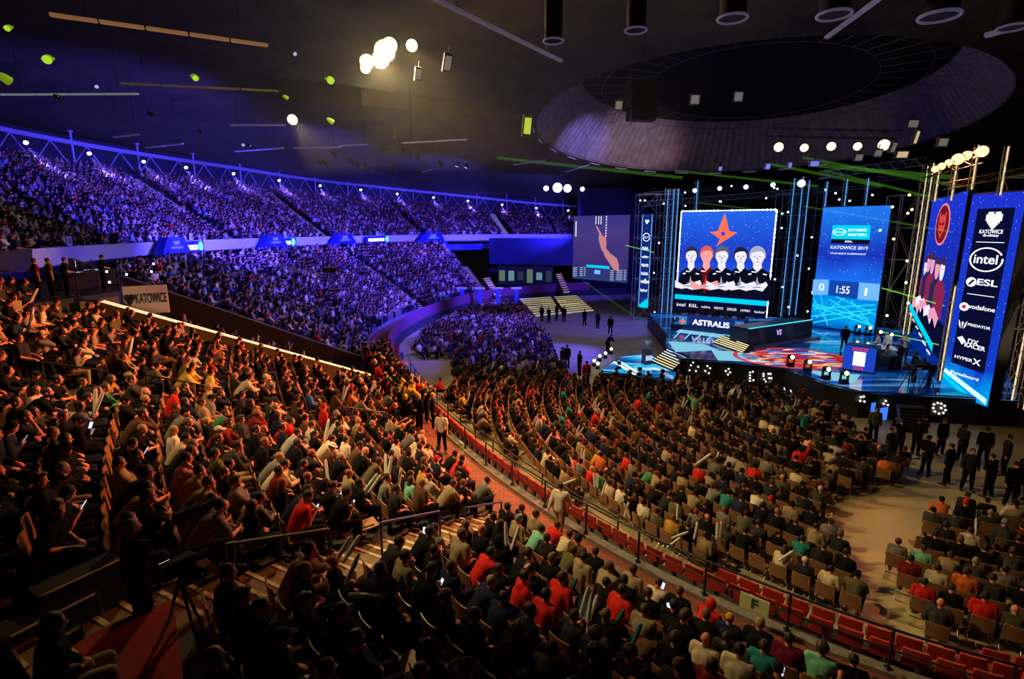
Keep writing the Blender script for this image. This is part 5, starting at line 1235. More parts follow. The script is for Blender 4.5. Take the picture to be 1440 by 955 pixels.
# drum of vertical slats
drm = mat('drum_slats', (.34, .29, .32), .7, noise=.25, scale=1.2)
mb = MB(); N = 300; vs = []
for j, (k, dz) in enumerate([(1.0, 0.), (.9, 2.4), (.80, 5.0)]):
    for i in range(N):
        a = 2*pi*i/N; kk = k*(1+(.004 if i % 2 else -.004)); vs.append(ringp(a, kk, dz))
F = [(j*N+i, j*N+(i+1) % N, (j+1)*N+(i+1) % N, (j+1)*N+i) for j in range(2) for i in range(N)]
mb.add(vs, F); struct(mb.build('ceiling', drm))
mb = MB(); N = 60; vs = [ringp(2*pi*i/N, .80, 5.0) for i in range(N)]+[ringp(2*pi*i/N, .8, 5.6) for i in range(N)]
mb.add(vs, [tuple(range(N)), tuple(reversed(range(N, 2*N)))]); struct(mb.build('ceiling', mat('roof_core', (.012, .012, .013), .8)))
ribm = mat('rib_metal', (.22, .2, .22), .5, .3)
t = empty('roof_grid', ringp(0, 0, 4.6), 0, 'dark ring grid with thin ribs inside the round roof opening', 'ceiling grid'); B = t.location
for k, r_ in ((.995, .07), (.88, .03), (.7, .05), (.5, .04)):
    m = MB(); N = 72; pts = [Vector(ringp(2*pi*i/N, k, .15 if k > .9 else 3.6))-B for i in range(N)]; m.tube(pts, r_, 5, closed=True); m.build('ring', ribm, t)
for i in range(40):
    a = 2*pi*i/40; m = MB(); m.cyl(Vector(ringp(a, .5, 3.6))-B, Vector(ringp(a, .88, 3.6))-B, .035, .035, 4, cap=False); m.build('rib', ribm, t)
# ring-edge lamps (thin strips along the lower far edge of the drum)
for i, a in enumerate(np.linspace(pi*.98, pi*.30, 12)):
    p = Vector(ringp(a, 1.015, -.12)); q_ = Vector(ringp(a-.075, 1.015, -.12)); m = MB(); m.cyl(Vector((0, 0, 0)), q_-p, .07, .07, 6); o = m.build('strip_light', mat('strip_housing', (.45, .42, .6), .4, emit=(.4, .38, .8), estr=.12)); o.location = p
    tag(o, 'slim strip light on the lower edge of the roof drum, %s from the left' % ordn(i), 'strip light', 'drum edge strips')
# strip fixtures hanging under the roof
def hang_strip(p0, p1, z, r, m, label, seg=5, glow=None):
    a = at(*p0, z); b = at(*p1, z); t = empty('strip_light', a, 0, label, 'strip light'); u = b-a
    for i in range(seg):
        s0 = a+u*((i+.02)/seg)-a; s1 = a+u*((i+.98)/seg)-a; mid = (s0+s1)/2; ang = math.atan2(u.y, u.x)
        mb = MB(); mb.bevbox(mid, ((s1-s0).length, r*2.6, r*1.2), r*.25, rot=(0, 0, ang)); mb.build('housing', m, t)
        mb = MB(); mb.box(mid-Vector((0, 0, r*.7)), ((s1-s0).length*.96, r*.7, r*.3), rot=(0, 0, ang)); mb.build('tube', glow or m, t)
    for k in (.15, .85):
        mb = MB(); mb.cyl(u*k, u*k+Vector((0, 0, 4.)), .015, .015, 4); mb.build('hanger', blackm, t)
    return t
pale = mat('fixture_pale', (.42, .34, .28), .5); paleb = mat('fixture_grey', (.30, .28, .33), .5)
hang_strip((68, 20), (378, 64), 17.2, .085, mat('fixture_warm', (.55, .30, .15), .5, emit=(1., .5, .2), estr=.16), 'long warm-lit strip light high at the left of the ceiling')
hang_strip((606, -4), (790, 86), 17.5, .085, mat('fixture_violet', (.3, .27, .34), .5, emit=(.5, .42, .6), estr=.10), 'long grey strip light running down from the top centre', 5)
hang_strip((1242, -6), (1162, 53), 17.5, .085, mat('fixture_v2', (.3, .27, .34), .5, emit=(.5, .42, .7), estr=.10), 'grey strip light at the top right between two round fixtures', 3)
hang_strip((1445, 33), (1386, 50), 17.5, .12, MATS['fixture_v2'], 'short grey strip light at the right edge of the ceiling', 2)
hang_strip((0, 133), (196, 132), 17.8, .07, mat('fixture_cyan', (.3, .34, .34), .5, emit=(.5, .65, .6), estr=.22), 'thin pale strip with small lamps above the left stand', 4)
hang_strip((168, 117), (392, 128), 18.3, .08, mat('fixture_dim', (.16, .11, .06), .6, emit=(.6, .45, .2), estr=.06), 'dim brown strip light left of the bright lamp cluster', 4)
for i, (a_, b_) in enumerate([((322, 176), (402, 176)), ((160, 193), (196, 189)), ((205, 208), (258, 202)), ((565, 201), (658, 196)), ((478, 205), (518, 203)), ((722, 232), (768, 225)), ((795, 242), (828, 232)), ((330, 213), (400, 208)), ((412, 208), (480, 207)), ((594, 242), (612, 237))]):
    hang_strip(a_, b_, 16.6, .07, mat('fixture_blue_dim', (.25, .24, .4), .5, emit=(.3, .28, .6), estr=.10), 'faint thin strip light over the far stand, %s in order' % ordn(i), 2)
# round ceiling cans
for i, (px, py, rr_) in enumerate([(1030, 25, 20), (1173, 20, 22), (1321, 22, 25), (894, 42, 15), (778, 57, 14), (1424, 38, 18)]):
    p = at(px, py, 17.0); t_ = proj(p)[2]; r_ = rr_*t_/FPX; t = empty('round_fixture', p, 0, 'round black ceiling fixture with pale rim, %s' % ['above the drum centre', 'at top right of centre', 'large, at top right', 'left of the drum', 'small, beside the long strip', 'at the right edge'][i], 'ceiling fixture')
    m = MB(); m.cyl((0, 0, 0), (0, 0, 3.4), r_*.9, r_*.9, 24); m.build('drum_body', mat('can_black', (.008, .008, .009), .7), t)
    m = MB(); N = 28; m.tube([(r_*math.cos(2*pi*k/N), r_*math.sin(2*pi*k/N), -.02) for k in range(N)], r_*.09, 6, closed=True); m.build('rim', mat('can_rim', (.45, .4, .5), .4, emit=(.35, .3, .6), estr=.12), t)
# lanterns
lime = mat('lime_gel', (.35, .5, .02), .5, emit=(.55, .9, .02), estr=.22); limeE = emat('lime_lit', (.6, 1., .05), .7)
def can(px, py, t_, r, label, body, lens, aim=(3, 20, 3)): return lamp('stage_lantern', atd(px, py, t_), aim, r*.55, lens, label, None, 'stage lantern', body)
for i, (px, py, t_, r) in enumerate([(66, 84, 26, .35), (13, 114, 24, .34), (275, 110, 30, .28), (84, 138, 30, .22), (10, 40, 22, .2), (215, 162, 34, .25), (136, 122, 32, .2), (283, 186, 40, .22), (342, 204, 44, .22), (352, 205, 44, .22), (415, 76, 30, .2), (404, 138, 30, .18), (465, 113, 30, .35), (468, 172, 34, .3)]):
    c = (lime, limeE) if i in (0, 1, 2, 4, 11, 12, 13) else (blackm, emat('cool_lens', (.5, .55, .9), .8))
    can(px, py, t_, r, ['pair-like lime lantern high at far left', 'lime lantern at the left picture edge', 'slim lime lantern above the dim strip', 'dark lantern under the thin pale strip', 'small lime lantern at top left corner', 'pale cyan lantern alone over the left stand', 'small dark lantern on the thin pale strip', 'small dark lantern left of the lone warm lamp', 'left of two tiny lanterns over the blue stand', 'right of two tiny lanterns over the blue stand', 'small lantern left of the bright cluster, high', 'tiny lime lantern above the lone warm lamp', 'lime lantern immediately left of the bright cluster', 'lime-lit lantern below the bright cluster'][i], *c, aim=(px*.05-16, [5, 50, 18, 60][i % 4], 4))
warmE = emat('warm_glare', (1., .74, .30), 3.2)
CL = [(541, 72, .62), (535, 84, .5), (548, 64, .45), (516, 87, .42), (514, 96, .3), (579, 64, .34), (411, 168, .28)]
for i, (px, py, r) in enumerate(CL):
    p = atd(px, py, 31); lamp('audience_blinder', p, p.lerp(Vector((0, 4, 8)), .5), r, warmE, ['huge glaring warm lamp in the middle of the top cluster', 'glaring warm lamp just below the biggest one', 'glaring warm lamp just above the biggest one', 'glaring warm lamp left of the biggest one', 'smaller glaring lamp under the left one', 'round glaring warm lamp right of the cluster', 'lone glaring warm lamp over the upper stand'][i], None, 'lamp')
greyfix = mat('fixture_casing', (.10, .10, .11), .5)
def panel_fix(px, py, t_, w, h, label, m=None, rz=.2, rx=.5):
    t = empty('panel_light', atd(px, py, t_), rz, label, 'panel light', rot=(rx, 0, rz)); mb = MB(); mb.bevbox((0, 0, 0), (w, .18, h), .03); mb.build('casing', greyfix, t)
    mb = MB(); mb.box((0, -.1, 0), (w*.72, .02, h*.72)); mb.build('diffuser', m or mat('diffuser_dim', (.4, .36, .34), .5, emit=(.8, .7, .62), estr=.14), t)
    y = MB(); y.box((0, 0, h*.5+.15), (.05, .05, .3)); y.build('clamp', blackm, t)
limed = mat('diff_lime', (.5, .6, .05), .5, emit=(.6, .85, .05), estr=.7); blued = mat('diff_blue', (.3, .3, .6), .5, emit=(.3, .28, 1.), estr=.5)
for (px, py, t_, w, h, lab, m, rz, rx) in [(629, 88, 30, .5, 1.0, 'tilted pale panel light right of the bright cluster', None, .5, .5), (588, 104, 30, .4, .7, 'small grey panel light below right of the cluster', None, .5, .4), (741, 177, 36, .7, 1.4, 'glowing lime panel at the left end of the drum', limed, .5, .2), (870, 148, 44, .7, .8, 'square panel light left of the black speaker', None, 0, .2), (977, 140, 44, .9, .9, 'square panel light right of the black speaker', None, 0, .2), (1038, 136, 44, .9, .9, 'square panel light, second right of the black speaker', None, 0, .2),
     (1283, 174, 36, .9, .6, 'white-framed panel light at upper right', None, .1, .2), (1287, 193, 34, .5, 1.0, 'twin yellow bars hanging at upper right', mat('diff_yel', (.6, .5, .3), .5, emit=(1., .8, .35), estr=.5), .6, .2), (1325, 200, 34, .8, .6, 'small white-framed panel light nearest the bright row', None, .1, .2), (1207, 221, 34, .6, .5, 'pink-lit panel under the warm spot row, left', None, 0, .3), (1234, 215, 34, .6, .5, 'pale panel under the warm spot row, right', None, 0, .3), (1268, 217, 34, .9, .5, 'yellow-edged panel right of the warm spot row', MATS['diff_yel'], 0, .3), (1255, 207, 35, .6, .8, 'tilted olive panel at the end of the spot row', None, .5, .3),
     (1145, 230, 42, .9, .5, 'blue-lit panel under the drum, largest', blued, 0, .2), (1110, 232, 42, .4, .5, 'blue-lit panel under the drum, second from right', blued, .3, .2), (1079, 234, 42, .5, .5, 'blue-lit panel under the drum, third from right', blued, .3, .2), (1012, 237, 44, .4, .4, 'blue-lit panel under the drum, leftmost', blued, .3, .2)]:
    panel_fix(px, py, t_, w, h, lab, m, rz, rx)
t = empty('line_array', atd(901, 172, 40), .2, 'large black speaker stack hanging before the roof drum', 'speaker')
for k in range(5): m = MB(); m.bevbox((0, .02*k*k, .35+k*.56), (2.0, 1.0, .53), .05, rot=(-.04*k, 0, 0)); m.build('speaker_cabinet', mat('speaker_black', (.006, .006, .007), .6), t)
m = MB(); m.box((0, 0, 3.2), (2.2, .9, .1)); m.cyl((0, 0, 3.2), (0, 0, 8.), .03, .03, 5); m.build('rigging_frame', blackm, t)
for i, (px, py, t_, s_) in enumerate([(560, 200, 50, .9), (700, 232, 48, .6), (1060, 100, 40, .5)]): pass
for i, (px, py, t_) in enumerate([(556, 193, 50), (540, 212, 50), (565, 216, 50), (577, 219, 50), (589, 222, 50), (505, 233, 54), (515, 236, 54), (534, 241, 54), (553, 244, 54), (571, 247, 54), (588, 247, 54), (495, 228, 54), (642, 234, 60), (621, 232, 60), (655, 236, 60), (473, 220, 50), (452, 229, 50), (460, 230, 50)]):
    lamp('moving_head', atd(px, py, t_), (0, 70, 0) if i % 2 else (-10, 60, 5), .22, emat('cool_dim', (.35, .32, 1.), 1.6), 'small blue moving lamp on the hidden ceiling truss, %s in order' % ordn(i), 'far ceiling moving lamps', 'moving light')
for i, (px, py, r) in enumerate([(768, 265, .3), (784, 264, .55), (798, 265, .45), (819, 266, .25)]):
    lamp('moving_head', atd(px, py, 62), atd(px+4, py+60, 40), r, emat('blue_glare', (.35, .3, 1.), 16), 'glaring blue lamp above the right end of the far stand, %s from left' % ordn(i), None, 'moving light')
# ------------------------------------------------------------------ stage
def ledmat(name, build):
    m = bpy.data.materials.new(name); m.use_nodes = True; nt = m.node_tree; nt.nodes.clear()
    o = nt.nodes.new('ShaderNodeOutputMaterial'); e = nt.nodes.new('ShaderNodeEmission'); nt.links.new(e.outputs[0], o.inputs['Surface']); build(nt, e); return m
def ramp(nt, els):
    r = nt.nodes.new('ShaderNodeValToRGB'); r.color_ramp.elements[0].position = els[0][0]; r.color_ramp.elements[0].color = (*els[0][1], 1)
    r.color_ramp.elements[1].position = els[-1][0]; r.color_ramp.elements[1].color = (*els[-1][1], 1)
    for p, c in els[1:-1]: q = r.color_ramp.elements.new(p); q.color = (*c, 1)
    return r
def sky_screen(name, cols, strength, star=True, streak=0.):
    """deep blue animated-sky picture of the LED walls: vertical ramp + soft clouds + specks"""
    def b(nt, e):
        tc = nt.nodes.new('ShaderNodeTexCoord'); sx = nt.nodes.new('ShaderNodeSeparateXYZ'); nt.links.new(tc.outputs['Generated'], sx.inputs[0])
        n = nt.nodes.new('ShaderNodeTexNoise'); n.inputs['Scale'].default_value = 2.2; n.inputs['Detail'].default_value = 5; nt.links.new(tc.outputs['Generated'], n.inputs['Vector'])
        a = nt.nodes.new('ShaderNodeMath'); a.operation = 'MULTIPLY_ADD'; nt.links.new(n.outputs['Fac'], a.inputs[0]); a.inputs[1].default_value = .28; nt.links.new(sx.outputs['Z'], a.inputs[2])
        s = nt.nodes.new('ShaderNodeMath'); s.operation = 'SUBTRACT'; nt.links.new(a.outputs[0], s.inputs[0]); s.inputs[1].default_value = .14
        r = ramp(nt, cols); nt.links.new(s.outputs[0], r.inputs['Fac']); col = r.outputs['Color']
        if star:
            v = nt.nodes.new('ShaderNodeTexVoronoi'); v.inputs['Scale'].default_value = 30; nt.links.new(tc.outputs['Generated'], v.inputs['Vector'])
            c = nt.nodes.new('ShaderNodeMath'); c.operation = 'LESS_THAN'; c.inputs[1].default_value = .10; nt.links.new(v.outputs['Distance'], c.inputs[0])
            mx = nt.nodes.new('ShaderNodeMix'); mx.data_type = 'RGBA'; nt.links.new(c.outputs[0], mx.inputs['Factor']); nt.links.new(col, mx.inputs[6]); mx.inputs[7].default_value = (.45, .6, 1., 1); col = mx.outputs[2]
        nt.links.new(col, e.inputs['Color']); e.inputs['Strength'].default_value = strength
    return ledmat(name, b)
BG1 = sky_screen('led_picture_main', [(0, (.0, .03, .35)), (.3, (.01, .10, .75)), (.55, (.012, .04, .50)), (1, (.015, .12, .75))], 1.15)
BG2 = sky_screen('led_picture_score', [(0, (.0, .09, .45)), (.12, (.0, .30, .75)), (.30, (.0, .22, .70)), (.36, (.01, .16, .85)), (.6, (.008, .03, .42)), (1, (.012, .17, .75))], 1.2)
BG3 = sky_screen('led_picture_side', [(0, (.0, .02, .2)), (.4, (.008, .02, .30)), (1, (.012, .035, .62))], 1.1)
BG4 = sky_screen('led_picture_tower', [(0, (.0, .35, .8)), (.10, (.0, .22, .75)), (.2, (.005, .04, .5)), (1, (.012, .03, .55))], 1.15)
E_ = lambda n, c, s=1.: emat('led_'+n, c, s)
WHT = E_('white', (.85, .88, 1.), 1.3); CYN = E_('cyan', (.0, .55, .75), 1.25); NVY = E_('navy', (.003, .004, .03), 1.); ORG = E_('orange', (1., .16, .07), 1.15); BLK = E_('black', (.004, .004, .012), 1.)
SKN = E_('pale_face', (.85, .82, .95), 1.05); SKR = E_('pink_face', (.95, .35, .33), 1.1); GRY = E_('greyface', (.35, .36, .5), 1.); REDE = E_('red', (.75, .03, .05), 1.); PNK = E_('pink', (.9, .35, .55), 1.); LBL = E_('lightblue', (.15, .42, 1.), 1.2); BLU_ = E_('blue', (.01, .05, .7), 1.1)
class Screen:
    def __init__(s, name, label, cat, bl, br, zb, ztl, ztr=None, thick=.35, bg=None, casing=None, group=None):
        s.bl, s.br = Vector(bl), Vector(br); u = s.br-s.bl; u.z = 0; s.W = u.length; s.ang = math.atan2(u.y, u.x); s.H = ztl-zb; c = (s.bl+s.br)/2
        s.t = empty(name, (c.x, c.y, zb), s.ang, label, cat, group); s.n = 0
        m = MB(); m.bevbox((0, thick/2+.02, s.H/2), (s.W+.12, thick, s.H+.12), .02); m.build('cabinet', casing or black, s.t)
        if bg: m = MB(); m.box((0, 0, s.H/2), (s.W, .03, s.H)); m.build('display', bg, s.t)
    def xy(s, u, v): return ((u-.5)*s.W, v*s.H)
    def poly(s, name, pts, m, layer=1, absol=False):
        P = [s.xy(*p) for p in pts]; y = -.02-.012*layer; n = len(P); mb = MB()
        vs = [(x, y, z) for x, z in P]+[(x, y+.008, z) for x, z in P]
        area = sum(P[i][0]*P[(i+1) % n][1]-P[(i+1) % n][0]*P[i][1] for i in range(n)); f = tuple(range(n)) if area > 0 else tuple(reversed(range(n)))
        mb.add(vs, [f]+[(i, (i+1) % n, n+(i+1) % n, n+i) for i in range(n)]); return mb.build(name, m, s.t)
    def multi(s, name, polys, m, layer=1):
        mb = MB(); y = -.02-.012*layer
        for pts in polys:
            P = [s.xy(*p) for p in pts]; n = len(P); area = sum(P[i][0]*P[(i+1) % n][1]-P[(i+1) % n][0]*P[i][1] for i in range(n)); f = tuple(range(n)) if area > 0 else tuple(reversed(range(n)))
            mb.add([(x, y, z) for x, z in P]+[(x, y+.008, z) for x, z in P], [f]+[(i, (i+1) % n, n+(i+1) % n, n+i) for i in range(n)])
        return mb.build(name, m, s.t)
    def text(s, txt, u, v, h, m, layer=2, bold=.0, xs=1., name='lettering', wmax=None):
        me = text_mesh(txt, h*s.H, m, .003, bold*h*s.H, xs)
        if wmax:
            xsn = [vv.co.x for vv in me.vertices]; w = max(xsn)-min(xsn); k = wmax*s.W/w; me.transform(Matrix.Diagonal((k, 1, 1, 1)))
        x, z = s.xy(u, v); o = link(name, me, s.t, (x, -.02-.012*layer, z)); return o
def ell_pts(cu, cv, ru, rv, n=20, a0=0., a1=2*pi, fn=None):
    return [(cu+ru*math.cos(a0+(a1-a0)*i/n)*(fn(a0+(a1-a0)*i/n) if fn else 1), cv+rv*math.sin(a0+(a1-a0)*i/n)*(fn(a0+(a1-a0)*i/n) if fn else 1)) for i in range(n if abs(a1-a0-2*pi) < 1e-6 else n+1)]
def ring_polys(cu, cv, ru, rv, w, n=28, a0=0, a1=2*pi, w2=None):
    out = []
    for i in range(n):
        a = a0+(a1-a0)*i/n; b = a0+(a1-a0)*(i+1)/n; k = 1-w
        out.append([(cu+ru*math.cos(a), cv+rv*math.sin(a)), (cu+ru*math.cos(b), cv+rv*math.sin(b)), (cu+ru*k*math.cos(b), cv+rv*k*math.sin(b)), (cu+ru*k*math.cos(a), cv+rv*k*math.sin(a))])
    return out
def lift(px, py, z): p = at(px, py, z); return p
def top_z(base, px, py):                  # height of a pixel above a plan point (same camera depth)
    t = proj(base)[2]; return CH+ray(px, py).z*t
DZ = 1.5
# decks
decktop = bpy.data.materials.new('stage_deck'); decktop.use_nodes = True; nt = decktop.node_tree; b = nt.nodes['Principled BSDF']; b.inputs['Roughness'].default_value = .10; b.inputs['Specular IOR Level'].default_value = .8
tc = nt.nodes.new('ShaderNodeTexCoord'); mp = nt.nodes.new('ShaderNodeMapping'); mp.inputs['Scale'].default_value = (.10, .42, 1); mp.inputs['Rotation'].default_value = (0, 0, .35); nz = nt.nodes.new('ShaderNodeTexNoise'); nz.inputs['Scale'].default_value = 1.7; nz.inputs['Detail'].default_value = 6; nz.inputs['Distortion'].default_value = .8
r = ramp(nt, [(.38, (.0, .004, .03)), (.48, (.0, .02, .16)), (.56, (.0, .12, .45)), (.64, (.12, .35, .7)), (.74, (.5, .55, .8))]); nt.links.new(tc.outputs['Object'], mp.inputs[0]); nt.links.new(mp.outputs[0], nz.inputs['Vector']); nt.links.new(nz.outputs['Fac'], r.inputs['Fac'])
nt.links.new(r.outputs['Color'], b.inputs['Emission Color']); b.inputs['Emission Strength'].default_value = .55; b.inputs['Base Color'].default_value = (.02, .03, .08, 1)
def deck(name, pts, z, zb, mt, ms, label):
    P = [(p.x, p.y) for p in pts]; n = len(P); area = sum(P[i][0]*P[(i+1) % n][1]-P[(i+1) % n][0]*P[i][1] for i in range(n))
    if area < 0: P = P[::-1]
    t = empty(name, (P[0][0], P[0][1], 0), 0, label, 'stage'); P = [(a-t.location.x, b-t.location.y) for a, b in P]
    m = MB(); m.prism(P, z-.1, z); m.build('led_floor', mt, t); m = MB(); m.prism([(a*1., b*1.) for a, b in P], zb, z-.105); m.build('skirt', ms, t); 
    m = MB(); m.tube([(a, b, z-.03) for a, b in P], .04, 5, closed=True); m.build('edge_trim', blackm, t); return t
front = [at(957, 504, DZ), at(1030, 508, DZ), at(1105, 517, DZ), at(1160, 538, DZ), at(1210, 550, DZ), at(1325, 556, DZ)]
back = [Vector((25.8, 26.2, 0)), Vector((31, 33, 0)), Vector((34, 42, 0)), Vector((32, 47, 0)), Vector((25, 52, 0)), Vector((14.0, 55, 0)), at(938, 470, DZ), at(936, 486, DZ)]
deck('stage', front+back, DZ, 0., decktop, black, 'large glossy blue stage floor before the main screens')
low = [at(843, 521, .55), at(872, 502, .55), at(905, 498, .55), at(920, 502, .55), at(951, 520, .55), at(950, 534, .55)]
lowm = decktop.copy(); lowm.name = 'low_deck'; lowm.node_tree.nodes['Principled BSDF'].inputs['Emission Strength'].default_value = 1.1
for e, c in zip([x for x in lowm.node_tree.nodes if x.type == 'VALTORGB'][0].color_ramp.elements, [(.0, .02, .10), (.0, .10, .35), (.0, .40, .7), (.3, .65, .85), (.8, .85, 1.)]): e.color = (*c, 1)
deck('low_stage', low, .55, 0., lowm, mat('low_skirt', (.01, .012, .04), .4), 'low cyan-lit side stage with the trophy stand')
mb = MB(); a, b_ = at(864, 509, .56), at(893, 527, .56)
for i in range(2):
    o_ = Vector((.35*i, .25*i, 0)); u = b_-a; mb.box((a+b_)/2+o_+Vector((0, 0, .01)), (u.length, .16, .02), rot=(0, 0, math.atan2(u.y, u.x)))
o = mb.build('floor_light_bars', E_('white_bar', (.8, .9, 1.), 2.2)); tag(o, 'pair of white light bars set in the low cyan stage', 'floor light')
# steps from low stage to deck
def lit_steps(A, B, z0, z1, n, label, m1, m2, name='stage_steps'):
    t = empty(name, at(*A[0], z0), 0, label, 'stairs'); Bs = t.location; st = MB()
    for i in range(n):
        k = i/(n-1); z = z0+(z1-z0)*(i+1)/n; a = at(A[0][0]+(B[0][0]-A[0][0])*k, A[0][1]+(B[0][1]-A[0][1])*k, z); b = at(A[1][0]+(B[1][0]-A[1][0])*k, A[1][1]+(B[1][1]-A[1][1])*k, z)
        u = b-a; v = Vector((-u.y, u.x, 0)).normalized(); c = (a+b)/2; ang = math.atan2(u.y, u.x)
        st.box(c+v*.2-Bs-Vector((0, 0, .1)), (u.length, .4, .2), rot=(0, 0, ang))
        e = MB(); e.box(c-Bs+Vector((0, 0, -.02)), (u.length*.96, .04, .05), rot=(0, 0, ang)); e.build('lit_edge', m1 if i > n*.45 else m2, t)
    st.build('treads', black, t); return t
ew = E_('stepwhite', (.75, .85, 1.), 1.3); ey = E_('stepyel', (1., .85, .45), 1.2)
lit_steps([(917, 506), (947, 519)], [(937, 491), (965, 503)], .7, 1.5, 7, 'short flight with white and yellow lit edges up from the low stage', ew, ey)
# main screens
bl, br = at(950, 436, 1.9), at(1078, 447, 1.9)
S1 = Screen('main_screen', 'huge central LED screen with five players and an orange star', 'screen', bl, br, 1.9, top_z(bl, 957, 298), bg=BG1)
def px2uv(S, px, py, c):                   # c: TL,TR,BR,BL pixel corners, inverse bilinear
    u = v = .5
    for _ in range(12):
        TL, TR, BR, BL = c; x = (1-u)*(1-v)*BL[0]+u*(1-v)*BR[0]+u*v*TR[0]+(1-u)*v*TL[0]; y = (1-u)*(1-v)*BL[1]+u*(1-v)*BR[1]+u*v*TR[1]+(1-u)*v*TL[1]
        dxu = (1-v)*(BR[0]-BL[0])+v*(TR[0]-TL[0]); dxv = (1-u)*(TL[0]-BL[0])+u*(TR[0]-BR[0]); dyu = (1-v)*(BR[1]-BL[1])+v*(TR[1]-TL[1]); dyv = (1-u)*(TL[1]-BL[1])+u*(TR[1]-BR[1])
        D = dxu*dyv-dxv*dyu; ex, ey_ = px-x, py-y; u += (ex*dyv-ey_*dxv)/D; v += (ey_*dxu-ex*dyu)/D
    return (u, v)
C1 = ((953, 301), (1089, 295), (1077, 446), (949, 437))
z1 = lambda x, y: px2uv(S1, 940+x/7.956, 280+y/7.956, C1)       # from the zoomed crop
mb = MB(); W, H = S1.W, S1.H; fr = [(-W/2, -.06, 0), (-W/2, -.06, H), (W/2, -.06, H), (W/2, -.06, 0)]
mb.tube(fr, .045, 6); rr6 = random.Random(3)
for a, b in zip(fr[:-1], fr[1:]):
    a, b = Vector(a), Vector(b)
    for k in range(26):
        q = a.lerp(b, (k+.5)/26); r_ = .05+.05*rr6.random(); mb.ell(q, (r_, .03, r_), None, 6, 4)
mb.build('glowing_border', E_('border', (.72, .78, 1.), 3.2), S1.t)
star = [(618, 175), (645, 290), (680, 362), (768, 372), (700, 420), (530, 525), (570, 450), (455, 380), (540, 362), (580, 270)]
star = [(622, 172), (676, 365), (768, 374), (690, 428), (535, 528), (572, 448), (452, 380), (545, 366)]
S1.poly('star_emblem', [z1(*p) for p in star], ORG, 1)
S1.poly('star_centre', [z1(607+38*math.cos(pi/2+i*pi/5)*(1 if i % 2 == 0 else .42), 392-38*math.sin(pi/2+i*pi/5)*(1 if i % 2 == 0 else .42)) for i in range(10)], BLU_, 2)
# five players
PL = [(248, 655, 66, 95, SKN, E_('hair1', (.03, .03, .06)), BLK, 0), (425, 650, 68, 100, SKR, E_('hair2', (.8, .12, .1)), E_('redjersey', (.10, .006, .012)), 0), (608, 650, 70, 108, SKN, E_('hair3', (.12, .12, .2)), BLK, 0), (812, 650, 66, 98, SKN, E_('hair4', (.015, .015, .03)), BLK, .2), (995, 645, 76, 108, SKN, E_('hair5', (.40, .42, .6)), BLK, .2)]
order = [1, 3, 0, 4, 2]
for oi, i in enumerate(order):
    cx, cy, rx, ry, sk, hr, js, _ = PL[i]; L = 3+oi*5; P_ = lambda pts: [z1(x, y) for x, y in pts]
    S1.poly('player_hair', P_([(cx+rx*1.16*math.cos(a), cy-28-ry*.95*math.sin(a)) for a in np.linspace(-.35, pi+.35, 18)]), hr, L)
    S1.poly('player_neck', P_([(cx-rx*.55, cy+50), (cx+rx*.55, cy+50), (cx+rx*.7, cy+175), (cx-rx*.7, cy+175)]), sk, L)
    S1.poly('player_face', P_([(cx+rx*math.cos(a)*(1 if math.sin(a) > -.2 else .86), cy-8-ry*.86*math.sin(a)) for a in np.linspace(0, 2*pi, 22)[:-1]]), sk, L+1)
    S1.multi('player_features', [P_([(cx-40, cy-18), (cx-14, cy-20), (cx-14, cy-10), (cx-40, cy-8)]), P_([(cx+14, cy-20), (cx+40, cy-18), (cx+40, cy-8), (cx+14, cy-10)]), P_([(cx-4, cy-5), (cx+5, cy-5), (cx+8, cy+22), (cx-8, cy+22)]), P_([(cx-22, cy+42), (cx+22, cy+42), (cx+16, cy+50), (cx-16, cy+50)])], GRY, L+2)
    S1.poly('player_fringe', P_([(cx-rx*1.0, cy-45), (cx-rx*.9, cy-95), (cx, cy-112), (cx+rx*.9, cy-98), (cx+rx*1.0, cy-50), (cx+rx*.5, cy-72), (cx-rx*.3, cy-66)]), hr, L+2)
    sw = 150 if i != 2 else 175
    S1.poly('player_jersey', P_([(cx-rx*.6, cy+112), (cx, cy+160), (cx+rx*.6, cy+112), (cx+sw*.82, cy+165), (cx+sw, cy+300), (cx+sw*.95, cy+480), (cx-sw*.95, cy+480), (cx-sw, cy+300), (cx-sw*.82, cy+165)]), js, L+2)
    S1.multi('player_star', [P_([(cx-2, cy+205), (cx+16, cy+280), (cx+48, cy+284), (cx+20, cy+300), (cx-22, cy+345), (cx-12, cy+300), (cx-46, cy+284), (cx-16, cy+280)])], REDE if i == 1 else GRY, L+3)
    S1.multi('jersey_marks', [P_([(cx-60, cy+148), (cx-10, cy+155), (cx-10, cy+165), (cx-60, cy+160)]), P_([(cx-95, cy+178), (cx-60, cy+172), (cx-60, cy+184), (cx-95, cy+192)]), P_([(cx+60, cy+172), (cx+100, cy+180), (cx+98, cy+192), (cx+60, cy+184)])], WHT, L+3)
L = 32
for i in range(5):
    cx, cy = PL[i][0]+([-20, 0, 0, 20, 0][i]), 950; m = SKR if i == 1 else SKN; x0, x1 = max(70, cx-165), min(1110, cx+160)
    S1.poly('crossed_arms', [z1(*p) for p in [(x0, cy-40), (cx-60, cy+10), (cx+30, cy-8), (x1-20, cy-45), (x1, cy-5), (cx+60, cy+66), (cx-20, cy+45), (cx-110, cy+62), (x0, cy+38)]], m, L+i)
    S1.multi('arm_shade', [[z1(*p) for p in [(cx-70, cy+18), (cx+20, cy+12), (cx+60, cy+24), (cx, cy+30)]]], GRY, L+6)
S1.poly('lower_shade', [(0, 0), (1, 0), (1, .155), (0, .16)], NVY, 40); 
S1.poly('blend_shade', [(0, .16), (1, .155), (1, .235), (.7, .20), (.5, .215), (.3, .195), (0, .24)], NVY, 40)
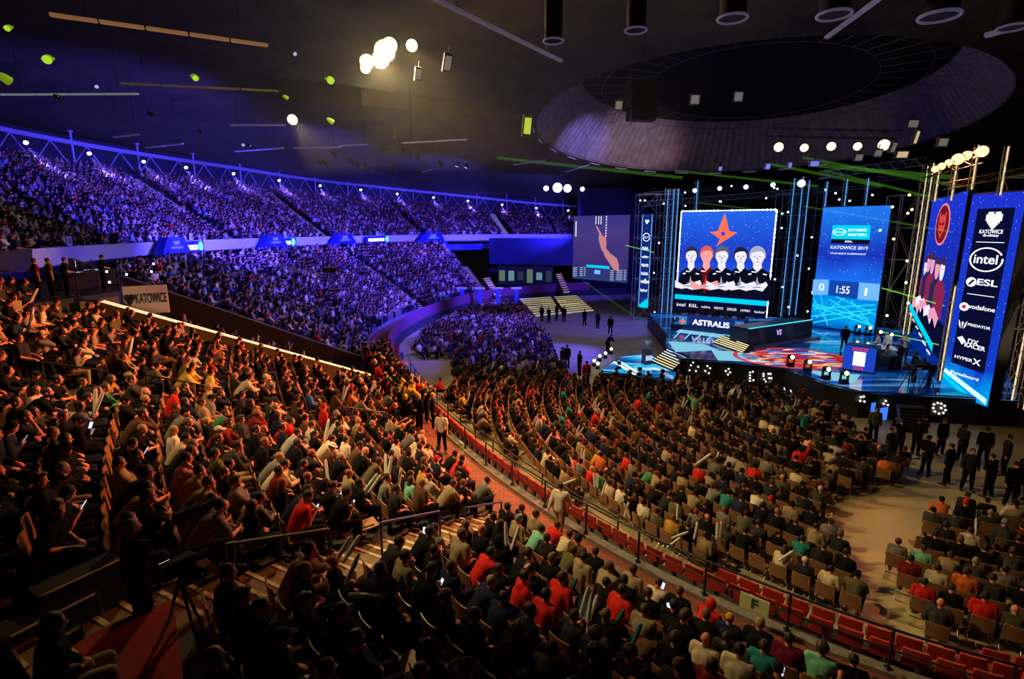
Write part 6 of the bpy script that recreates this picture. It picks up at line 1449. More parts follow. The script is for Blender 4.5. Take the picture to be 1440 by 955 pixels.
S1.poly('cyan_band', [(0, .125), (1, .118), (1, .165), (0, .172)], CYN, 41)
for k, s in enumerate(['intel', 'ESL', 'vodafone', 'PREDATOR', 'DXRACER', 'HYPERX', 'Paysafecard']): S1.text(s, .08+.142*k, .068-.002*k, [.05, .045, .034, .03, .036, .03, .03][k], WHT, 42, wmax=.10)
# score screen
bl, br = at(1139, 457, 1.6), at(1228.5, 469.5, 1.6)
S2 = Screen('score_screen', 'tall blue LED screen showing score zero, time and one', 'screen', bl, br, 1.6, top_z(bl, 1151, 293), bg=BG2)
C2 = ((1151.3, 292.6), (1251.8, 288), (1228.3, 470), (1138.4, 458.5)); z2 = lambda x, y: px2uv(S2, 1120+x/4.34, 250+y/4.34, C2)
S2.poly('title_plate', [z2(208, 288), z2(452, 284), z2(445, 372), z2(200, 372)], CYN, 1); S2.poly('title_base', [z2(203, 370), z2(447, 370), z2(444, 398), z2(200, 398)], NVY, 2)
S2.multi('oval_ring', ring_polys(*z2(255, 328), .105, .028, .14), WHT, 3)
S2.text('intel', *z2(255, 328), .026, WHT, 3, .008, wmax=.15); S2.text('EXTREME', *z2(370, 315), .028, WHT, 3, .01, wmax=.27); S2.text('MASTERS', *z2(370, 343), .028, WHT, 3, .01, wmax=.27)
S2.text('ESL', *z2(318, 384), .018, WHT, 4, .03, wmax=.12); S2.text('KATOWICE 2019', *z2(318, 422), .036, WHT, 3, .008, wmax=.56); S2.text('CS:GO MAJOR CHAMPIONSHIP', *z2(312, 458), .018, WHT, 3, .005, wmax=.54)
S2.multi('score_boxes', [[z2(92, 618), z2(195, 618), z2(190, 712), z2(85, 715)], [z2(388, 632), z2(508, 640), z2(500, 745), z2(378, 738)]], LBL, 1)
S2.poly('time_box', [z2(205, 622), z2(385, 630), z2(375, 738), z2(195, 716)], E_('timebox', (.008, .06, .42)), 2)
S2.text('0', *z2(150, 668), .085, WHT, 4, .01, wmax=.085); S2.text('1:55', *z2(285, 682), .085, WHT, 4, .01, wmax=.20); S2.text('1', *z2(428, 692), .085, WHT, 4, .01, wmax=.035)
beams = []
rr7 = random.Random(12)
for (x0, y0, x1, y1) in [(95, 730, 200, 905), (140, 700, 195, 905), (90, 780, 470, 905), (200, 740, 460, 900), (340, 745, 470, 920), (100, 800, 480, 770), (90, 850, 480, 800), (100, 770, 440, 860), (240, 720, 480, 830), (95, 890, 460, 820), (300, 730, 120, 860)]:
    a, b = z2(x0, y0), z2(x1, y1); dx, dy = b[0]-a[0], b[1]-a[1]; L_ = math.hypot(dx, dy); w = .005; beams.append([(a[0]-dy/L_*w, a[1]+dx/L_*w), (b[0]-dy/L_*w, b[1]+dx/L_*w), (b[0]+dy/L_*w, b[1]-dx/L_*w), (a[0]+dy/L_*w, a[1]-dx/L_*w)])
S2.multi('light_rays', beams, E_('rays', (.02, .60, .85), 1.3), 1)
# oblique player screen
bl, br = at(1281, 483, DZ), at(1317, 536, DZ)
S3 = Screen('side_player_screen', 'narrow oblique LED screen with red round emblem and team portraits', 'screen', bl, br, DZ, top_z(bl, 1308.5, 284), bg=BG3)
C3 = ((1308.5, 284), (1353.7, 281), (1317, 536), (1281, 482)); z3 = lambda x, y: px2uv(S3, 1280+x/5.97, 280+y/5.97, C3)
S3.poly('emblem_disc', ell_pts(*z3(270, 235), .21, .125, 32), E_('embl', (.95, .25, .22)), 1); S3.poly('emblem_inner', ell_pts(*z3(270, 235), .185, .112, 32), E_('embd', (.16, .008, .02)), 2)
cu, cv = z3(270, 235); S3.multi('warrior_mask', [[(cu+.12*a, cv+.085*b) for a, b in pl] for pl in ([(-.8, .9), (-.3, .55), (0, .75), (.3, .55), (.8, .9), (.9, 0), (.5, -.6), (0, -1), (-.5, -.6), (-.9, 0)],)], E_('mask', (.75, .06, .05)), 3)
S3.multi('mask_lines', [[(cu+.12*a, cv+.085*b) for a, b in pl] for pl in ([(-.6, .2), (-.1, .05), (-.15, -.1), (-.55, 0)], [(.6, .2), (.1, .05), (.15, -.1), (.55, 0)], [(-.3, -.45), (.3, -.45), (0, -.7)])], E_('maskd', (.12, .0, .02)), 4)
for k, (x, y0) in enumerate([(145, 565), (180, 540), (222, 555), (268, 600), (312, 610)]):
    u0, v0 = z3(x, y0); sk = [SKN, PNK, PNK, SKR, SKN][k]
    S3.poly('player_jersey', [(u0-.14, v0-.26), (u0+.14, v0-.26), (u0+.15, v0-.11), (u0+.05, v0-.055), (u0-.05, v0-.055), (u0-.15, v0-.11)], E_('jersB', (.02, .02, .10)) if k % 2 else E_('jersR', (.25, .02, .08)), 5+k*4)
    S3.poly('player_face', ell_pts(u0, v0, .062, .062, 18), sk, 6+k*4); S3.poly('player_hair', ell_pts(u0, v0+.012, .066, .056, 12, .25, pi-.25), E_('hairS', (.06, .02, .06)), 7+k*4)
    S3.multi('player_features', [[(u0-.03, v0+.005), (u0-.008, v0+.005), (u0-.008, v0-.001), (u0-.03, v0-.001)], [(u0+.03, v0+.005), (u0+.008, v0+.005), (u0+.008, v0-.001), (u0+.03, v0-.001)], [(u0-.02, v0-.03), (u0+.02, v0-.03), (u0, v0-.036)]], GRY, 7+k*4)
    S3.poly('crossed_arms', [(u0-.15, v0-.245), (u0, v0-.21), (u0+.15, v0-.25), (u0+.1, v0-.31), (u0, v0-.27), (u0-.12, v0-.30)], [PNK, SKN][k % 2], 26+k)
S3.poly('lower_shade', [(0, 0.12), (1, .12), (1, .30), (0, .33)], NVY, 2); S3.poly('cyan_band', [(0, .25), (1, .16), (1, .20), (0, .295)], CYN, 34)
for k in range(6): S3.text(['intel', 'ESL', 'vodafone', 'PREDATOR', 'DXRACER', 'HYPERX'][k], .1+.16*k, .225-.018*k, .022, WHT, 33, wmax=.12)
# sponsor tower
bl, br = at(1322.5, 548, 1.2), at(1388, 572, 1.2)
S4 = Screen('sponsor_tower', 'tall blue sponsor tower screen at the right with white logos', 'screen', bl, br, 1.2, top_z(bl, 1369, 277), bg=BG4, thick=.6)
C4 = ((1369, 277), (1440, 273), (1388, 572), (1322.5, 548)); z4 = lambda x, y: px2uv(S4, 1280+x/5.97, 280+y/5.97, C4); z4b = lambda x, y: px2uv(S4, 1140+x/3.673, 420+y/3.673, C4)
S4.poly('dark_panel', [(.14, .16), (.84, .15), (.86, .93), (.16, .93)], NVY, 1)
hx, hy = z4(712, 180); px_ = [(-3, 2), (-2, 3), (-1, 3), (0, 2), (1, 3), (2, 3), (3, 2), (3, 0), (2, -1), (1, -2), (0, -3), (-1, -2), (-2, -1), (-3, 0)]
cells = []
for gx in range(-4, 5):
    for gy in range(-4, 4):
        if abs(gx)+max(0, -gy) <= 4 and not (gy == 3 and abs(gx) in (0, 4)) and not (gy == 2 and abs(gx) == 5): cells.append([(hx+(gx-.5)*.034, hy+(gy-.5)*.0105), (hx+(gx+.5)*.034, hy+(gy-.5)*.0105), (hx+(gx+.5)*.034, hy+(gy+.5)*.0105), (hx+(gx-.5)*.034, hy+(gy+.5)*.0105)])
S4.multi('pixel_heart', cells, WHT, 2); S4.text('KATOWICE', *z4(692, 275), .026, WHT, 3, .012, wmax=.45); S4.text('dla odmiany', *z4(690, 303), .016, WHT, 3, .02, wmax=.30)
S4.multi('divider_lines', [[(.24, v), (.78, v), (.78, v+.003), (.24, v+.003)] for v in (z4(680, 360)[1], z4(600, 790)[1])], WHT, 2)
cu, cv = z4(650, 497); S4.multi('oval_ring', ring_polys(cu, cv, .33, .058, .10, 32, .45, 2*pi+.15), WHT, 2); S4.text('intel', cu, cv, .062, WHT, 3, .012, wmax=.46)
cu, cv = z4(530, 678); S4.poly('round_emblem', ell_pts(cu, cv, .105, .023, 24), WHT, 2); S4.multi('emblem_stripe', [[(cu-.06, cv-.012), (cu-.02, cv-.015), (cu+.07, cv+.010), (cu+.03, cv+.014)]], NVY, 3); S4.text('ESL', *z4(660, 688), .042, WHT, 3, .018, wmax=.40)
cu, cv = z4(470, 883); S4.poly('round_emblem', ell_pts(cu, cv, .10, .021, 24), WHT, 2); S4.poly('emblem_drop', ell_pts(cu, cv, .045, .010, 14), REDE, 3); S4.text('vodafone', *z4(618, 897), .030, WHT, 3, .01, wmax=.52)
cu, cv = z4b(795, 120); S4.multi('claw_emblem', [[(cu-.09, cv+.02), (cu-.05, cv+.005), (cu-.03, cv-.022), (cu-.07, cv-.008)], [(cu+.09, cv+.02), (cu+.05, cv+.005), (cu+.03, cv-.022), (cu+.07, cv-.008)], [(cu-.02, cv+.012), (cu+.02, cv+.012), (cu, cv-.02)]], WHT, 2); S4.text('PREDATOR', *z4b(880, 132), .018, WHT, 3, .01, wmax=.45)
cu, cv = z4b(790, 205); S4.poly('racer_emblem', [(cu-.1, cv+.01), (cu, cv+.022), (cu+.09, cv), (cu+.02, cv-.02), (cu-.04, cv-.004)], WHT, 2); S4.text('DX', *z4b(850, 215), .034, WHT, 3, .015, wmax=.22); S4.text('RACER', *z4b(858, 240), .030, WHT, 3, .015, wmax=.42)
S4.text('HYPER', *z4b(800, 302), .022, WHT, 3, .01, wmax=.38); S4.text('X', *z4b(868, 322), .042, WHT, 3, .015, wmax=.16); S4.text('Paysafecard', *z4b(805, 393), .022, WHT, 3, .01, wmax=.58)
S4.poly('light_beam', [(.02, .10), (.04, .122), (.98, .035), (.98, .008)], E_('beamw', (.45, .85, 1.), 1.5), 2); S4.poly('light_beam', [(.0, .075), (.02, .095), (.6, .03), (.5, .02)], CYN, 2)
# left banner strip and hanging camera-view screen
a = atd(898, 420, 62); b = atd(912, 420, 61); S5 = Screen('banner_screen', 'slim dark vertical banner screen with a column of white logos', 'screen', a, b, atd(898, 432, 62).z, atd(903, 302, 62).z, bg=E_('banner_blue', (.004, .02, .18)), thick=.15)
S5.multi('bright_edges', [[(0, 0), (.07, 0), (.07, 1), (0, 1)], [(.93, 0), (1, 0), (1, 1), (.93, 1)]], LBL, 1)
S5.poly('cyan_foot', [(0, 0), (1, .0), (1, .12), (.05, .02)], CYN, 2)
cu = .5; S5.poly('heart_emblem', [(cu-.22, .93), (cu-.1, .945), (cu, .935), (cu+.1, .945), (cu+.22, .93), (cu, .895)], WHT, 2); S5.multi('oval_ring', ring_polys(.5, .76, .36, .045, .16, 24), WHT, 2); S5.text('intel', .5, .76, .035, WHT, 3, .03, wmax=.5)
for k, s in enumerate(['ESL', 'vodafone', 'PREDATOR', 'DXRACER', 'HYPERX', 'Paysafecard']): S5.text(s, .5, .64-.09*k, .04, WHT, 3, .04, wmax=.7)
a = atd(806, 350, 66); b = atd(884, 350, 60)
zt, zb = atd(806, 304, 66).z, atd(806, 392, 66).z
S6 = Screen('hanging_screen', 'hanging projection screen showing a pointing forearm and score table', 'screen', a, b, zb, zt, bg=sky_screen('led_picture_cam', [(0, (.02, .05, .22)), (.25, (.05, .03, .18)), (.7, (.07, .045, .24)), (1, (.045, .04, .26))], .9, star=False), thick=.12)
C6 = ((805, 303), (884, 298), (884, 402), (806, 391)); z6 = lambda x, y: px2uv(S6, 660+x/5.967, 300+y/5.967, C6)
skin_e = E_('arm_skin', (.62, .25, .30), .9)
S6.poly('forearm', [z6(*p) for p in [(1125, 290), (1160, 290), (1190, 330), (1250, 380), (1268, 440), (1268, 500), (1225, 480), (1190, 420), (1150, 360)]], skin_e, 2)
S6.poly('hand', [z6(*p) for p in [(1100, 150), (1118, 160), (1135, 190), (1152, 180), (1160, 240), (1158, 300), (1125, 310), (1108, 260), (1092, 205)]], skin_e, 3); S6.poly('finger', [z6(*p) for p in [(1065, 95), (1075, 92), (1110, 150), (1125, 175), (1105, 175)]], skin_e, 3)
S6.multi('score_table', [[z6(x, y), z6(x+w, y+2), z6(x+w, y+10), z6(x, y+8)] for x, w in ((875, 38), (940, 24), (975, 16), (1200, 30), (1250, 50), (1310, 18)) for y in range(450+(0 if x < 1100 else 35), 530+(0 if x < 1100 else 45), 17)], E_('tbl', (.4, .5, .7), .8), 3)
S6.poly('cyan_bar', [z6(997, 430), z6(1192, 450), z6(1192, 475), z6(997, 452)], CYN, 3); S6.poly('blue_box', [z6(1068, 478), z6(1118, 485), z6(1118, 520), z6(1068, 515)], LBL, 3)
S6.multi('white_bars', [[z6(1148, y), z6(1158, y), z6(1158, y+14), z6(1148, y+14)] for y in range(5, 180, 24)]+[[z6(x, 10), z6(x+7, 10), z6(x+7, 80), z6(x, 80)] for x in (1062, 1085, 1105)]+[[z6(885, 60), z6(895, 60), z6(897, 190), z6(887, 190)]], E_('barw', (.75, .75, .8), 1.), 3)
# desks and players
def desk(pts, z0, z1, depth, label, name, face_m, side_m, txt=None, th=None):
    a, b = pts; u = (b-a); u.z = 0; ang = math.atan2(u.y, u.x); c = (a+b)/2; L = u.length
    t = empty(name, (c.x, c.y, z0), ang, label, 'desk'); h = z1-z0
    m = MB(); m.bevbox((0, depth/2, h-.04), (L, depth, .08), .02); m.build('desk_top', side_m, t)
    m = MB(); m.bevbox((0, .04, h/2), (L, .08, h), .02); m.build('front_panel', face_m, t)
    for s in (-1, 1): m = MB(); m.bevbox((s*(L/2-.04), depth/2, h/2), (.08, depth, h), .02); m.build('side_panel', side_m, t)
    return t, L, h
a, b = at(954, 456, 1.9), at(1046, 466, 1.9)
t, L, h = desk((a, b), 1.5, 2.75, 1.2, 'long blue player desk with a white team name under the main screen', 'player_desk', E_('desk_led', (.008, .03, .20)), bluem)
link('lettering', text_mesh('ASTRALIS', .62, WHT, .004, .02, 1.15), t, (.05, -.04, .72))
for sx in (-1, 1):
    m = MB(); m.box((sx*L*.43, -.03, .68), (L*.13, .02, .95)); m.build('logo_panel', E_('deskcy', (.03, .22, .55)), t); m = MB(); m.add([(sx*L*.43+x*.3, -.05, .68+z*.4) for x, z in ((0, 1), (.35, .2), (1, .15), (.45, -.2), (-.6, -.9), (-.3, -.2), (-1, .15), (-.3, .2))], [tuple(reversed(range(8)))]); m.build('star_emblem', ORG, t)
ua = (b-a); ua.z = 0; ua.normalize(); back_v = Vector((-ua.y, ua.x, 0)); fyaw = math.atan2(-back_v.y, -back_v.x)
for i in range(5):
    p = a+ua*(L*(.12+.19*i)); q = p+back_v*.45; t2 = empty('gaming_monitor', (q.x, q.y, 2.75), math.atan2(ua.y, ua.x), 'monitor on the blue player desk, %s of five from the left' % ordn(i), 'monitor')
    m = MB(); m.bevbox((0, 0, .38), (.62, .06, .38), .015); m.build('casing', black, t2); m = MB(); m.cyl((0, 0, 0), (0, 0, .25), .03, .03, 6); m.bevbox((0, 0, .012), (.3, .2, .024), .006); m.build('stand', black, t2)
    q = p+back_v*1.35; b_ = person((q.x, q.y, 1.95), fyaw, 'looking_at_phone', 'black', 'short', 'short_hair', ['dark', 'brown', 'dark', 'dark', 'light brown'][i], 'black', 0, 'black'); tag(b_, 'player seated behind the blue desk, %s from the left' % ordn(i), 'person', 'players at the blue desk')
    ch = empty('gaming_chair', (q.x, q.y, 1.95), fyaw-pi/2, 'black high-backed chair behind the blue desk, %s from the left' % ordn(i), 'chair'); m = MB(); m.bevbox((0, -.27, .85), (.5, .1, .85), .04, rot=(.1, 0, 0)); m.build('backrest', black, ch); m = MB(); m.bevbox((0, 0, .42), (.5, .5, .1), .04); m.build('seat', black, ch); m = MB(); m.cyl((0, 0, .4), (0, 0, 0), .04, .25, 8); m.build('pedestal', blackm, ch)
pf = [at(944, 462, 1.55), at(1044, 473, 1.55)]; u = pf[1]-pf[0]; m = MB(); c = (pf[0]+pf[1])/2; nb = Vector((-u.y, u.x, 0)).normalized(); m.bevbox((c.x+nb.x*2.2, c.y+nb.y*2.2, 1.73), (u.length*1.05, 4.2, .42), .03, rot=(0, 0, math.atan2(u.y, u.x))); o = m.build('player_riser', mat('riser_blue', (.01, .02, .12), .25)); tag(o, 'low blue riser under the player desk', 'riser')
# slanted LED ramp before the desk: floor artwork strips
artm = ledmat('floor_art', lambda nt, e: None); nt = artm.node_tree; e = [n for n in nt.nodes if n.type == 'EMISSION'][0]
tc = nt.nodes.new('ShaderNodeTexCoord'); vz = nt.nodes.new('ShaderNodeTexVoronoi'); vz.inputs['Scale'].default_value = 3.6; mp = nt.nodes.new('ShaderNodeMapping'); mp.inputs['Scale'].default_value = (.5, 1.3, 1); nz = nt.nodes.new('ShaderNodeTexNoise'); nz.inputs['Scale'].default_value = 1.4; nt.links.new(tc.outputs['Object'], mp.inputs[0])
mx = nt.nodes.new('ShaderNodeMix'); mx.data_type = 'RGBA'; mx.inputs['Factor'].default_value = .35; nt.links.new(mp.outputs[0], mx.inputs[6]); nt.links.new(nz.outputs['Color'], mx.inputs[7]); nt.links.new(mx.outputs[2], vz.inputs['Vector'])
sxx = nt.nodes.new('ShaderNodeSeparateColor'); nt.links.new(vz.outputs['Color'], sxx.inputs[0]); r = ramp(nt, [(.0, (.55, .02, .03)), (.25, (.75, .10, .05)), (.4, (.9, .5, .2)), (.5, (.15, .02, .10)), (.62, (.02, .06, .4)), (.75, (.10, .25, .8)), (.87, (.8, .75, .8)), (1., (.4, .05, .25))]); r.color_ramp.interpolation = 'CONSTANT'
nt.links.new(sxx.outputs[0], r.inputs['Fac']); nt.links.new(r.outputs['Color'], e.inputs['Color']); e.inputs['Strength'].default_value = .95
# round artwork on the deck, three rings
cx_ = at(1112, 503, DZ+.01); t = empty('floor_emblem', (cx_.x, cx_.y, DZ), .5, 'round red and blue warrior artwork glowing in the stage floor', 'floor artwork')
ex = (at(1190, 503, DZ)-at(1035, 503, DZ)).length/2; eyy = (at(1112, 490, DZ)-at(1112, 517, DZ)).length/2; t.rotation_euler = (0, 0, 0)
for nm, k0, k1, m_ in (('outer_ring', .92, 1.0, E_('ringred', (.6, .05, .08))), ('artwork', 0, .92, artm)):
    m = MB(); N = 56; vs = []
    for k in (k0, k1):
        for i in range(N): vs.append((ex*k*math.cos(2*pi*i/N), eyy*k*math.sin(2*pi*i/N), .012 if nm == 'artwork' else .016))
    if k0 == 0: vs = vs[N:]; m.add(vs, [tuple(range(N))])
    else: m.add(vs, [(i, i+N, (i+1) % N+N, (i+1) % N) for i in range(N)])
    m.build(nm, m_, t)
wht_s = E_('floorstreak', (.55, .8, .95), 1.)
PATCH = ledmat('patch_led', lambda nt, e: (e.inputs['Color'].__setattr__('default_value', (.25, .65, .85, 1)), e.inputs['Strength'].__setattr__('default_value', .9)))
for i_, (p0, p1, p2, p3) in enumerate([((1000, 492), (1060, 497), (1080, 509), (1010, 507)), ((940, 480), (990, 484), (1010, 492), (950, 495)), ((1130, 520), (1210, 527), (1200, 540), (1165, 533)), ((958, 462), (1040, 474), (1036, 478), (950, 467))]):
    mb = MB(); mb.add([at(*p, DZ+.012) for p in (p0, p1, p2, p3)], [(3, 2, 1, 0)]); o = mb.build('floor_light_patch', PATCH); tag(o, 'pale cyan LED patch in the stage floor, %s' % ['touching the round artwork on its left', 'by the steps of the low stage', 'right of the round artwork at the front', 'before the blue player desk'][i_], 'floor light')
mb = MB(); 
for k in range(7):
    a_ = at(948+15*k, 475+1.6*k, DZ+.45 if False else DZ+.015); b_ = at(962+15*k, 461+1.6*k, DZ+.015); u = b_-a_; mb.box((a_+b_)/2, (u.length, .10, .01), rot=(0, 0, math.atan2(u.y, u.x)))
o = mb.build('floor_light_lines', E_('linew', (.2, .5, 1.), 1.4)); tag(o, 'slanting blue light lines in the floor before the player desk', 'floor light')
# dark slanted desk (far team) and its riser with lit steps
a, b = at(1052, 487, 1.75), at(1141, 472, 1.75); ztop = top_z(a, 1048, 462)
grey_s = mat('desk_grey', (.07, .06, .065), .45); t, L, h = desk((a, b), 1.7, ztop, 1.6, 'long black slanted desk with VS lettering on the stage', 'versus_desk', mat('desk_black', (.012, .012, .018), .35), mat('desk_edge', (.02, .03, .06), .3))
link('lettering', text_mesh('VS', .55, E_('vs', (.55, .35, .9)), .004, .02), t, (-.4, -.03, h*.55))
m = MB(); m.add([(x, -.012, z) for x, z in ((-L*.32, 0), (-L*.22, 0), (-L*.30, h), (-L*.38, h))], [(0, 1, 2, 3)]); m.add([(x, -.012, z) for x, z in ((.1*L, 0), (L*.24, 0), (L*.15, h), (.02*L, h))], [(0, 1, 2, 3)]); m.build('grey_stripe', grey_s, t)
m = MB(); m.box((0, .05, h+.02), (L, .1, .05)); m.build('lit_edge', E_('edgecy', (.05, .7, .85), 1.3), t)
u = b-a; u.z = 0; u.normalize(); nb = Vector((-u.y, u.x, 0)); c = (a+b)/2; m = MB(); m.bevbox((c.x+nb.x*.9, c.y+nb.y*.9, 1.6), (L*1.06, 3.0, .22), .03, rot=(0, 0, math.atan2(u.y, u.x))); o = m.build('desk_riser', mat('riser_grey', (.10, .09, .12), .3)); tag(o, 'low grey riser under the long black desk', 'riser')
lit_steps([(1003, 480), (1046, 495)], [(1014, 472), (1054, 486)], 1.55, 1.95, 5, 'small flight of yellow-lit steps left of the black desk', ey, ey)
# trophy and pedestal
p = at(909, 512, .55); t = empty('trophy_pedestal', p, .3, 'tall white-panelled pedestal on the low cyan stage', 'pedestal'); m = MB(); m.bevbox((0, 0, .55), (.55, .55, 1.1), .04); m.build('body', mat('ped_dark', (.03, .03, .06), .3), t); m = MB(); m.box((0, -.29, .5), (.5, .02, .35)); m.build('lit_panel', E_('pedlit', (.45, .6, .9)), t)
t = empty('trophy', (p.x, p.y, 1.65), 0, 'silver trophy cup standing on the white-panelled pedestal', 'trophy'); m = MB(); m.cyl((0, 0, 0), (0, 0, .1), .2, .16, 14); m.cyl((0, 0, .1), (0, 0, .3), .05, .05, 10); m.build('foot', steel, t); m = MB(); m.cyl((0, 0, .3), (0, 0, .62), .08, .24, 16); m.build('bowl', steel, t)
for sx in (-1, 1): m = MB(); m.tube([(sx*.2, 0, .58), (sx*.34, 0, .52), (sx*.3, 0, .4), (sx*.12, 0, .36)], .02, 6); m.build('handle', steel, t)
# tilted cube display and presenters' desk at right
p = at(1206, 524, DZ); t = empty('logo_podium', p, -.75, 'tilted blue podium box with white plate and red lettering', 'podium')
m = MB(); m.bevbox((0, .6, .8), (1.7, 1.2, 1.6), .05); m.build('body', mat('podium_dark', (.02, .02, .03), .4), t); m = MB(); m.bevbox((0, -.03, .85), (1.62, .05, 1.45), .02); m.build('screen_face', E_('podface', (.01, .06, .55)), t); m = MB(); m.box((0, -.07, .85), (.62, .02, .85)); m.build('white_plate', WHT, t); link('lettering', text_mesh('MAJOR', .26, REDE, .003, .01), t, (0, -.08, 1.42)); link('lettering', text_mesh('2019', .26, REDE, .003, .01), t, (0, -.08, .25))
a, b = at(1222, 512, DZ), at(1262, 517, DZ); t, L, h = desk((a, b), DZ, 2.5, 1.6, 'dark presenters desk with a glittering top at the stage right', 'presenter_desk', mat('pd', (.03, .03, .05), .4), mat('pd2', (.05, .05, .07), .3))
gl = MB(); r9 = random.Random(5)
for k in range(90): x, y = r9.uniform(-L/2, L/2), r9.uniform(.1, 1.5); gl.bevbox((x, y, h+.03), (.09, .06, r9.uniform(.02, .14)), .01, rot=(0, 0, r9.uniform(0, 3)))
g = gl.build('desk_clutter', mat('clutter', (.7, .72, .85), .2, .4, emit=(.6, .65, 1.), estr=.12), t); g['kind'] = 'stuff'
for i, (px, py, top, pose) in enumerate([(1232, 505, 'light grey', 'standing_hands_front'), (1246, 503, 'white', 'standing'), (1263, 520, 'navy', 'standing'), (1270, 508, 'light grey', 'standing_filming'), (1252, 522, 'white', 'bending'), (1186, 492, 'black', 'standing'), (1305, 545, 'black', 'bending'), (1284, 538, 'charcoal', 'standing_hands_front')]):
    q = at(px, py, DZ); b_ = person((q.x, q.y, DZ), [2.6, 3.4, 2.9, 3.6, 3.0, 1.2, 2.2, 3.][i], pose, top, 'long', 'short_hair', 'brown', 'charcoal', 1, 'black')
    tag(b_, ['presenter in light grey left behind the glittering desk', 'presenter in white behind the glittering desk', 'person in navy standing right of the glittering desk', 'person in light grey filming beside the glittering desk', 'person in white bending over the right end of the glittering desk', 'person in black standing alone left of the tilted podium', 'person in black bending at the foot of the sponsor tower', 'person in charcoal working near the oblique screen'][i], 'person', 'people on the stage')
for i, (px, py) in enumerate([(1290, 545), (1302, 552), (1275, 552)]):
    q = at(px, py, DZ); t = empty('camera_tripod', q, i, 'black camera on tripod at stage right, %s' % ['middle', 'nearest the sponsor tower', 'leftmost'][i], 'camera')
    for k in range(3): m = MB(); a_ = 2.1*k; m.cyl((0, 0, 1.2), (.45*math.cos(a_), .45*math.sin(a_), 0), .03, .02, 6); m.build('leg', steel if i == 0 else blackm, t)
    m = MB(); m.bevbox((0, 0, 1.38), (.22, .6, .28), .03); m.cyl((0, .3, 1.38), (0, .5, 1.38), .07, .09, 10); m.build('camera_body', black, t)
# lamps along the stage front, blinders in the skirt, floor lamps
yelE = emat('yellow_lens', (.8, 1., .25), 7)
for i, (px, py, z) in enumerate([(1111, 516, DZ), (1135, 523, DZ), (1161, 534, DZ), (1186, 540, DZ), (1205, 470, DZ), (1220, 472, DZ), (1235, 478, DZ), (1250, 482, DZ)]):
    q = at(px, py, z); t = empty('moving_head', q, 0, 'moving-head lamp with yellow-green lens %s' % (['on the stage front edge, leftmost', 'on the stage front edge, second from left', 'on the stage front edge, third from left', 'on the stage front edge, rightmost'] + ['behind the podium, %s' % ordn(k) for k in range(4)])[i], 'moving light')
    m = MB(); m.bevbox((0, 0, .12), (.42, .36, .24), .03); m.build('base', black, t); m = MB(); m.box((.2, 0, .45), (.05, .16, .5)); m.box((-.2, 0, .45), (.05, .16, .5)); m.build('yoke', black, t); m = MB(); m.cyl((0, .2, .6), (0, -.17, .66), .14, .17, 12); m.build('head', black, t); m = MB(); m.cyl((0, -.17, .66), (0, -.19, .665), .12, .12, 14); m.build('lens', yelE, t)
for i, (px, py) in enumerate([(835, 515), (840, 519), (843, 508), (851, 504), (859, 498), (870, 519), (899, 528), (931, 531)]):
    q = at(px, py, .0 if i < 5 else .55); t = empty('floor_lamp', q, 0, 'small black floor lamp %s the low cyan stage, %s' % ('left of' if i < 5 else 'on the edge of', ordn(i)), 'floor lamp')
    m = MB(); m.bevbox((0, 0, .1), (.3, .25, .2), .03); m.build('base', black, t); m = MB(); m.cyl((0, .12, .42), (0, -.12, .45), .12, .15, 10); m.build('head', black, t)
    m = MB(); m.cyl((0, -.12, .45), (0, -.14, .455), .11, .11, 12); m.build('lens', yelE if i < 5 else black, t)
dotE = emat('blinder_dot', (1., .93, .8), 5)
for i, (cx, cy, pat) in enumerate([(978, 518, [(-6, -4), (-3, -8), (-8, 3), (1, 4), (4, -2)]), (995, 520, [(0, -5), (4, -2), (-3, 2), (2, 5)]), (1024, 522, [(-3, 0), (1, -3), (3, 2), (0, 5)]), (1056, 531, [(-1, -7), (-1, -3), (-1, 1), (-1, 5), (3, -8), (4, 4)]), (1078, 531, [(-4, -2), (-3, 3), (-1, 6), (3, -5), (6, -5), (4, 1), (7, 1), (-4, -5)]), (1213, 562, [(-2, -3), (2, -4), (-3, 2), (3, 3)]), (1246, 567, [(0, -3), (-3, 1), (3, 3)]), (1322, 575, [(-8, -6), (-3, -8), (2, -7), (7, -4), (8, 2), (5, 6), (-1, 7), (-7, 4), (-9, -1), (2, -1)])]):
    ye = float(np.interp(cx, [957, 1030, 1105, 1160, 1210, 1325], [504, 508, 517, 538, 550, 556])); tt = proj(at(cx, ye, DZ))[2]-.45; p0 = atd(cx, cy+8, tt); t = empty('blinder_cluster', p0, 0, 'cluster of small white blinder bulbs in the black stage front, %s from the left' % ordn(i), 'blinder lights')
    m = MB(); c = atd(cx, cy, tt)-p0; m.bevbox(c+Vector((0, .14, 0)), (22*tt/FPX, .1, 22*tt/FPX), .02); m.build('panel', black, t)
    for (dx, dy) in pat: q = atd(cx+dx, cy+dy, tt)-p0; m = MB(); m.ell(q+Vector((0, .02, 0)), (.045, .045, .045), None, 8, 6); m.build('bulb', dotE, t)
# floor monitors glowing blue near the press
for i, (px, py) in enumerate([(1228, 590), (1240, 598), (1118, 548)]):
    q = at(px, py, 0); t = empty('floor_screen', q, .4, 'small blue glowing screen %s' % ['among the photographers, left', 'among the photographers, right', 'set in the black stage front'][i], 'screen'); m = MB(); m.bevbox((0, .05, .6), (.7, .08, 1.2 if i == 2 else .8), .02); m.build('casing', black, t); m = MB(); m.box((0, 0, .6), (.62, .02, 1.1 if i == 2 else .7)); m.build('display', E_('blue_disp', (.05, .18, .9), 1.2), t)
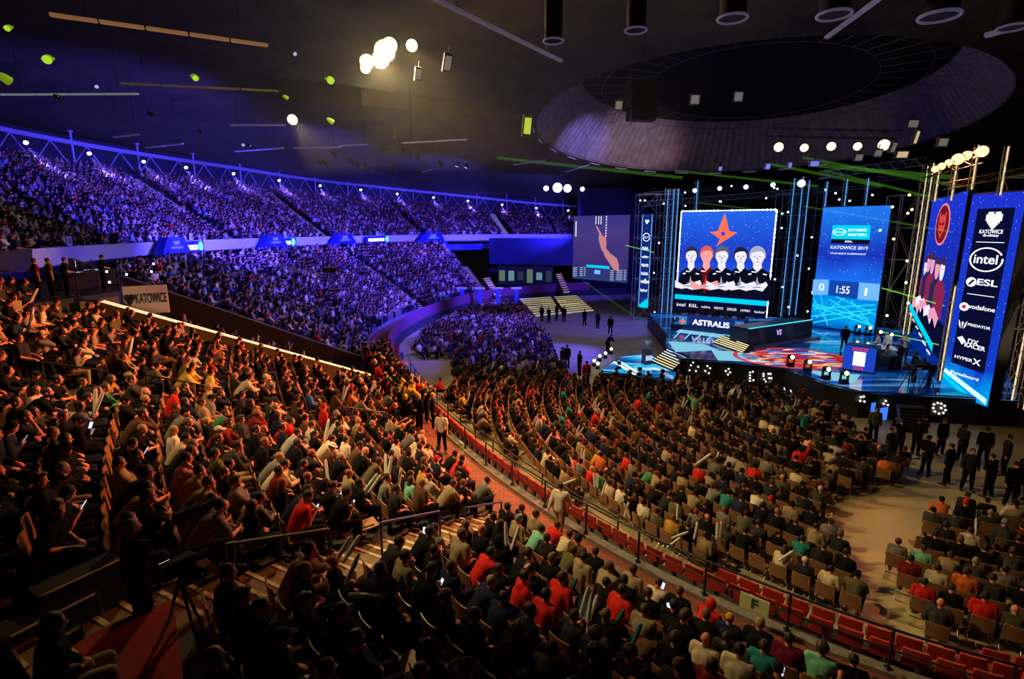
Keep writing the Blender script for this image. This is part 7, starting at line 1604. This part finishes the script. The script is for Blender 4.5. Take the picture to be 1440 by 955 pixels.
# black stairs in the stage front at right
lit_steps([(1268, 600), (1306, 604)], [(1266, 572), (1302, 574)], .1, 1.3, 7, 'dark stairs in the stage front below the oblique screen', mat('dim_edge2', (.06, .06, .06), .6), mat('dim_edge2', (.06, .06, .06), .6))
# ------------------------------------------------------------------ scaffold towers and trusses round the screens
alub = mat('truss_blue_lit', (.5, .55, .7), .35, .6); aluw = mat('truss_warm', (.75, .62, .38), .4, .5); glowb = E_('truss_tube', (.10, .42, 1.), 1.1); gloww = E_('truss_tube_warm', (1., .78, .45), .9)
def tower(px0, py0, px1, py1, t_, w, label, m, glow=None, step=.7, cat='truss'):
    a = atd(px0, py0, t_); b = atd(px1, py1, t_); t = empty('truss_tower' if abs(b.z-a.z) > abs(b.x-a.x) else 'truss_beam', a, 0, label, cat); mb = MB(); lattice(mb, Vector((0, 0, 0)), b-a, w, step, .028, .014); mb.build('lattice', m, t)
    if glow:
        g = MB(); g.cyl(Vector((.0, -w*.3, 0)), b-a+Vector((0, -w*.3, 0)), .035, .035, 6); g.build('light_tube', glow, t)
    return t
def plumb(px, py, t_, h): b = atd(px, py, t_); q = proj((b.x, b.y, b.z+h)); return (px, py, q[0], q[1], t_)
for i, (px, py, t_, h, w, g, m) in enumerate([(928, 470, 56, 14.5, .5, glowb, alub), (936, 470, 56, 14.5, .25, glowb, alub), (942, 466, 55, 14., .2, glowb, alub), (1097, 445, 55, 13.5, .45, glowb, alub), (1109, 443, 55, 13.5, .25, glowb, alub), (1118, 443, 55, 13.2, .2, glowb, alub), (1268, 470, 42, 12.5, .5, gloww, aluw), (1276, 470, 41, 12.4, .25, gloww, aluw), (1320, 535, 29.5, 12.2, .25, gloww, aluw), (1420, 562, 25.5, 12.5, .35, gloww, aluw), (1437, 575, 25., 12.5, .3, gloww, aluw), (1186, 292, 48, 2.4, .35, glowb, alub), (1159, 292, 48, 2.2, .25, glowb, alub), (1216, 290, 48, 2.4, .25, glowb, alub), (978, 297, 56, 3.0, .4, glowb, alub), (1313, 283, 30, 1.6, .2, gloww, aluw), (1336, 282, 30, 1.9, .25, gloww, aluw), (1405, 274, 26, 2.2, .2, gloww, aluw)]):
    tower(*plumb(px, py, t_, h), w, 'vertical lit truss post %s' % ['left of the main screen, outermost', 'left of the main screen, middle', 'left of the main screen, nearest it', 'right of the main screen, nearest it', 'right of the main screen, middle', 'right of the main screen, outermost', 'right of the score screen, left one', 'right of the score screen, right one', 'between oblique screen and sponsor tower', 'right of the sponsor tower, left one', 'right of the sponsor tower, right one', 'above the score screen, middle', 'above the score screen, left', 'above the score screen, right', 'above the main screen', 'above the oblique screen, left', 'above the oblique screen, right', 'above the sponsor tower'][i], m, g, step=.8)
for i, (x0, y0, x1, y1, t0, w, m) in enumerate([(903, 287, 1145, 268, 56, .5, alub), (1155, 246, 1300, 227, 42, .55, alub), (1083, 186, 1262, 190, 36, .5, blackm), (1235, 252, 1330, 243, 40, .3, mat('truss_dim', (.12, .12, .12), .5)), (1300, 245, 1450, 205, 30, .4, blackm), (1330, 262, 1450, 238, 30, .35, mat('truss_amber', (.35, .26, .12), .5, .3)), (905, 273, 1060, 262, 58, .3, mat('truss_dim', (.12, .12, .12), .5)), (1145, 268, 1235, 262, 50, .3, alub)]):
    tower(x0, y0, x1, y1, t0, w, 'horizontal truss %s' % ['across the top of the main screen', 'lit blue, sloping above the score screen', 'black, carrying the five warm spotlights', 'dim, above the scaffold beside the score screen', 'black, carrying the row of glaring orange lamps', 'amber, over the sponsor tower', 'dim, high behind the main screen', 'short, over the score screen'][i], m, None, .5)
# scaffold with diagonals between score and oblique screens, and right of the tower
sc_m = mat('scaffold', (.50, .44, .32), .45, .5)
def scaffold(px0, px1, py_b, t_, h, nx, nz, label, depth=1.6, m=sc_m):
    a = atd(px0, py_b, t_); b = atd(px1, py_b, t_); z0 = DZ if a.z > DZ else max(0, a.z); a.z = b.z = 0; t = empty('scaffold', (a.x, a.y, 0), 0, label, 'scaffold'); u = b-a; v = Vector((-u.y, u.x, 0)).normalized()*depth; mb = MB()
    for iy in (0, 1):
        for ix in range(nx+1): q = u*(ix/nx)+v*iy; mb.cyl(q, q+Vector((0, 0, h)), .035, .035, 5)
        for k in range(nz+1):
            z = h*k/nz; mb.cyl(v*iy+Vector((0, 0, z)), u+v*iy+Vector((0, 0, z)), .028, .028, 4)
            if k < nz:
                for ix in range(nx):
                    p0 = u*(ix/nx)+v*iy+Vector((0, 0, z)); p1 = u*((ix+1)/nx)+v*iy+Vector((0, 0, z+h/nz))
                    if (ix+k+iy) % 2: p0, p1 = u*((ix+1)/nx)+v*iy+Vector((0, 0, z)), u*(ix/nx)+v*iy+Vector((0, 0, z+h/nz))
                    mb.cyl(p0, p1, .022, .022, 4)
    for ix in range(nx+1):
        for k in range(nz+1): q = u*(ix/nx)+Vector((0, 0, h*k/nz)); mb.cyl(q, q+v, .024, .024, 4)
    mb.build('tubes', m, t); return t
scaffold(1240, 1285, 470, 44, 12.5, 2, 5, 'pale scaffold between the score screen and the oblique screen')
scaffold(1395, 1460, 560, 28, 12.5, 2, 5, 'pale scaffold at the right of the sponsor tower')
scaffold(890, 948, 470, 60, 13.5, 2, 6, 'blue-lit scaffold left of the main screen', 1.5, alub)
scaffold(1085, 1142, 440, 58, 13.5, 2, 6, 'blue-lit scaffold between main and score screens', 1.5, alub)
m_bl = mat('mesh_panel_blue', (.02, .03, .35), .6)
# small sparkle lamps on the scaffolds
rs9 = random.Random(31); k = 0
for (x0, x1, y0, y1, t_, n) in [(900, 950, 262, 440, 58, 8), (1088, 1145, 262, 440, 54, 12), (1235, 1300, 255, 460, 40, 12), (950, 1090, 258, 290, 57, 7), (1150, 1240, 262, 288, 50, 5)]:
    for j in range(n):
        q = atd(rs9.uniform(x0, x1), rs9.uniform(y0, y1), t_-1.2); lamp('spark_lamp', q, (0, 0, 9), .09, emat('spark_'+('w' if x0 < 1200 else 'g'), (.8, .9, 1.) if x0 < 1200 else (.75, 1., .3), 4), 'pinpoint lamp on the screen scaffolding, %s in order' % ordn(k), 'scaffold pinpoint lamps'); k += 1
# warm moving heads row, orange row, blue row
wE = emat('warm_lens', (1., .74, .34), 3.); oE = emat('orange_lens', (1., .55, .18), 3.6)
for i, (px, py, r) in enumerate([(1095, 207, .30), (1131, 208, .26), (1169, 206, .28), (1206, 206, .26), (1243, 204, .36)]):
    q = atd(px, py, 35.5); lamp('moving_head', q, q.lerp(Vector((0, 8, 4)), .5)+Vector(((0, 3, 2.5, 3, 0)[i], 0, 0)), r, wE, 'warm glowing moving head under the black truss, %s of five from left' % ordn(i), None, 'moving light')
for i, (px, py, r) in enumerate([(1315, 238, .17), (1324, 234, .19), (1334, 229, .18), (1347, 224, .30), (1359, 219, .24), (1381, 213, .30)]):
    q = atd(px, py, 29); lamp('par_lamp', q, q.lerp(Vector((0, 6, 5)), .5), r, oE, 'glaring orange lamp of the slanting row at the right, %s from left' % ordn(i), None, 'lamp')
for i, (px, py, r) in enumerate([(977, 268, .2), (1012, 265, .2), (1049, 263, .22), (1087, 260, .22), (1127, 258, .36)]):
    q = atd(px, py, 52); lamp('moving_head', q, q.lerp(Vector((0, 8, 4)), .5), r, emat('violet_lens', (.45, .40, 1.), 12 if i == 4 else 7), 'violet lamp of the row above the main screen, %s from left' % ordn(i), None, 'moving light')
# laser beams
las = bpy.data.materials.new('laser_light'); las.use_nodes = True; nt = las.node_tree; nt.nodes.clear(); o = nt.nodes.new('ShaderNodeOutputMaterial'); e = nt.nodes.new('ShaderNodeEmission'); tr_ = nt.nodes.new('ShaderNodeBsdfTransparent'); ad = nt.nodes.new('ShaderNodeAddShader'); e.inputs['Color'].default_value = (.22, .8, .03, 1); e.inputs['Strength'].default_value = .04; nt.links.new(e.outputs[0], ad.inputs[0]); nt.links.new(tr_.outputs[0], ad.inputs[1]); nt.links.new(ad.outputs[0], o.inputs['Surface'])
las2 = las.copy(); las2.name = 'laser_light_bright'; [n for n in las2.node_tree.nodes if n.type == 'EMISSION'][0].inputs['Strength'].default_value = .35
for i, (x0, y0, t0, x1, y1, t1, m, r) in enumerate([(1130, 222, 44, 1350, 262, 32, las, .10), (1140, 232, 44, 1345, 250, 32, las, .14), (1160, 240, 44, 1340, 285, 34, las, .08), (820, 395, 60, 893, 446, 50, las, .05), (1240, 405, 40, 1338, 433, 30, las2, .035), (1130, 290, 46, 1360, 330, 30, las, .06), (880, 345, 60, 920, 355, 56, las2, .04), (1080, 230, 50, 1240, 262, 42, las, .12), (980, 285, 54, 1110, 300, 50, las, .05), (1235, 466, 42, 1330, 487, 30, las2, .035), (700, 222, 60, 960, 250, 56, las, .15), (950, 240, 56, 1150, 262, 48, las, .10)]):
    a = atd(x0, y0, t0); b = atd(x1, y1, t1); m_ = MB(); m_.cyl((0, 0, 0), b-a, r, r, 8); o = m_.build('laser_beam', m); o.location = a; tag(o, 'green laser beam crossing the haze %s' % ['under the warm spot row, upper', 'under the warm spot row, lower', 'below the blue truss', 'before the hanging screen to the banner foot', 'bright, across the oblique screen', 'faint, over the score screen top', 'short, beside the slim banner screen', 'left of the blue truss', 'over the main screen top', 'bright, above the presenters', 'faint, under the drum at left', 'faint, under the drum centre'][i], 'laser beam')
# ------------------------------------------------------------------ hand-held things
stickW = mat('stick_white', (.62, .66, .60), .35); stickT = mat('stick_teal', (.01, .16, .17), .3); capR = mat('stick_cap_red', (.6, .05, .03), .5); inkm = mat('stick_print', (.03, .12, .10), .5)
def stick_mesh(m, r=.05, L=.62):
    b = MB(); b.cap((0, 0, 0), r*.72, (0, 0, L*.12), r, 10); b.cyl((0, 0, L*.12), (0, 0, L*.88), r, r, 10, cap=False); b.cap((0, 0, L*.88), r, (0, 0, L), r*.8, 10); return b.mesh('tube', m)
def badge_mesh(L=.62):
    b = MB(); b.cyl((0, 0, L+.03), (0, 0, L+.046), .034, .034, 10); return b.mesh('red_end', capR)
def print_mesh(r=.05, L=.62):
    b = MB()
    b.box((0, -r*.98, L*.5), (.035, .012, L*.42))
    return b.mesh('print', inkm)
STM = (stick_mesh(stickW), stick_mesh(stickT), badge_mesh(), print_mesh()); NST = [0]
def stick(p, dirv, teal, label, sc=1.):
    t = bpy.data.objects.new('inflatable_stick', None); COL.objects.link(t); t.location = p; t.rotation_mode = 'QUATERNION'; t.rotation_quaternion = Vector(dirv).to_track_quat('Z', 'Y'); t.scale = (sc,)*3; t.empty_display_size = .1
    link('tube', STM[1 if teal else 0], t)
    if not teal: link('end_badge', STM[2], t); link('print', STM[3], t)
    tag(t, label, 'inflatable stick'); NST[0] += 1
# sticks seen clearly: lower end pixel, upper end pixel, teal?, tier
SK_ = [((73, 692), (121, 661), 0, 't', 'long white inflatable stick held up by a spectator at the left'), ((483, 790), (500, 762), 0, 't', 'white stick of the pair held low by the front stairs, right one'), ((470, 792), (490, 760), 0, 't', 'white stick of the pair held low by the front stairs, left one'), ((486, 822), (500, 790), 0, 't', 'white stick with red end just below the pair by the stairs'),
       ((795, 848), (808, 820), 1, 't', 'teal stick, leftmost of the teal ones'), ((822, 872), (832, 840), 1, 't', 'teal stick beside the printed white stick'), ((828, 876), (840, 838), 0, 't', 'printed white stick held among red shirts'), ((857, 894), (875, 862), 1, 't', 'teal stick behind the black jerseys'), ((885, 918), (898, 886), 1, 't', 'teal stick, lowest and rightmost of the teal ones'),
       ((513, 690), (527, 671), 0, 't', 'pale stick before the blue handrail, left of pair'), ((519, 692), (532, 673), 0, 't', 'pale stick before the blue handrail, right of pair'), ((560, 684), (563, 666), 0, 't', 'pale stick beside the white-shirted spectator'), ((461, 675), (459, 657), 0, 't', 'pale stick held by the spectator in the sun hat'), ((492, 836), (520, 838), 0, 't', 'flat-held white stick above the dark crowd by the front stairs'),
       ((789, 682), (810, 674), 0, 'f', 'white stick pointing right at the front of the floor seats'), ((807, 660), (802, 643), 0, 'f', 'white stick held up by the red-shirted spectator near the rail'), ((836, 684), (835, 668), 0, 'f', 'left of two upright white sticks beside the bald spectator'), ((840, 685), (840, 668), 0, 'f', 'right of two upright white sticks beside the bald spectator'), ((846, 697), (851, 681), 0, 'f', 'white stick right of the bald spectator'), ((878, 727), (884, 706), 0, 'f', 'white stick of the pair above the striped shirt, left'), ((886, 729), (880, 714), 0, 'f', 'white stick of the pair above the striped shirt, right'),
       ((952, 731), (953, 714), 0, 'f', 'upright greenish-white stick near the olive top'), ((945, 757), (968, 748), 0, 'f', 'stick pointing right from the mustard shirt'), ((976, 758), (980, 740), 0, 'f', 'left stick of the left upright pair on the floor'), ((981, 757), (980, 738), 0, 'f', 'right stick of the left upright pair on the floor'), ((1008, 758), (1009, 740), 0, 'f', 'left stick of the right upright pair on the floor'), ((1012, 757), (1014, 739), 0, 'f', 'right stick of the right upright pair on the floor'),
       ((1096, 788), (1114, 776), 0, 'f', 'white stick lying across before the teal jacket'), ((978, 654), (1000, 638), 0, 'f', 'white stick left on the empty chairs, upper'), ((978, 655), (993, 665), 0, 'f', 'white stick left on the empty chairs, lower'), ((1005, 652), (1010, 638), 0, 'f', 'white stick standing on the empty chairs'), ((1096, 580), (1101, 568), 0, 'f', 'white stick held up beside the orange shirt'), ((1372, 752), (1373, 732), 0, 'f', 'white stick beside the red beanie'),
       ((965, 541), (966, 530), 0, 'f2', 'left of two sticks raised by the standing pale green shirt'), ((971, 541), (970, 531), 0, 'f2', 'right of two sticks raised by the standing pale green shirt'), ((1029, 555), (1033, 547), 0, 'f2', 'thin stick raised in the dark front rows, left'), ((1038, 560), (1041, 551), 0, 'f2', 'thin stick raised in the dark front rows, right'), ((938, 770), (949, 762), 0, 'f', 'stick held low beside the olive hood')]
for (a, b, teal, where, lab) in SK_:
    if where == 't': p = onT(a[0], a[1], .85)
    else: p = at(a[0], a[1], .95 if where == 'f' else 1.75)
    tt = proj(p)[2]; q = atd(b[0], b[1], tt+.05); d = q-p; L = d.length; stick(p, d, teal, lab, min(1.6, max(.75, L/.66)))
# sticks scattered through the crowd, white
r11 = random.Random(77); cnt = 0
for q in sorted([q for q in ALL if q['occ'] and q['tier'] != 'upper' and q['at']['pose'] == 'holding_sticks' and q['t'] < 45], key=lambda q: q['t'])[:45]:
    c, s_ = math.cos(q['f']), math.sin(q['f'])
    for k in (-1, 1):
        p = Vector((q['x']+c*.36-s_*.08*k*-1, q['y']+s_*.36+c*.08*k*-1, q['z']+.93)); lab = '%s white stick held in %s' % ('left' if k > 0 else 'right', place(q))
        stick(p, (c*.3+r11.uniform(-.25, .25)-s_*.15*-k, s_*.3+r11.uniform(-.25, .25), 1), 0, lab, .8); cnt += 1
# phones
phm = black; phE = emat('phone_screen', (.55, .7, 1.), 1.4)
def phone(p, f, label):
    t = empty('phone', p, f, label, 'phone', rot=(-.6, 0, f)); m = MB(); m.bevbox((0, 0, 0), (.075, .01, .15), .004); m.build('case', phm, t); m = MB(); m.box((0, -.008, 0), (.066, .004, .135)); m.build('display', phE, t)
done = 0
for q in sorted([q for q in ALL if q['occ'] and q['at']['pose'] == 'looking_at_phone' and q['t'] < 24], key=lambda q: q['t'])[:10]:
    c, s_ = math.cos(q['f']), math.sin(q['f']); phone(Vector((q['x']+c*.42, q['y']+s_*.42, q['z']+.9)), q['f']-pi/2, 'lit phone held in %s' % place(q))
for (px, py, w, lab) in [(597, 746, 't', 'bright phone held up by the person in the cream hood'), (940, 853, 't', 'phone held by the cropped-haired spectator in cream'), (128, 598, 't', 'glaring white phone light beside the open newspaper'), (1103, 547, 'f', 'phone raised high by a standing filmer'), (1112, 550, 'f', 'second phone raised high in the front rows')]:
    p = onT(px, py, 1.1) if w == 't' else at(px, py, 1.75); phone(p, 0, lab)
# papers and boards
papm = mat('paper', (.62, .58, .45), .7)
def paper(px, py, w, h, rot, label, where='t', z=.8, fold=True):
    p = onT(px, py, z) if where == 't' else at(px, py, z); t = empty('paper_sheet', p, 0, label, 'paper', rot=rot); m = MB(); m.box((-w/4, 0, 0), (w/2, .006, h), rot=(0, 0, .25)); m.box((w/4, 0, 0), (w/2, .006, h), rot=(0, 0, -.25)); m.build('sheet', papm, t)
paper(109, 590, .5, .34, (-.5, .1, .3), 'large open newspaper held up in the left block'); paper(204, 664, .3, .22, (-.6, .3, .4), 'white leaflet beside the khaki shirts'); paper(77, 559, .28, .2, (-.4, .9, .5), 'small folded white paper near the green top'); paper(190, 590, .3, .16, (-.6, .7, .3), 'white paper hanging over a seat in the left block'); paper(303, 568, .1, .18, (0, 0, .4), 'upright white card near the cream jacket'); paper(310, 612, .3, .14, (-.6, -.4, .3), 'white paper held flat in the middle of the left block')
paper(222, 477, .16, .2, (0, .1, .4), 'white card raised beside the end of the lit ledge'); paper(861, 812, .34, .5, (-.4, .2, .2), 'yellowish board held behind the khaki hoodie'); paper(1110, 739, .4, .2, (-.9, -.4, .2), 'pale sheet lying over a floor chair', 'f', .6); paper(294, 795, .4, .12, (-.7, .7, .2), 'long pale placard leaning on the black handrail')
paper(1080, 670, .3, .2, (-1.2, 0, .2), 'pale sheet on a chair beside the red shirt', 'f', .5)
# green cap brim / bright cap are on people; bags
for i, (px, py, c) in enumerate([(190, 770, 'red'), (117, 803, 'red')]):
    p = onT(px, py, .12) if i < 2 else at(px, py, .2); t = empty('bag', p, .4*i, ['small red bag on the terrace beside the camera operator', 'small red cloth on the floor above the black steps', 'orange garment hanging from a chair by the aisle'][i], 'bag'); m = MB(); m.ell((0, 0, .02), (.16, .12, .13), None, 14, 10, fn=noisy(i, .12)); m.build('cloth', CLOTH[c], t); m = MB(); m.tube([(-.06, 0, .12), (-.03, 0, .2), (.03, 0, .2), (.06, 0, .12)], .012, 6); m.build('strap', CLOTH[c], t)
# ------------------------------------------------------------------ light
def spot(name, loc, target, energy, col, size=60, blend=.5, rad=.3):
    l = bpy.data.lights.new(name, 'SPOT'); l.energy = energy; l.color = col; l.spot_size = math.radians(size); l.spot_blend = blend; l.shadow_soft_size = rad
    o = bpy.data.objects.new(name, l); COL.objects.link(o); o.location = loc; o.rotation_euler = (Vector(target)-Vector(loc)).to_track_quat('-Z', 'Y').to_euler(); return o
def area(name, loc, target, energy, col, sx, sy=None):
    l = bpy.data.lights.new(name, 'AREA'); l.energy = energy; l.color = col; l.shape = 'RECTANGLE'; l.size = sx; l.size_y = sy or sx
    o = bpy.data.objects.new(name, l); COL.objects.link(o); o.location = loc; o.rotation_euler = (Vector(target)-Vector(loc)).to_track_quat('-Z', 'Y').to_euler(); return o
WARM = (1., .30, .11); YEL = (1., .64, .22); BLU = (.06, .045, 1.); BLU2 = (.15, .10, 1.)
for i, (px, py) in enumerate([(1096, 206), (1168, 206), (1243, 204), (1380, 213)]):
    p = atd(px, py, 30); spot('warm_spot', p, ((-7, 17, 3), (-3, 22, 2), (-10, 22, 4), (4, 16, 0))[i], (46000, 38000, 38000, 9000)[i], WARM, (44, 50, 46, 60)[i], .8, .25)
for i, (px, py) in enumerate([(541, 75), (516, 87), (579, 64), (411, 168)]):
    p = atd(px, py, 31); spot('key_spot', p, ((-4, 14, 2), (12, 15, 0), (6, 22, 0), (2, 27, 0))[i], (17000, 15000, 13000, 12000)[i], YEL, (55, 60, 56, 60)[i], .8, .3)
# blue spots hung under the rim truss
for i, p in enumerate(LAMPS):
    s, d = inv(p.x, p.y)
    q = bp(s+1.2, max(20, d-9.)); z = p.z-9.5
    spot('blue_spot', (p.x, p.y, p.z-.35), (q[0], q[1], z), 70000 if i > 2 else 50000, BLU2, 40, .9, .12)
for (x, y, z, tx, ty, tz, e, a) in [(-16, 46, 11.5, -37, 54, 13, 60000, 95), (-10, 60, 12, -34, 74, 14, 60000, 85), (-2, 70, 12, -20, 92, 13, 60000, 85), (10, 80, 12, -2, 102, 11, 42000, 80), (0, 52, 12.8, -20, 55, 4, 70000, 76), (6, 60, 12.8, -9, 74, 4, 70000, 74), (10, 52, 12.8, -5, 52, 0, 70000, 46), (12, 46, 12.8, 2, 42, 0, 30000, 44), (4, 48, 12.8, -14, 39, 3, 42000, 50), (12, 62, 12.5, 10, 90, 5, 30000, 64), (15, 52, 12.8, 9, 56, 0, 9000, 64)]:
    spot('blue_wash', (x, y, z), (tx, ty, tz), e, BLU, a, .7, .5)
p = atd(541, 75, 31); l = bpy.data.lights.new('lamp_spill', 'POINT'); l.energy = 3400; l.color = (1., .75, .35); l.shadow_soft_size = .5; o = bpy.data.objects.new('lamp_spill', l); COL.objects.link(o); o.location = (p.x, p.y-.4, p.z-.8)
spot('drum_wash', (16, 48, 13), (15, 74, 20.5), 9000, (.75, .55, .75), 34, .9, .5); spot('drum_blue', (12, 48, 14), (8, 70, 20), 16000, (.3, .25, 1.), 24, .8, .3)
spot('back_key', (-9, 12, 16.5), (3, 15, 1), 9000, (1., .72, .34), 62, .9, .3); spot('back_key', (-10, 9, 16), (-7, 16, 3), 4500, (1., .66, .3), 50, .9, .3)
q = at(1245, 505, 1.5); spot('presenter_fill', (q.x-6, q.y-6, 11), (q.x, q.y, 2.4), 2600, (.8, .85, 1.), 24, .6, .2)  # added spot to brighten the presenters, no fixture hangs here
q = at(1265, 470, 1.5); spot('scaffold_fill', (q.x-3, q.y-6, 2.2), (q.x, q.y+2, 10), 2600, (1., .85, .5), 60, .8, .2)  # added fill so the dark scaffold tubes read pale
q = atd(1425, 560, 26); spot('scaffold_fill', (q.x+1, q.y-4, 1.5), (q.x, q.y+2, 9), 2200, (1., .8, .45), 62, .8, .2)  # same added fill for the right-hand scaffold
area('stage_wash', (18, 38, 14), (21, 46, 1), 500, (.3, .4, 1.), 6)
w = bpy.data.worlds.new('world'); scn.world = w; w.use_nodes = True; w.node_tree.nodes['Background'].inputs[0].default_value = (.5, .4, .6, 1); w.node_tree.nodes['Background'].inputs[1].default_value = .004
scn.view_settings.view_transform = 'Standard'; scn.view_settings.look = 'None'; scn.view_settings.exposure = 0.; scn.view_settings.gamma = 1.

# thin stage haze filling the hall
hz = bpy.data.materials.new('haze'); hz.use_nodes = True; nt = hz.node_tree; nt.nodes.clear(); o = nt.nodes.new('ShaderNodeOutputMaterial'); v = nt.nodes.new('ShaderNodeVolumeScatter'); v.inputs['Density'].default_value = .0022; v.inputs['Anisotropy'].default_value = .45; nt.links.new(v.outputs[0], o.inputs['Volume'])
mb = MB(); mb.box((-24, 70, 18.2), (64, 96, 10.4)); o = mb.build('haze', hz); tag(o, 'thin stage haze hanging under the roof of the hall', 'haze', None, 'stuff')

scn.cycles.max_bounces = 4; scn.cycles.diffuse_bounces = 2; scn.cycles.glossy_bounces = 2; scn.cycles.transparent_max_bounces = 8; scn.cycles.volume_bounces = 0; scn.cycles.sample_clamp_indirect = 4
